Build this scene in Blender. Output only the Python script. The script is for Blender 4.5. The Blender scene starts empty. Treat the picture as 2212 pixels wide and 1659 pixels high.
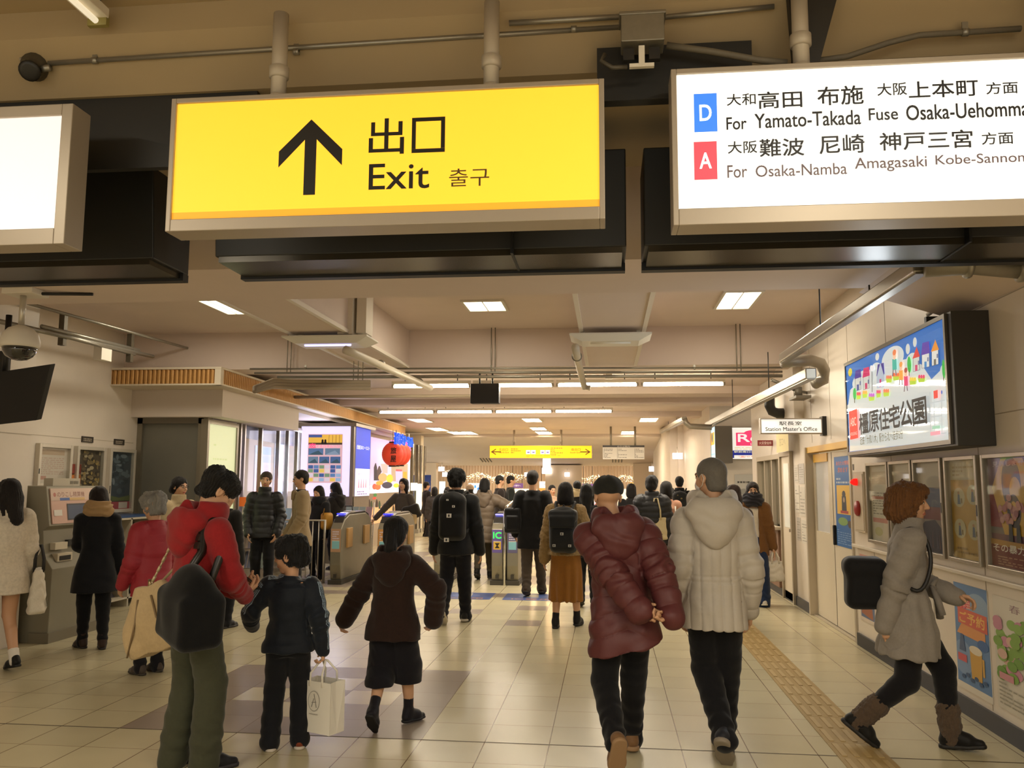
import bpy, bmesh, math, random
import numpy as np
from mathutils import Vector, Matrix
random.seed(7)
SC = bpy.context.scene
COL = SC.collection
# ------------------------------------------------------------------ camera
FPX, CX, CY, CAMH = 1841.0, 1106.0, 829.5, 1.6
def _n(v):
    v = np.array(v, float); return v/np.linalg.norm(v)
_dy = _n([206, -213.5, -FPX]); _nz = np.cross(_dy, np.array([-794, -208.7, -FPX])); _dz = _n(_nz if _nz[1] > 0 else -_nz)
_dx = np.cross(_dy, _dz)
WR = np.array([_dx, _dy, _dz])
cam = bpy.data.cameras.new('camera'); camo = bpy.data.objects.new('camera', cam); COL.objects.link(camo)
cam.sensor_width = 36; cam.sensor_fit = 'HORIZONTAL'; cam.lens = 36*FPX/2212; cam.clip_start = .05; cam.clip_end = 200
M4 = Matrix.Identity(4)
for r_ in range(3):
    for c_ in range(3): M4[r_][c_] = WR[r_, c_]
M4[2][3] = CAMH
camo.matrix_world = M4
SC.camera = camo
SC.cycles.sample_clamp_indirect = 4.0; SC.cycles.caustics_reflective = False; SC.cycles.caustics_refractive = False
# ------------------------------------------------------------------ world, exposure
wd = bpy.data.worlds.new('world'); SC.world = wd; wd.use_nodes = True
wd.node_tree.nodes['Background'].inputs[0].default_value = (1.0, .95, .82, 1)
wd.node_tree.nodes['Background'].inputs[1].default_value = .85
SC.view_settings.view_transform = 'Standard'; SC.view_settings.look = 'None'
SC.view_settings.exposure = 0.36; SC.view_settings.gamma = 1.0; SC.view_settings.use_curve_mapping = False
WARM = (1.0, .91, .73)
def area_light(name, loc, sx, sy, power, color=WARM, rot=(0, 0, 0)):
    l = bpy.data.lights.new(name, 'AREA'); l.shape = 'RECTANGLE'; l.size = sx; l.size_y = sy; l.energy = power; l.color = color
    o = bpy.data.objects.new(name, l); o.location = loc; o.rotation_euler = rot; COL.objects.link(o); return o
# unseen fill lights added behind and over the viewer (added battens hang with them)
for lx, ly, pw in ((-3.6, .5, 62), (-3.6, -2.3, 46), (1.4, .5, 72), (1.4, -2.3, 52)):
    area_light('batten_fill', (lx, ly, 3.55), .2, 2.4, pw)
# coffer lamps and tube rows
for lx in (-1.42, 1.43, -4.9):
    area_light('coffer_light', (lx, 9.35, 3.56), .3, .9, 20)
for lx in (-1.6, .8):
    area_light('tube_row_light', (lx, 12.5, 2.99), 2.4, .06, 46, (1.0, .9, .76)); area_light('tube_row_light', (lx-1.3, 17.56, 3.0), 2.4, .06, 50, (1.0, .9, .76))
for lx, ly in ((-3.2, 22), (0, 22), (-3.2, 28), (0, 28)):
    area_light('recessed_light', (lx, ly, 3.08), .5, 1.2, 55, (1.0, .9, .78))
for lx in (-6, -2, 2): area_light('concourse_light', (lx, 38.5, 2.9), 2.0, 1.0, 120, (1.0, .84, .66))

# ------------------------------------------------------------------ pixel rays -> points on known planes (metres)
CAMP = np.array([0, 0, CAMH])
def _ray(px, py): return WR @ np.array([px-CX, CY-py, -FPX])
def uz(px, py, Z): d = _ray(px, py); return CAMP+d*(Z-CAMH)/d[2]
def uy(px, py, Y): d = _ray(px, py); return CAMP+d*Y/d[1]
def ux(px, py, X): d = _ray(px, py); return CAMP+d*X/d[0]
# ------------------------------------------------------------------ materials
def lin(h):
    if not isinstance(h, str): return tuple(h)
    h = h.lstrip('#'); r = [int(h[i:i+2], 16)/255 for i in (0, 2, 4)]
    return tuple((c/12.92 if c <= .04045 else ((c+.055)/1.055)**2.4) for c in r)
_M = {}
def mat(col, rough=.6, metal=0.0, emit=0.0, kind='plain', bump=0.0, scale=40.0, alpha=1.0, trans=0.0, coat=0.0):
    key = (col, rough, metal, emit, kind, bump, scale, alpha, trans, coat)
    if key in _M: return _M[key]
    c = lin(col)
    m = bpy.data.materials.new('m_%s_%s' % (kind, str(col).lstrip('#')[:8])); m.use_nodes = True
    nt = m.node_tree; b = nt.nodes['Principled BSDF']
    b.inputs['Base Color'].default_value = (*c, 1); b.inputs['Roughness'].default_value = rough; b.inputs['Metallic'].default_value = metal
    if trans: b.inputs['Transmission Weight'].default_value = trans
    if coat: b.inputs['Coat Weight'].default_value = coat
    if alpha < 1: b.inputs['Alpha'].default_value = alpha
    if emit:
        b.inputs['Emission Color'].default_value = (*c, 1); b.inputs['Emission Strength'].default_value = emit
    def N(t, **k):
        n = nt.nodes.new(t)
        for a, v in k.items(): n.inputs[a].default_value = v
        return n
    if kind in ('fabric', 'wall', 'metal', 'noise', 'fur', 'nylon'):
        tc = N('ShaderNodeTexCoord')
        nz = N('ShaderNodeTexNoise', Scale=scale, Detail=4.0, Roughness=.6)
        nt.links.new(tc.outputs['Object'], nz.inputs['Vector'])
        amt = {'fabric': .14, 'wall': .07, 'metal': .10, 'noise': .35, 'fur': .28, 'nylon': .05}[kind]
        mr = N('ShaderNodeMapRange'); mr.inputs[3].default_value = 1-amt; mr.inputs[4].default_value = 1+amt
        nt.links.new(nz.outputs['Fac'], mr.inputs[0])
        vm = N('ShaderNodeVectorMath'); vm.operation = 'SCALE'; vm.inputs[0].default_value = c
        nt.links.new(mr.outputs[0], vm.inputs['Scale']); nt.links.new(vm.outputs[0], b.inputs['Base Color'])
        if bump:
            bp = N('ShaderNodeBump', Strength=bump, Distance=.004)
            nz2 = N('ShaderNodeTexNoise', Scale=scale*4, Detail=3.0)
            nt.links.new(tc.outputs['Object'], nz2.inputs['Vector'])
            nt.links.new(nz2.outputs['Fac'], bp.inputs['Height']); nt.links.new(bp.outputs[0], b.inputs['Normal'])
    if kind in ('fabric', 'fur'):
        b.inputs['Sheen Weight'].default_value = .15; b.inputs['Specular IOR Level'].default_value = .2
    _M[key] = m; return m
def tile_material(name, col, x0, y0, s, sy, rough=.22):
    m = bpy.data.materials.new(name); m.use_nodes = True; nt = m.node_tree; b = nt.nodes['Principled BSDF']; L = nt.links
    def N(t, op=None, *v):
        n = nt.nodes.new(t)
        if op: n.operation = op
        for i, a in enumerate(v):
            if a is None: continue
            if isinstance(a, (int, float)): n.inputs[i].default_value = a
            else: L.new(a, n.inputs[i])
        return n
    g = N('ShaderNodeNewGeometry'); sx = N('ShaderNodeSeparateXYZ'); L.new(g.outputs['Position'], sx.inputs[0])
    def edge(o, off, st):
        a = N('ShaderNodeMath', 'DIVIDE', N('ShaderNodeMath', 'SUBTRACT', o, off).outputs[0], st)
        f = N('ShaderNodeMath', 'FRACT', a.outputs[0]); q = N('ShaderNodeMath', 'SUBTRACT', f.outputs[0], .5)
        return N('ShaderNodeMath', 'ABSOLUTE', q.outputs[0]), a
    ex, ax = edge(sx.outputs[0], x0, s); ey, ay = edge(sx.outputs[1], y0, sy)
    gx = N('ShaderNodeMath', 'GREATER_THAN', ex.outputs[0], .5-.003/s*1.0); gy = N('ShaderNodeMath', 'GREATER_THAN', ey.outputs[0], .5-.002/sy)
    mx = N('ShaderNodeMath', 'MAXIMUM', gx.outputs[0], gy.outputs[0])
    fx = N('ShaderNodeMath', 'FLOOR', ax.outputs[0]); fy = N('ShaderNodeMath', 'FLOOR', ay.outputs[0])
    cv = N('ShaderNodeCombineXYZ', None, fx.outputs[0], fy.outputs[0]); wn = N('ShaderNodeTexWhiteNoise'); wn.noise_dimensions = '3D'; L.new(cv.outputs[0], wn.inputs['Vector'])
    ns = nt.nodes.new('ShaderNodeTexNoise'); ns.inputs['Scale'].default_value = 3.0; ns.inputs['Detail'].default_value = 1
    L.new(g.outputs['Position'], ns.inputs['Vector'])
    s1 = N('ShaderNodeMath', 'MULTIPLY_ADD', wn.outputs['Value'], .09, .86)
    s2 = N('ShaderNodeMath', 'MULTIPLY_ADD', ns.outputs['Fac'], .10, s1.outputs[0]); s3 = s2
    sb = N('ShaderNodeMath', 'SUBTRACT', s3.outputs[0], .02)
    vm = nt.nodes.new('ShaderNodeVectorMath'); vm.operation = 'SCALE'; vm.inputs[0].default_value = lin(col); L.new(sb.outputs[0], vm.inputs['Scale'])
    mixc = nt.nodes.new('ShaderNodeMix'); mixc.data_type = 'RGBA'; L.new(mx.outputs[0], mixc.inputs[0])
    L.new(vm.outputs[0], mixc.inputs[6]); mixc.inputs[7].default_value = (*lin('#6b563c'), 1)
    L.new(mixc.outputs[2], b.inputs['Base Color'])
    b.inputs['Roughness'].default_value = rough; b.inputs['Specular IOR Level'].default_value = .3
    return m
# ------------------------------------------------------------------ mesh builder
def smooth_path(P, n=6):
    P = [np.array(p, float) for p in P]; Q = [2*P[0]-P[1]]+P+[2*P[-1]-P[-2]]; out = []
    for i in range(1, len(Q)-2):
        for k in range(n):
            t = k/n; out.append(.5*(2*Q[i]+(Q[i+1]-Q[i-1])*t+(2*Q[i-1]-5*Q[i]+4*Q[i+1]-Q[i+2])*t*t+(3*Q[i]-3*Q[i+1]+Q[i+2]-Q[i-1])*t**3))
    return out+[P[-1]]
class MB:
    def __init__(s): s.v = []; s.f = []; s.mi = []; s.mats = []; s.cur = 0; s.sm = []; s.smooth = False
    def use(s, m):
        if m not in s.mats: s.mats.append(m)
        s.cur = s.mats.index(m); return s
    def add(s, vs, fs):
        o = len(s.v); s.v += [tuple(map(float, p)) for p in vs]
        for f in fs: s.f.append(tuple(i+o for i in f)); s.mi.append(s.cur); s.sm.append(s.smooth)
        return s
    def box(s, a, b):
        x0, y0, z0 = [min(a[i], b[i]) for i in range(3)]; x1, y1, z1 = [max(a[i], b[i]) for i in range(3)]
        return s.hexa([(x0, y0, z0), (x1, y0, z0), (x1, y1, z0), (x0, y1, z0), (x0, y0, z1), (x1, y0, z1), (x1, y1, z1), (x0, y1, z1)])
    def hexa(s, p): return s.add(p, [(3, 2, 1, 0), (4, 5, 6, 7), (0, 1, 5, 4), (1, 2, 6, 5), (2, 3, 7, 6), (3, 0, 4, 7)])
    def obox(s, c, ex, ey, ez):
        c = np.array(c, float); ex, ey, ez = [np.array(e, float) for e in (ex, ey, ez)]
        return s.hexa([c-ex-ey-ez, c+ex-ey-ez, c+ex+ey-ez, c-ex+ey-ez, c-ex-ey+ez, c+ex-ey+ez, c+ex+ey+ez, c-ex+ey+ez])
    def prism(s, poly, d):
        n = len(poly); d = np.array(d, float); p = [np.array(q, float) for q in poly]
        return s.add(p+[q+d for q in p], [tuple(range(n))[::-1], tuple(range(n, 2*n))]+[(i, (i+1) % n, n+(i+1) % n, n+i) for i in range(n)])
    def tube(s, path, r, n=12, caps=True):
        P = [np.array(p, float) for p in path]; k = len(P); rs = r if hasattr(r, '__len__') else [r]*k
        vs = []; prev = None
        for i in range(k):
            t = P[min(i+1, k-1)]-P[max(i-1, 0)]; t = t/(np.linalg.norm(t)+1e-12)
            u = np.cross(t, [0, 0, 1.0] if abs(t[2]) < .95 else [1.0, 0, 0]) if prev is None else prev-t*np.dot(prev, t)
            u = u/np.linalg.norm(u); prev = u; w = np.cross(t, u)
            vs += [P[i]+rs[i]*(math.cos(a)*u+math.sin(a)*w) for a in [2*math.pi*j/n for j in range(n)]]
        fs = [(i*n+j, i*n+(j+1) % n, (i+1)*n+(j+1) % n, (i+1)*n+j) for i in range(k-1) for j in range(n)]
        if caps: fs += [tuple(range(n))[::-1], tuple((k-1)*n+j for j in range(n))]
        sm = s.smooth; s.smooth = True; s.add(vs, fs); s.smooth = sm; return s
    def cyl(s, a, b, r, n=16): return s.tube([a, b], r, n)
    def lathe(s, prof, o, n=24, ax=(0, 0, 1)):
        ax = _n(ax); u = _n(np.cross(ax, [0, 1.0, 0] if abs(ax[1]) < .9 else [1.0, 0, 0])); w = np.cross(ax, u); o = np.array(o, float)
        vs = [o+ax*z+r*(math.cos(2*math.pi*j/n)*u+math.sin(2*math.pi*j/n)*w) for r, z in prof for j in range(n)]; k = len(prof)
        fs = [(i*n+j, i*n+(j+1) % n, (i+1)*n+(j+1) % n, (i+1)*n+j) for i in range(k-1) for j in range(n)]
        fs += [tuple(range(n))[::-1], tuple((k-1)*n+j for j in range(n))]
        sm = s.smooth; s.smooth = True; s.add(vs, fs); s.smooth = sm; return s
    def mesh(s, name):
        me = bpy.data.meshes.new(name); me.from_pydata(s.v, [], s.f)
        for m in s.mats: me.materials.append(m)
        if s.f:
            me.polygons.foreach_set('material_index', s.mi); me.polygons.foreach_set('use_smooth', s.sm)
        me.update(); return me
def fix_normals(me):
    bm = bmesh.new(); bm.from_mesh(me); bmesh.ops.recalc_face_normals(bm, faces=bm.faces); bm.to_mesh(me); bm.free()
def link(name, data, parent=None, bevel=0.0):
    o = bpy.data.objects.new(name, data); COL.objects.link(o)
    if parent is not None:
        o.parent = parent
        if parent.get('_w'): o.location = -Vector(parent.location)
        elif parent.parent is not None and parent.parent.get('_w'): o.location = (0, 0, 0)
    if bevel:
        b = o.modifiers.new('bevel', 'BEVEL'); b.width = bevel; b.segments = 2; b.limit_method = 'ANGLE'
    return o
def part(name, mb, m, parent, bevel=0.0, fix=True):
    """one mesh child (geometry given in world metres when the root was made by thing())"""
    if m is not None and not mb.mats: mb.use(m); 
    me = mb.mesh(name)
    if fix: fix_normals(me)
    o = link(name, me, parent, bevel); return o
def tag(o, label, cat, group=None):
    o['label'] = label; o['category'] = cat
    if group: o['group'] = group
    return o
def thing(name, label, cat, loc=(0, 0, 0), group=None):
    o = bpy.data.objects.new(name, None); COL.objects.link(o); o.location = [float(c) for c in loc]; o.empty_display_size = .1; o['_w'] = 1
    return tag(o, label, cat, group)
def single(name, mb, m, label, cat, group=None, bevel=0.0):
    if m is not None and not mb.mats: mb.use(m)
    me = mb.mesh(name); fix_normals(me)
    c = np.array(mb.v); o0 = Vector(((c[:, 0].min()+c[:, 0].max())/2, (c[:, 1].min()+c[:, 1].max())/2, c[:, 2].min()))
    me.transform(Matrix.Translation(-o0)); o = link(name, me, None, bevel); o.location = o0
    return tag(o, label, cat, group)
def struct(name, mb, m, parent=None, bevel=0.0):
    if m is not None and not mb.mats: mb.use(m)
    me = mb.mesh(name); fix_normals(me); o = link(name, me, parent, bevel)
    if parent is None: o['kind'] = 'structure'
    return o
def mbm(m):
    b = MB(); b.use(m); return b
# ------------------------------------------------------------------ printed artwork: flat inks in one mesh on a frame (origin, right, up)
_TX = {}
def glyphs(s, bold=0.0):
    k = (s, bold)
    if k not in _TX:
        c = bpy.data.curves.new('t', 'FONT'); c.body = s; c.resolution_u = 4; c.offset = bold
        o = bpy.data.objects.new('t', c); COL.objects.link(o)
        me = bpy.data.meshes.new_from_object(o.evaluated_get(bpy.context.evaluated_depsgraph_get()))
        v = np.array([p.co[:2] for p in me.vertices]); f = [tuple(p.vertices) for p in me.polygons]
        bpy.data.objects.remove(o); bpy.data.curves.remove(c); bpy.data.meshes.remove(me)
        lo, hi = v.min(0), v.max(0); _TX[k] = ((v-lo)/np.maximum(hi-lo, 1e-6), f, hi-lo)
    return _TX[k]
class Art:
    """layers of flat colour; coordinates are metres along right / up from the frame's origin (its lower left corner)"""
    def __init__(s, o, right, up, emit=0.0, rough=.5, step=.00016):
        s.o = np.array(o, float); s.r = _n(right); s.u = _n(up); s.n = np.cross(s.r, s.u); s.mb = MB(); s.emit = emit; s.rough = rough; s.k = 0; s.step = step; s.bound = None
    def m(s, c, e=None): return mat(c, s.rough, 0, s.emit if e is None else e)
    def p3(s, x, y):
        if s.bound: x = min(max(x, 0), s.bound[0]); y = min(max(y, 0), s.bound[1])
        return s.o+s.r*x+s.u*y+s.n*(s.k*s.step)
    def poly(s, pts, c, e=None):
        s.k += 1; s.mb.use(s.m(c, e)); n = len(pts); s.mb.add([s.p3(*p) for p in pts], [tuple(range(n))]); return s
    def rect(s, x0, y0, x1, y1, c, e=None): return s.poly([(x0, y0), (x1, y0), (x1, y1), (x0, y1)], c, e)
    def ell(s, cx, cy, rx, ry, c, e=None, n=28): return s.poly([(cx+rx*math.cos(2*math.pi*i/n), cy+ry*math.sin(2*math.pi*i/n)) for i in range(n)], c, e)
    def text(s, t, x, y, w, h, c, bold=0.0, e=None):
        v, f, d = glyphs(t); s.k += 1
        if w is None: w = h*d[0]/d[1]
        s.mb.use(s.m(c, e)); o = bold*h*1.1
        for i, j in (((-1, -1), (-1, 1), (1, -1), (1, 1)) if bold else ((0, 0),)):
            s.k += .3; s.mb.add([s.p3(x+o+a*(w-2*o)+i*o, y+o+b*(h-2*o)+j*o) for a, b in v], f)
        return s
    def lines(s, x0, x1, y0, y1, n, c, th=.35, seed=1):
        rg = random.Random(seed); st = (y1-y0)/n; s.k += 1; s.mb.use(s.m(c))
        for i in range(n):
            x = x0
            while x < x1-.01:
                w = rg.uniform(.05, .22)*(x1-x0); e2 = min(x1, x+w)
                s.mb.add([s.p3(x, y0+i*st), s.p3(e2, y0+i*st), s.p3(e2, y0+i*st+st*th), s.p3(x, y0+i*st+st*th)], [(0, 1, 2, 3)]); x = e2+.04*(x1-x0)
                if rg.random() < .12: break
        return s
    def build(s, name, parent): return part(name, s.mb, None, parent, fix=False)
def slab(mb, o, r, u, x0, y0, x1, y1, d):
    """box on a frame, from the frame plane backwards by d"""
    r = _n(r); u = _n(u); n = np.cross(r, u); o = np.array(o, float)
    P = lambda x, y, z: o+r*x+u*y-n*z
    return mb.hexa([P(x0, y0, d), P(x1, y0, d), P(x1, y1, d), P(x0, y1, d), P(x0, y0, 0), P(x1, y0, 0), P(x1, y1, 0), P(x0, y1, 0)])
X3, Y3, Z3 = np.eye(3)
# ================================================================== setting
wallm = mat('#e4d9ca', .55, kind='wall', scale=2.2); wallR = mat('#e3d8c9', .38, kind='wall', scale=2.0)
ceilm = mat('#dbcabe', .8, kind='wall', scale=1.2); ceil_shaded = mat('#a5916f', .85, kind='wall', scale=1.5)  # the front ceiling's dim light is put into its darker brown
steel = mat('#b4b0a6', .32, .9, kind='metal', scale=6); chrome = mat('#d4d2cc', .12, 1.0); alu = mat('#bdb7aa', .4, .55)
dark = mat('#1d1b18', .45); black = mat('#0c0c0d', .5); offwhite = mat('#ddd5c6', .5); galv = mat('#9c978b', .38, .75, kind='metal', scale=14)
# ---- floor: one mesh of 0.4 m tiles, cream and grey
FX0, FS, FY0, FSY = .032, .4, 5.447, .393
greyt = {(i, j) for i in range(-8, -3) for j in range(5)} - {(-7, 2), (-6, 1), (-5, 2), (-6, 3)}
greyt |= {(-7, 13), (-6, 12), (-5, 13), (-3, 14), (-3, 11), (-4, 8)} - {(-4, 8)}
greyt |= {(i, 17) for i in range(-17, 3)}
for j in range(19, 46):
    for i in range(-13, 6):
        if (i//2+j//3) % 5 == 0 or (i+2*j) % 13 == 0: greyt.add((i, j))
b = MB(); fm1 = tile_material('cream_tile', '#c9be9c', FX0, FY0, FS, FSY, .26); fm2 = tile_material('grey_tile', '#97897a', FX0, FY0, FS, FSY, .34)
for i in range(-22, 18):
    for j in range(-24, 104):
        x, y = FX0+i*FS, FY0+j*FSY
        b.use(fm2 if (i, j) in greyt else fm1); b.add([(x, y, 0), (x+FS, y, 0), (x+FS, y+FSY, 0), (x, y+FSY, 0)], [(0, 1, 2, 3)])
b.use(mat('#4d3b28', .7)).add([(FX0-22*FS, FY0-.006, .0008), (FX0+18*FS, FY0-.006, .0008), (FX0+18*FS, FY0+.006, .0008), (FX0-22*FS, FY0+.006, .0008)], [(0, 1, 2, 3)])
struct('floor', b, None)
b = MB(); b.use(mat('#a58a55', .6, kind='wall', scale=5))
for k in range(-4, 18):
    b.box((1.34, .9+k*.6, 0), (1.64, .9+k*.6+.597, .004))
b.use(mat('#b59a66', .5))
for k in range(-8, 36):
    for q in range(4): b.box((1.365+q*.07, .93+k*.3, .004), (1.395+q*.07, .93+k*.3+.25, .008))
struct('trim_1', b, None)['label'] = 'ochre tactile guide strip along the right side of the floor'
# ---- right wall (x = 2.5), with door and counter window
b = mbm(wallR)
b.box((2.5, -4, 0), (2.65, 9.2, 3.9)); b.box((2.5, 11.06, 0), (2.65, 12.75, 3.9)); b.box((2.5, 9.2, 2.03), (2.65, 11.06, 3.9))
b.box((2.5, 12.75, 2.0), (2.65, 14.6, 3.9)); b.box((2.5, 12.75, 0), (2.65, 14.6, .98)); b.box((2.5, 14.6, 0), (2.65, 15.2, 3.9))
b.box((2.38, 11.2, 2.3), (2.5, 12.4, 3.9))
struct('wall_right', b, None)
b = mbm(mat('#23262e', .45)); b.box((2.478, -3, .0), (2.5, 9.12, .12)); b.box((2.478, 11.1, 0), (2.5, 15.2, .12)); struct('baseboard_right', b, None)
b = mbm(mat('#a89a86', .6))
for yy in (4.2, 6.1, 7.9, 9.13, 9.9, 10.8, 12.45): b.box((2.4975, yy, .13 if yy < 9.15 else 2.1), (2.5, yy+.006, 3.4))
b.box((2.4975, -2, 2.05), (2.5, 9.1, 2.056)); b.box((2.4975, -2, 2.78), (2.5, 9.1, 2.786)); struct('trim_2', b, None)
b = mbm(mat('#d8cdbb', .5)); b.box((2.455, 3.0, .97), (2.5, 9.1, 1.0)); struct('trim_3', b, None, bevel=.005)
# perpendicular wall behind the office, and the rooms beyond
b = mbm(wallm); b.box((2.65, 15.05, 0), (2.9, 15.2, 3.9)); b.box((2.1, 17.8, 0), (5.5, 18.0, 3.2)); struct('wall_back', b, None)
b = mbm(wallm); b.box((2.1, 18.0, 0), (2.25, 24, 3.2)); b.box((1.95, 24.0, 0), (4.6, 24.2, 3.2)); b.box((1.75, 24.2, 0), (1.95, 33, 3.2)); struct('wall_side', b, None)
# ---- left walls
b = mbm(wallm); b.box((-6.6, -4, 0), (-5.75, 7.98, 3.9)); b.box((-6.75, 7.98, 0), (-6.6, 11.4, 3.9)); b.box((-8, 11.4, 2.5), (-5.62, 11.5, 3.2)); struct('wall_left', b, None)
b = mbm(mat('#b7ab97', .6)); b.box((-5.75, -3, 2.05), (-5.746, 7.98, 2.056)); b.box((-5.75, 7.3, .2), (-5.746, 7.306, 3.2)); b.box((-6.6, 8.0, 2.12), (-6.597, 11.3, 2.126)); struct('trim_4', b, None)
# ---- ceilings and beams
b = mbm(ceil_shaded)
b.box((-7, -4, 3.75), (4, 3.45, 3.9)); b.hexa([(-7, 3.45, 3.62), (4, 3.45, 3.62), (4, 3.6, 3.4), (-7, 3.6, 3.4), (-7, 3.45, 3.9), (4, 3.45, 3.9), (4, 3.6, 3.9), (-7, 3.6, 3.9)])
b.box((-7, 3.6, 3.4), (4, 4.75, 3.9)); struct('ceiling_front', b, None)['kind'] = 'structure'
b = mbm(ceilm)
b.box((-7, 5.3, 3.0), (2.5, 6.25, 3.9)); b.box((-7, 4.75, 3.75), (4, 5.3, 3.9))
b.prism([(1.85, 5.25, 3.0), (2.5, 5.25, 2.79), (2.5, 5.25, 3.05)], (0, 1.15, 0))
struct('beam_front', b, None)
b = mbm(ceilm); b.box((-7, 6.25, 3.6), (2.6, 11, 3.75)); b.box((-7, 10.95, 3.1), (2.6, 11.5, 3.75)); struct('ceiling_coffer', b, None)
b = mbm(mat('#dbcabe', .75, kind='wall', scale=1.2)); b.box((-3.2, 6.25, 3.1), (-2.6, 10.95, 3.6)); struct('beam_long', b, None)
b = mbm(mat('#dbcabe', .75, kind='wall', scale=1.2)); b.box((-.245, 6.25, 3.1), (.37, 10.95, 3.6)); struct('beam_short', b, None)
b = mbm(mat('#e6dccd', .6))
for xx in (-.265, .35, -3.22, -2.62): b.box((xx, 6.25, 3.085), (xx+.04, 10.9, 3.125))
struct('trim_7', b, None)
b = mbm(ceilm)
b.box((-8, 11.5, 3.2), (5.5, 28.2, 3.35))
for yy in (14.3, 16.2, 19.3): b.box((-8, yy, 3.08), (5.5, yy+.5, 3.25))
struct('ceiling_rear', b, None)
# far bulkhead sloping down to the passage openings
b = mbm(mat('#d6cac2', .75, kind='wall', scale=.8))
b.prism([(-9, 28.2, 3.35), (-9, 28.2, 3.1), (-9, 33, 2.75), (-9, 35.9, 2.3), (-9, 36, 2.3), (-9, 36, 3.35)], (12, 0, 0))
struct('beam_far', b, None)
b = mbm(mat('#55504b', .7))
for xx in (-5.1, .22):
    for q in range(4): b.obox((xx+q*.12, 34.6, 2.505), (.022, 0, 0), (0, .4, -.062), (0, .003, .02))
struct('trim_5', b, None)
b = mbm(mat('#e5d4bd', .6, kind='wall', scale=1))
b.box((-9, 35.2, 0), (-7.1, 35.6, 2.4)); b.box((-2.55, 35.4, 0), (-1.05, 35.8, 2.32)); b.box((1.95, 33, 0), (2.6, 35.6, 2.7)); b.box((1.05, 35.2, 0), (1.95, 35.5, 2.4)); struct('wall_far', b, None)
b = mbm(mat('#c9b49a', .6)); b.box((-12, 41, 0), (8, 41.2, 3.2)); b.use(mat('#a58c70', .6))
for k in range(130): b.box((-11+k*.14, 40.94, .9), (-11+k*.14+.05, 41, 2.9))
struct('wall_louver', b, None)
b = mbm(ceilm); b.box((-12, 36, 3.0), (8, 41.2, 3.1)); struct('ceiling_far', b, None)
b = mbm(mat('#e3d5bf', .6)); b.box((-6.7, 27.2, 0), (-6.0, 27.6, 3.1)); b.box((-8.5, 27.6, 0), (-6.7, 27.7, 3.1)); struct('column', b, None)

# ================================================================== overhead signs
def lightbox(name, label, x0, x1, z0, z1, y, depth, fr=.022, bottom=.03, face='#f4f0ea', emit=1.6, art=None, cat='sign', postx=(), ztop=3.62, fy=None):
    r = thing(name, label, cat, ((x0+x1)/2, y+depth/2, z0))
    b = mbm(mat('#a99d8d', .4, .3)); b.box((x0, y, z0), (x0+fr, y+depth, z1)); b.box((x1-fr, y, z0), (x1, y+depth, z1)); b.box((x0+fr, y, z1-fr), (x1-fr, y+depth, z1))
    b.box((x0+fr, y, z0), (x1-fr, y+depth, z0+fr+bottom)); b.box((x0+fr, y+depth-.01, z0+fr), (x1-fr, y+depth, z1-fr)); part('housing', b, None, r, .003)
    a = Art((x0+fr, y+.012, z0+fr+bottom), X3, Z3, emit); W, Hh = x1-x0-2*fr, z1-z0-2*fr-bottom
    a.rect(0, 0, W, Hh, face)
    if art: art(a, W, Hh)
    a.build('lit_panel', r)
    for px in postx:
        q = mbm(mat('#b8ad9b', .5, .2)); q.cyl((px, y+depth/2, z1-.005), (px, y+depth/2, ztop), .033); q.lathe([(.04, 0), (.04, .02), (.034, .03)], (px, y+depth/2, z1-.004)); q.lathe([(.034, 0), (.042, .005), (.042, .05), (.034, .055)], (px, y+depth/2, z1+.1)); part('hanging_post', q, None, r)
    return r
def exit_art(a, W, Hh):
    K = '#17120a'; a.rect(0, 0, W, .032, '#f2a52a', .5)
    def P(px, py): q = uy(px, py, 3.312); return q[0]-a.o[0], q[2]-a.o[2]
    cx, top = P(673, 258); bot = P(672, 421)[1]; hw = (P(741, 330)[0]-P(604, 330)[0])/2; wg = P(741, 322)[1]; wl = P(741, 357)[1]; sh = .0255
    a.poly([(cx, top), (cx+hw, wg), (cx+hw, wl), (cx+sh, top-.088), (cx+sh, bot), (cx-sh, bot), (cx-sh, top-.088), (cx-hw, wl), (cx-hw, wg)], K, 0)
    for t, x0, y0, x1, y1, c, bo in (('出', 796, 335, 874, 254, K, .008), ('Exit', 796, 411, 928, 350, K, .006), ('출구', 970, 404, 1057, 362, '#5a4416', 0)):
        q0, q1 = P(x0, y0), P(x1, y1); a.text(t, q0[0], q0[1], q1[0]-q0[0], q1[1]-q0[1], c, bo, 0)
    q0, q1 = P(889, 331), P(962, 252); e = .017
    for r in ((q0[0], q0[1], q1[0], q0[1]+e), (q0[0], q1[1]-e, q1[0], q1[1]), (q0[0], q0[1]+e, q0[0]+e, q1[1]-e), (q1[0]-e, q0[1]+e, q1[0], q1[1]-e)): a.rect(*r, K, 0)
p0, p1 = uy(372, 215, 3.3), uy(1305, 462, 3.3)
lightbox('exit_sign', 'big lit yellow hanging sign with black up arrow reading Exit, over the hall', -1.84, .0, 2.64, 3.225, 3.3, .14, face='#ffc232', emit=.66, art=exit_art, postx=(-1.395, -.47))
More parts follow.
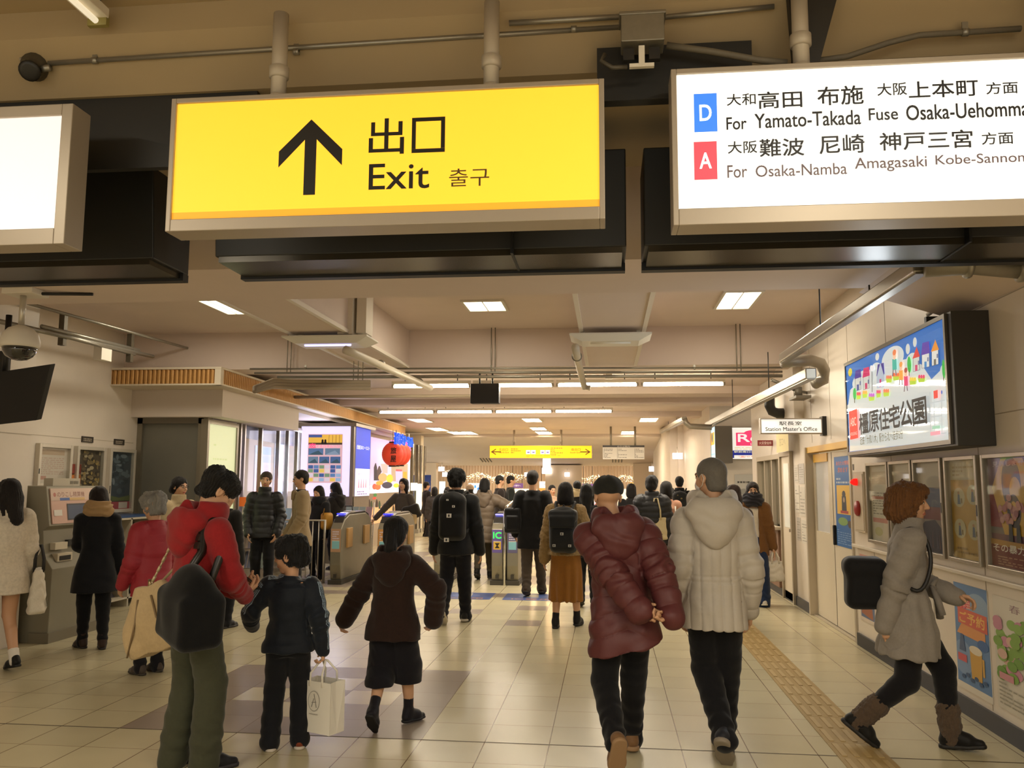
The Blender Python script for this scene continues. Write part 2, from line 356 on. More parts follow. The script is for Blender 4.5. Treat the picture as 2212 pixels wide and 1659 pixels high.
def plat_art(a, W, Hh):
    K = '#141217'
    def P(px, py): q = uy(px, py, 3.312); return q[0]-a.o[0], q[2]-a.o[2]
    def T(t, x0, y0, x1, y1, c=K, bold=.0):  # x/y from the photo at left-bottom, right-top of the words
        q0, q1 = P(x0, y0), P(x1, y1); a.text(t, q0[0], q0[1], q1[0]-q0[0], max(q1[1]-q0[1], .02), c, bold, 0)
    for (c, l, y0, y1) in (('#2f6fe0', 'D', 286, 203), ('#f0404c', 'A', 389, 307)):
        q0, q1 = P(1500, y0), P(1548, y1-2); a.rect(q0[0], q0[1], q1[0], q1[1], c, .9)
        w, h = q1[0]-q0[0], q1[1]-q0[1]; a.text(l, q0[0]+w*.24, q0[1]+h*.29, w*.52, h*.42, '#ffffff', .01, 1.6)
    q = P(1570, 231)
    for t, x0, x1, yb, yt, bo in (('大和', 1570, 1632, 229, 201, .009), ('高田', 1638, 1732, 236, 195, .011), ('布施', 1766, 1864, 229, 184, .011), ('大阪', 1895, 1958, 208, 178, .009), ('上本町', 1963, 2111, 214, 170, .011), ('方面', 2130, 2197, 205, 176, .009),
                              ('大阪', 1572, 1635, 333, 304, .009), ('難波', 1641, 1736, 340, 298, .011), ('尼崎', 1770, 1866, 334, 290, .011), ('神戸三宮', 1900, 2099, 327, 280, .011), ('方面', 2120, 2187, 314, 285, .009),
                              ('For', 1569, 1612, 282, 253, .011), ('Yamato-Takada', 1630, 1858, 279, 238, .011), ('Fuse', 1876, 1938, 262, 233, .011), ('Osaka-Uehommachi', 1957, 2262, 262, 216, .011)):
        T(t, x0, yb, x1, yt, K, bo)
    for t, x0, x1, yb, yt in (('For', 1571, 1613, 386, 357), ('Osaka-Namba', 1632, 1828, 384, 352), ('Amagasaki', 1846, 2000, 374, 337), ('Kobe-Sannomiya', 2020, 2262, 364, 328)): T(t, x0, yb, x1, yt, '#6f5f68', .006)
lightbox('platform_sign', 'lit white hanging sign with blue D and red A squares listing train directions', .266, 2.1, 2.605, 3.25, 3.3, .14, face='#fdfbf0', emit=.78, art=plat_art, postx=(.79, 1.75), bottom=.045)
lightbox('lit_sign', 'blank lit white sign box cut by the left edge of the view', -3.9, -2.29, 2.60, 3.225, 3.3, .13, fr=.05, face='#fdf4ee', emit=.5, postx=(-3.5,), bottom=.02)
# departure boards seen from behind, with sloping glossy skirts
blk = mat('#1b1a17', .5); gloss = mat('#3a352b', .22, .35)
def board(label, x0, x1, y0=3.98, y1=4.4, z0=2.7, z1=3.2, seam=None):
    r = thing('departure_board', label, 'display board', ((x0+x1)/2, y0, z0), 'dark display boards behind the lit signs')
    b = mbm(blk); b.hexa([(x0, y0+.05, z0+.03), (x1, y0+.05, z0+.03), (x1, y1, z0+.03), (x0, y1, z0+.03), (x0, y0, z1), (x1, y0, z1), (x1, y1, z1), (x0, y1, z1)]); part('cabinet', b, None, r, .006)
    b = mbm(gloss); b.box((x0+.02, y0+.05, z0), (x1-.02, y1-.06, z0+.03)); part('skirt', b, None, r)
    b = mbm(black); b.box((x0+.0, y1-.06, z0-.012), (x1, y1+.0, z0+.03)); part('rim', b, None, r)
    for sx in (seam or ()):
        b = mbm(black); b.box((sx-.006, y0-.003, z0-.004), (sx+.006, y1-.06, z1-.02)); part('joint', b, None, r)
    for hx in (x0+.3, x1-.3):
        b = mbm(dark); b.box((hx-.03, y0+.15, z1-.01), (hx+.03, y0+.21, 3.42)); part('hanger', b, None, r)
board('dark display board behind the blank white sign box', -3.75, -2.30)
board('dark display board hanging behind the yellow exit sign', -1.97, .1, seam=(-.45,))
board('dark display board behind the white platform direction sign', .185, 2.4, seam=(1.65,))
for lb, q in (('black mounting panel on the beam between blank white sign and exit sign', ((-4.2, 3.62, 3.05), (-1.6, 3.66, 3.41))), ('black mounting panel on the beam between the exit sign and the platform sign', ((-.03, 3.5, 3.22), (.62, 3.56, 3.46))), ('black mounting panel along the beam behind the platform sign', ((.62, 3.62, 3.1), (2.45, 3.66, 3.41)))):
    b = mbm(blk); b.box(*q); single('mounting_board', b, None, lb, 'board')
# ---- conduit, junction boxes along the front beam
def tubeobj(name, path, r, m, label, cat, clamps=(), group=None, rr=None):
    p = np.array(path); t = thing(name, label, cat, p.mean(0), group)
    b = mbm(m); b.tube(path, r, 12); part('pipe', b, None, t)
    for c, d in clamps:
        q = mbm(galv); q.cyl(np.array(c)-np.array(d)*.012, np.array(c)+np.array(d)*.012, (rr or r)*1.35, 14); q.box(np.array(c)+(-.012, -.004, 0), np.array(c)+(.012, .004, .045)); part('clamp', q, None, t)
    return t
def onb(px, py, Y=3.43): return uy(px, py, Y)
cA, cB = onb(105, 137, 3.5), onb(1345, 58, 3.5)
tubeobj('conduit', [cA, cB], .0115, galv, 'long thin grey conduit running across the beam above the exit sign', 'pipe', [(onb(205, 131, 3.5), X3), (onb(1240, 63, 3.5), X3), (onb(640, 112, 3.5), X3)])
t = thing('junction_box', 'round cast conduit box at upper left beam end', 'junction box', onb(70, 150, 3.45))
q = mbm(mat('#5a5346', .5, .5, kind='metal')); c = onb(72, 148, 3.5); q.lathe([(.045, -.07), (.062, -.066), (.066, -.02), (.05, 0), (.04, .03), (.045, .035)], c, 18, (0.15, -.75, -.65)); part('box', q, None, t)
q = mbm(dark); q.lathe([(.048, .0), (.048, .012), (.03, .014)], c+np.array((.15, -.75, -.65))*.035, 18, (.15, -.75, -.65)); part('cover', q, None, t)
q = mbm(galv); q.tube([c+(-.02, 0, .02), c+(-.07, .01, .06), c+(-.16, .02, .09)], .016); q.cyl(c+(.04, 0, -.005), c+(.085, 0, 0), .016); part('pipe_elbow', q, None, t)
t = thing('junction_box', 'square steel conduit box with cables between the two lit signs', 'junction box', onb(1388, 95, 3.4))
bx0, bx1 = onb(1342, 95, 3.35), onb(1434, 28, 3.35)
q = mbm(mat('#8a8374', .42, .6, kind='metal')); q.box((bx0[0], 3.33, bx0[2]), (bx1[0], 3.45, bx1[2])); q.box((bx0[0]-.008, 3.325, bx1[2]-.012), (bx1[0]+.008, 3.45, bx1[2]+.004)); part('box', q, None, t, .004)
q = mbm(offwhite); c = onb(1386, 118, 3.36); q.box(c+(-.012, -.01, -.05), c+(.012, .012, .035)); q.box(c+(-.05, -.008, -.055), c+(.05, .012, -.04)); part('cable_clip', q, None, t)
q = mbm(dark); q.box(c+(-.075, .0, -.02), c+(-.03, .03, .03)); part('cable_gland', q, None, t); q = mbm(dark); q.box(c+(.03, .0, -.02), c+(.075, .03, .03)); part('cable_gland', q, None, t)
q = mbm(mat('#4a4438', .5)); q.tube([c+(-.06, .0, -.05), c+(-.12, -.01, -.055), c+(-.165, 0, -.02), c+(-.15, .02, .02)], .009); part('flexible_cable', q, None, t)
tubeobj('conduit', [onb(1345, 36, 3.45), onb(1100, 50, 3.45)], .012, galv, 'short pale rail on the beam left of the square conduit box', 'pipe')
tubeobj('conduit', [onb(1436, 37, 3.45), onb(1672, 14, 3.45)], .011, galv, 'short pale rail between square conduit box and sign post', 'pipe')
tubeobj('flexible_conduit', [onb(1440, 98, 3.42), onb(1540, 112, 3.42), onb(1640, 130, 3.42), onb(1700, 136, 3.42)], .014, mat('#6b6353', .6, kind='metal', scale=90), 'ribbed flexible conduit drooping onto the white platform sign', 'pipe')
tubeobj('flexible_conduit', [onb(1730, 136, 3.5), onb(1830, 122, 3.5), onb(1920, 92, 3.5), onb(1985, 76, 3.5), onb(2205, 62, 3.5)], .012, mat('#6b6353', .6, kind='metal', scale=90), 'thin conduit rising right above the white platform sign', 'pipe', [(onb(2085, 70, 3.5), X3)])
b = mbm(mat('#26221c', .6)); q0, q1 = onb(1700, 130, 3.44), onb(1745, 0, 3.44); b.hexa([(q0[0]+.02, 3.40, 3.30), (q0[0]+.12, 3.40, 3.30), (q0[0]+.12, 3.45, 3.30), (q0[0]+.02, 3.45, 3.30), (q0[0]-.0, 3.40, 3.75), (q0[0]+.25, 3.40, 3.75), (q0[0]+.25, 3.45, 3.75), (q0[0], 3.45, 3.75)]); single('beam_bracket', b, None, 'dark steel plate on the beam beside the right sign post', 'bracket')
# ---- batten lamps on the front ceiling (one shows at the top left, the rest are added out of view)
def batten(label, x, y0, y1, z=3.62, em=6.0):
    t = thing('batten_lamp', label, 'lamp', (x, (y0+y1)/2, z), 'fluorescent battens on the front ceiling, one seen and the rest added')
    b = mbm(offwhite); b.box((x-.05, y0, z+.03), (x+.05, y1, z+.075)); part('housing', b, None, t, .004)
    for s in (y0, y1):
        b = mbm(mat('#8c8148', .5)); b.box((x-.045, s-.012, z-.005), (x+.045, s+.012, z+.05)); part('end_cap', b, None, t)
        b = mbm(dark); b.cyl((x, s, z+.07), (x, s, 3.755), .006, 8); part('hanger', b, None, t)
    b = mbm(mat('#fff1d0', .4, 0, em)); b.cyl((x, y0+.02, z+.012), (x, y1-.02, z+.012), .014, 10); part('tube', b, None, t)
pb = uz(212, 55, 3.62)
for bx_, by_ in ((-3.6, .5), (-3.6, -2.3), (1.4, .5), (1.4, -2.3)): batten('unseen batten lamp added above and behind the viewer for fill light', bx_, by_-1.2, by_+1.2, em=1.0)
batten('fluorescent batten lamp running back from the top left corner', pb[0], pb[1]-2.45, pb[1], em=.55)
# ---- dome camera under the front beam
dc = uy(43, 745, 5.75); t = thing('dome_camera', 'white dome security camera hanging from beam at left', 'camera', (dc[0], 5.75, dc[2]))
b = mbm(offwhite); b.lathe([(.128, -.02), (.134, 0), (.132, .03), (.118, .08), (.085, .12), (.04, .14), (.03, .145)], dc, 32); part('housing', b, None, t)
b = mbm(mat('#23211e', .08, 0, coat=1.0)); b.lathe([(.118, -.02), (.112, -.05), (.09, -.085), (.055, -.108), (.015, -.116)], dc, 32); part('dome', b, None, t)
b = mbm(mat('#c9c2b4', .35, .5)); b.cyl(dc+(0, 0, .14), (dc[0], 5.75, 2.97), .022); part('drop_pipe', b, None, t)
b = mbm(offwhite); b.box((dc[0]-.11, 5.66, 2.955), (dc[0]+.13, 5.86, 3.0)); part('ceiling_plate', b, None, t, .006)
b = mbm(dark); b.tube([(dc[0]+.1, 5.76, 2.97), (dc[0]+.25, 5.85, 2.985), (dc[0]+.45, 5.9, 2.99)], .012); part('cable', b, None, t)
# ---- hanging monitor at far left
mc = uy(20, 850, 6.6); t = thing('hanging_monitor', 'black flat monitor tilted and hanging at far left under conduits', 'monitor', mc)
pts = [uy(108, 787, 6.45), uy(78, 908, 6.6), uy(-70, 925, 6.75), uy(-60, 812, 6.6)]
b = mbm(black); d = _n(np.cross(pts[1]-pts[0], pts[2]-pts[1])); d = d if d[1] > 0 else -d; b.prism(pts, d*.06); part('screen', b, None, t, .006)
b = mbm(dark); b.cyl(uy(10, 815, 6.65), (uy(10, 815, 6.65)[0], 6.65, 3.0), .025); part('drop_pipe', b, None, t)
b = mbm(dark); b.box(uy(-5, 822, 6.66), uy(25, 760, 6.72)); part('bracket', b, None, t)
# ---- recessed lamps
def reclamp(label, x, y, z, sx, sy, em=9.0, grp='recessed ceiling lamps', nlou=2, nm='ceiling_lamp'):
    t = thing(nm, label, 'lamp', (x, y, z), grp)
    b = mbm(offwhite); f = .03
    for a0, a1 in (((x-sx/2-f, y-sy/2-f), (x+sx/2+f, y-sy/2)), ((x-sx/2-f, y+sy/2), (x+sx/2+f, y+sy/2+f)), ((x-sx/2-f, y-sy/2), (x-sx/2, y+sy/2)), ((x+sx/2, y-sy/2), (x+sx/2+f, y+sy/2))): b.box((*a0, z-.025), (*a1, z+.001))
    fr_ = part('frame', b, None, t)
    b = mbm(mat('#ffefcf', .5, 0, em)); b.box((x-sx/2, y-sy/2, z-.012), (x+sx/2, y+sy/2, z+.001)); part('diffuser', b, None, t)
    b = mbm(offwhite)
    for k in range(1, nlou): b.box((x-sx/2+k*sx/nlou-.006, y-sy/2, z-.022), (x-sx/2+k*sx/nlou+.006, y+sy/2, z-.01))
    if nlou > 1: part('louver', b, None, fr_)
reclamp('square ceiling lamp in the middle coffer above the hall', -1.36, 9.4, 3.6, .42, .5, 5, 'coffer lamps')
reclamp('ceiling lamp in the right coffer near the right wall', 1.43, 9.35, 3.6, .36, .85, 5, 'coffer lamps')
pl = uz(500, 668, 3.6); reclamp('ceiling lamp half hidden by beam in the left coffer', pl[0]-.02, 9.2, 3.6, .2, .75, 5, 'coffer lamps')
for k, (px, py, w, l) in enumerate(((905, 906, .42, 1.5), (945, 926, .42, 1.5), (987, 937, .42, 1.5), (1012, 946, .4, 1.5), (1148, 905, .42, 1.6), (1163, 925, .42, 1.2), (1174, 937, .42, 1.6), (1178, 946, .4, 1.2), (1402, 904, .42, 1.7), (1357, 936, .42, 1.6))):
    p = uz(px, py, 3.2)
    if p[1] > 27.5: p = p*27.3/p[1]
    reclamp('recessed louvered lamp, %s row, %s' % ({0: 'left', 1: 'middle', 2: 'right'}[0 if k < 4 else 1 if k < 8 else 2], ['nearest of the row', 'second from the front', 'third from the front', 'last before the far wall', 'nearest of the row', 'second from the front', 'third from the front', 'last before the far wall', 'nearest of the row', 'second and last of the row'][k]), p[0], p[1], 3.2, w, l, 9)
# ---- rows of bare tubes
for row, (Y, Z, xs, n) in enumerate(((12.5, 3.03, uy(847, 832, 12.5)[0], 4), (17.56, 3.06, uy(818, 888, 17.56)[0], 4))):
    for k in range(n):
        x0 = xs+k*1.24; t = thing('tube_lamp', 'bare fluorescent tube lamp, %s in the %s row over the gates' % (['leftmost', 'second from left', 'third from left', 'rightmost'][k], ['nearer', 'farther'][row]), 'lamp', (x0+.6, Y, Z), 'bare tubes over the gates')
        b = mbm(offwhite); b.box((x0, Y-.03, Z+.028), (x0+1.2, Y+.03, Z+.075)); ho_ = part('housing', b, None, t)
        b = mbm(mat('#fff0cf', .4, 0, 36.0)); b.cyl((x0+.03, Y, Z), (x0+1.17, Y, Z), .024, 12); part('tube', b, None, t)
        for e in (x0, x0+1.16):
            b = mbm(mat('#7d756a', .5)); b.box((e, Y-.02, Z-.018), (e+.04, Y+.02, Z+.03)); part('socket', b, None, ho_)
        b = mbm(dark); b.cyl((x0+.2, Y, Z+.07), (x0+.2, Y, 3.22), .008, 8); b.cyl((x0+1, Y, Z+.07), (x0+1, Y, 3.22), .008, 8); part('hanger', b, None, t)
# ---- two wide lamps under the long beams
def tray(label, x0, x1, y, z, lit):
    t = thing('tray_lamp', label, 'lamp', ((x0+x1)/2, y, z), 'shallow white lamps under the coffer beams')
    b = mbm(mat('#e4dfd2', .4)); b.hexa([(x0+.12, y-.17, z), (x1-.12, y-.17, z), (x1-.12, y+.17, z), (x0+.12, y+.17, z), (x0, y-.22, z+.06), (x1, y-.22, z+.06), (x1, y+.22, z+.06), (x0, y+.22, z+.06)]); b.box((x0, y-.22, z+.06), (x1, y+.22, z+.075)); part('reflector', b, None, t)
    b = mbm(mat('#b9b4ff' if lit else '#efe9dc', .3, 0, 1.6 if lit else .0)); b.cyl((x0+.2, y-.09, z-.004), (x1-.2, y-.09, z-.004), .014, 10); part('tube', b, None, t)
    for s in (x0+.12, x1-.12):
        b = mbm(mat('#c9c2b2', .5)); b.box((s-.02, y-.03, z+.06), (s+.02, y+.03, 3.12)); part('bracket', b, None, t)
pL0, pL1 = uy(625, 738, 8.4), uy(805, 738, 8.4); tray('shallow white lamp under the left long beam with violet tube', pL0[0], pL1[0], 8.4, pL0[2]-.05, True)
pR0, pR1 = uy(1232, 733, 8.4), uy(1406, 733, 8.4); tray('shallow white lamp under the right long beam', pR0[0], pR1[0], 8.4, pR0[2]-.05, False)
b = mbm(mat('#e3d8c6', .6)); b.box((-2.7, 8.25, 3.08), (-2.55, 8.6, 3.6)); b.box((-2.52, 8.3, 3.1), (-2.42, 8.55, 3.6)); single('beam_box', b, None, 'pale upright boxing beside the left long beam', 'panel')
# ---- pipes running along and across the coffers
tubeobj('sprinkler_pipe', [uy(745, 755, 8.1), uy(765, 764, 8.2), uy(930, 838, 11.2)], .042, mat('#d5cab5', .5), 'white pipe slanting from left tray lamp towards the tube row', 'pipe', [(uy(822, 788, 9.2), Y3), (uy(905, 826, 10.7), Y3)])
tubeobj('sprinkler_pipe', [uy(1243, 750, 8.2), uy(1247, 775, 8.8), uy(1262, 836, 11.4), uy(1275, 838, 11.4)], .04, mat('#d5cab5', .5), 'white pipe running back below the right tray lamp', 'pipe', [(uy(1246, 770, 8.7), Y3)])
for k, (py, x0, x1, r, lb) in enumerate(((797, 540, 1690, .012, 'thin bright conduit crossing the hall below the coffers'), (806, 550, 1690, .014, 'grey conduit crossing the hall, second of the stack'), (815, 600, 1690, .02, 'grey conduit crossing the hall, lowest of the stack'), (858, 600, 1020, .026, 'brown pipe crossing at left behind the tube row'))):
    Y = 10.85 if k < 3 else 13.6
    tubeobj('conduit', [uy(x0, py, Y), uy(x1, py-3, Y)], r, galv if k < 3 else mat('#a39683', .5), lb, 'pipe', [(uy(x, py-1, Y), X3) for x in (660, 1061, 1500)] if k == 0 else ())
for k, (px, lb) in enumerate(((620, 'hanger rod pair of the conduits at left'), (1061, 'hanger rod pair of the conduits in the middle'), (1592, 'hanger rod pair of the conduits at right'))):
    p = uy(px, 797, 10.85); b = mbm(galv); b.cyl((p[0], 10.85, p[2]-.05), (p[0], 10.85, 3.6), .007, 8); b.cyl((p[0]+.05, 10.85, p[2]-.05), (p[0]+.05, 10.85, 3.6), .007, 8); single('hanger_rod', b, None, lb, 'rod', 'conduit hangers')
for k, dz in enumerate((0, -.07, -.14)):
    p = [uy(800, 826+k*5, 10.3), uy(630, 824+k*5, 9.9), uy(590, 822+k*5, 9.5), uy(550, 838+k*2, 9.0)]
    dp_ = tubeobj('duct_pipe', [q+np.array((0, 0, dz*.1)) for q in p], .028, mat('#9a8b74', .55), ['uppermost', 'middle', 'lowest'][k]+' of three brown pipes bending past the canopy edge', 'pipe', group='bending pipes by the canopy')
    q = mbm(galv); q.cyl(p[0]+np.array((-.1-.06*k, 0, dz*.1)), (p[0][0]-.1-.06*k, p[0][1], 3.61), .006, 8); part('hanger', q, None, dp_)
# conduits on the left wall
for k, (a, c, r) in enumerate((((-20, 690), (330, 770), .02), ((90, 705), (300, 757), .018), ((95, 715), (290, 765), .018), ((60, 655), (405, 752), .014))):
    pa, pc = ux(*a, -5.66), ux(*c, -5.69); pa[2] = min(pa[2], 3.5); pc[2] = min(pc[2], 3.5)
    path = [pa, pc] if k < 3 else [pa, pc, ux(412, 760, -5.69), ux(413, 788, -5.69)]
    tubeobj('conduit', path, r*1.25, galv, ['topmost long conduit high on the left wall', 'second conduit high on the left wall under the strut', 'third conduit high on the left wall under the strut', 'bent conduit dropping to the canopy on the left wall'][k], 'pipe')
for k, (px, py) in enumerate(((136, 712), (281, 752))):
    p = ux(px, py, -5.7); b = mbm(mat('#5d5546', .5, .5)); b.box(p+(-.03, -.03, -.17), p+(.03, .03, .17)); single('strut_channel', b, None, ['nearer', 'farther'][k]+' upright strut holding conduits high on the left wall', 'bracket', 'conduit struts')
p = ux(220, 760, -5.72); b = mbm(offwhite); b.box(p+(-.05, -.08, -.1), p+(.05, .12, .09)); single('junction_box', b, None, 'white wall box below the conduits on left wall', 'box', bevel=.006)
# ---- raceways and drain pipes along the right wall
def raceway(label, a, c, X, w=.085):
    p, q = ux(*a, X), ux(*c, X); t = thing('cable_raceway', label, 'raceway', (p+q)/2, 'silver raceways along the right wall')
    d = _n(q-p); s = np.array((1., 0, 0)); u = np.cross(s, d); u = u if u[2] > 0 else -u; L = np.linalg.norm(q-p)/2
    b = mbm(mat('#a59f92', .3, .8, kind='metal', scale=8)); b.obox((p+q)/2, s*w*.5, d*L, u*w*.5); part('channel', b, None, t, .01)
    b = mbm(mat('#857f73', .35, .6)); b.obox((p+q)/2-u*(w*.5+.004), s*w*.36, d*L, u*.005); part('lid', b, None, t)
    for f in (.25, .6):
        c0 = p+(q-p)*f; b = mbm(dark); b.cyl(c0+u*w*.5, c0+(0, 0, .5 if c0[1] > 6.3 else .1), .006, 8); part('hanger', b, None, t)
    return p, q
raceway('long silver raceway running back under the beam by the right wall', (1990, 572), (1692, 774), 1.75)
raceway('second silver raceway farther along the right wall by the office', (1752, 806), (1528, 918), 1.9, .1)
raceway('far short silver raceway near the taxi placard', (1478, 905), (1428, 932), 1.6, .1)
pg = ux(1995, 580, 1.75); tubeobj('drain_pipe', [pg+(.0, -.02, .0), uy(2100, 572, pg[1]-.05), uy(2250, 585, pg[1]-.1)], .055, mat('#918a7c', .45, .4, kind='metal'), 'thick grey pipe leaving to the right under the beam', 'pipe', [(uy(2090, 572, pg[1]-.05), X3), (uy(2205, 580, pg[1]-.1), X3)])
e0 = ux(1690, 782, 1.8); tubeobj('drain_pipe', [e0, e0+(.3, .1, .03), e0+(.42, .15, 0), e0+(.46, .2, -.06), e0+(.46, .25, -.16), e0+(.36, .2, -.2)], .062, mat('#a8a092', .4, .5), 'grey elbow pipe between the two raceways by the right wall', 'pipe')
e1 = ux(1662, 858, 2.2); tubeobj('drain_pipe', [e1+(0, 0, .05), e1+(0, 0, -.12), e1+(.03, 0, -.19), e1+(.1, 0, -.22), e1+(.3, 0, -.22)], .07, mat('#33312e', .5), 'dark bent drain pipe above the office sign', 'pipe')
e2 = uy(1478, 904, 15.5); tubeobj('drain_pipe', [e2, e2+(.03, 0, -.08), e2+(.1, 0, -.14), e2+(.48, 0, -.16)], .05, mat('#a8a092', .4, .5), 'small grey elbow pipe at the far end of the raceways', 'pipe')
e3 = ux(2015, 668, 2.42); tubeobj('conduit', [e3+(0, .1, -.02), e3+(0, -.5, .02), e3+(-.02, -.9, .12), e3+(-.05, -1.1, .14)], .016, galv, 'conduit running above the lit housing park billboard', 'pipe')
c5 = ux(1715, 845, 2.3); t = thing('pipe_valve', 'cluster of brackets and valve pipes above the office sign', 'valve', c5)
b = mbm(galv); b.tube([c5+(-.3, -.2, .12), c5+(0, 0, .02), c5+(.2, .2, .0)], .02); part('pipe', b, None, t)
b = mbm(mat('#7c7568', .5, .4)); b.box(c5+(-.02, -.2, -.1), c5+(.16, .2, -.07)); b.cyl(c5+(.05, 0, -.08), c5+(.05, 0, .05), .05); part('valve_body', b, None, t)
# ---- hanging monitor over the gates, far yellow sign, departure list
p0, p1 = uy(1017, 872, 12.2), uy(1079, 829, 12.2); t = thing('hanging_monitor', 'small black monitor hanging in front of tube lamps above the gates', 'monitor', ((p0[0]+p1[0])/2, 12.2, p0[2]))
b = mbm(black); b.box((p0[0], 12.14, p0[2]), (p1[0], 12.3, p1[2])); part('screen', b, None, t, .01)
for fx in (.3, .75):
    b = mbm(dark); x = p0[0]+(p1[0]-p0[0])*fx; b.cyl((x, 12.22, p1[2]), (x, 12.22, 3.2), .014, 8); part('hanger', b, None, t)
p = uy(1315, 805, 12.0); b = mbm(offwhite); b.box(p+(-.05, -.04, -.09), p+(.05, .04, .3)); single('junction_box', b, None, 'white upright box hanging above the tube row, right of middle', 'box')
YS = 26.0; q0, q1 = uy(1057, 990, YS), uy(1279, 962, YS)
def far_art(a, W, Hh):
    K = '#7a4a10'
    for s, x in ((1, .03), (-1, W-.03)):
        a.poly([(x, Hh*.5), (x+s*.16, Hh*.76), (x+s*.16, Hh*.68), (x+s*.08, Hh*.54), (x+s*.32, Hh*.54), (x+s*.32, Hh*.46), (x+s*.08, Hh*.46), (x+s*.16, Hh*.32), (x+s*.16, Hh*.24)], K, 0)
    a.text('北出口', W*.09, Hh*.58, W*.09, Hh*.22, K, 0, 0); a.text('North Exit', W*.09, Hh*.38, W*.1, Hh*.14, K, 0, 0); a.text('南出口', W*.80, Hh*.58, W*.09, Hh*.22, K, 0, 0); a.text('South Exit', W*.79, Hh*.38, W*.1, Hh*.14, K, 0, 0)
    a.lines(W*.21, W*.31, Hh*.4, Hh*.85, 3, '#a2701e', .5, 2); a.lines(W*.6, W*.72, Hh*.25, Hh*.9, 5, '#a2701e', .5, 3); a.lines(W*.36, W*.7, Hh*.1, Hh*.24, 2, '#b27f22', .5, 4)
    for x in (.36, .41, .5, .55): a.rect(W*x, Hh*.32, W*(x+.042), Hh*.64, '#f6f2ff', 1.2); a.rect(W*(x+.008), Hh*.4, W*(x+.034), Hh*.52, '#7b6fae', .4)
lightbox('exit_sign', 'far lit yellow sign with left and right arrows to north and south exits', q0[0], q1[0], q0[2], q1[2], YS, .2, fr=.012, bottom=0, face='#ffc91f', emit=.75, art=far_art, postx=(q0[0]+.75, q0[0]+2.2), ztop=3.2)
q0, q1 = uy(1302, 992, 24.5), uy(1392, 962, 24.5); t = thing('timetable_board', 'white hanging train list board right of the far yellow sign', 'board', ((q0[0]+q1[0])/2, 24.5, q0[2]))
b = mbm(alu); b.box((q0[0], 24.5, q0[2]), (q1[0], 24.58, q1[2])); part('panel', b, None, t)
a = Art((q0[0], 24.499, q0[2]), X3, Z3); W, Hh = q1[0]-q0[0], q1[2]-q0[2]; a.rect(0.01, 0.01, W-.01, Hh-.01, '#d9d5c9'); a.rect(0, Hh*.86, W, Hh, '#3a3834'); a.text('のりば案内', W*.35, Hh*.88, W*.3, Hh*.09, '#d9d5c9')
for c_ in (.02, .36, .76): a.lines(W*c_, W*(c_+.22), Hh*.1, Hh*.8, 7, '#8b877e', .5, int(c_*90))
a.rect(W*.345, .02, W*.35, Hh*.82, '#77736a'); a.build('printed_face', t)
for fx in (.2, .78):
    b = mbm(galv); b.cyl((q0[0]+W*fx, 24.54, q1[2]), (q0[0]+W*fx, 24.54, 3.2), .03, 8); part('hanging_post', b, None, t)
# ================================================================== right wall fittings
RU = (0, -1, 0)
glassm = bpy.data.materials.new('clear_glass'); glassm.use_nodes = True
_nt = glassm.node_tree; _nt.nodes.clear(); _o = _nt.nodes.new('ShaderNodeOutputMaterial'); _t = _nt.nodes.new('ShaderNodeBsdfTransparent'); _g = _nt.nodes.new('ShaderNodeBsdfGlossy'); _x = _nt.nodes.new('ShaderNodeMixShader'); _f = _nt.nodes.new('ShaderNodeMath'); _l = _nt.nodes.new('ShaderNodeLayerWeight'); _p = _nt.nodes.new('ShaderNodeMath')
_g.inputs['Roughness'].default_value = .03; _t.inputs[0].default_value = (.93, .94, .93, 1); _p.operation = 'POWER'; _p.inputs[1].default_value = 4.0; _f.operation = 'MULTIPLY_ADD'; _f.inputs[1].default_value = .18; _f.inputs[2].default_value = .035; _nt.links.new(_l.outputs['Facing'], _p.inputs[0]); _nt.links.new(_p.outputs[0], _f.inputs[0])
_nt.links.new(_f.outputs[0], _x.inputs[0]); _nt.links.new(_t.outputs[0], _x.inputs[1]); _nt.links.new(_g.outputs[0], _x.inputs[2]); _nt.links.new(_x.outputs[0], _o.inputs[0])
Zt = ux(2090, 985, 2.5)[2]; Zb = ux(2090, 1216, 2.5)[2]
def case(label, px0, px1, art, y1=None, y0=None, glass=True):
    ya = ux(px0, 1000, 2.5)[1] if y1 is None else y1; yb = ux(px1, 1000, 2.5)[1] if y0 is None else y0
    t = thing('poster_case', label, 'poster case', (2.5, (ya+yb)/2, Zb), 'glazed poster cases under the billboard'); W, Hh = ya-yb, Zt-Zb; f = .028
    b = mbm(mat('#a59b8a', .35, .6, kind='metal', scale=9))
    for x0, z0, x1, z1 in ((0, 0, f, Hh), (W-f, 0, W, Hh), (f, 0, W-f, f), (f, Hh-f, W-f, Hh)): slab(b, (2.455, ya, Zb), RU, Z3, x0, z0, x1, z1, .045)
    fr_ = part('frame', b, None, t, .003)
    a = Art((2.492, ya-f, Zb+f), RU, Z3, 0, .5); a.bound = (W-2*f, Hh-2*f); art(a, W-2*f, Hh-2*f); a.build('poster', t)
    if glass:
        b = mbm(glassm); slab(b, (2.468, ya-f, Zb+f), RU, Z3, 0, 0, W-2*f, Hh-2*f, .003); part('glass', b, None, t)
    b = mbm(dark); slab(b, (2.453, ya, Zb), RU, Z3, W-f*.8, Hh*.45, W-f*.2, Hh*.55, .01); part('catch', b, None, fr_)
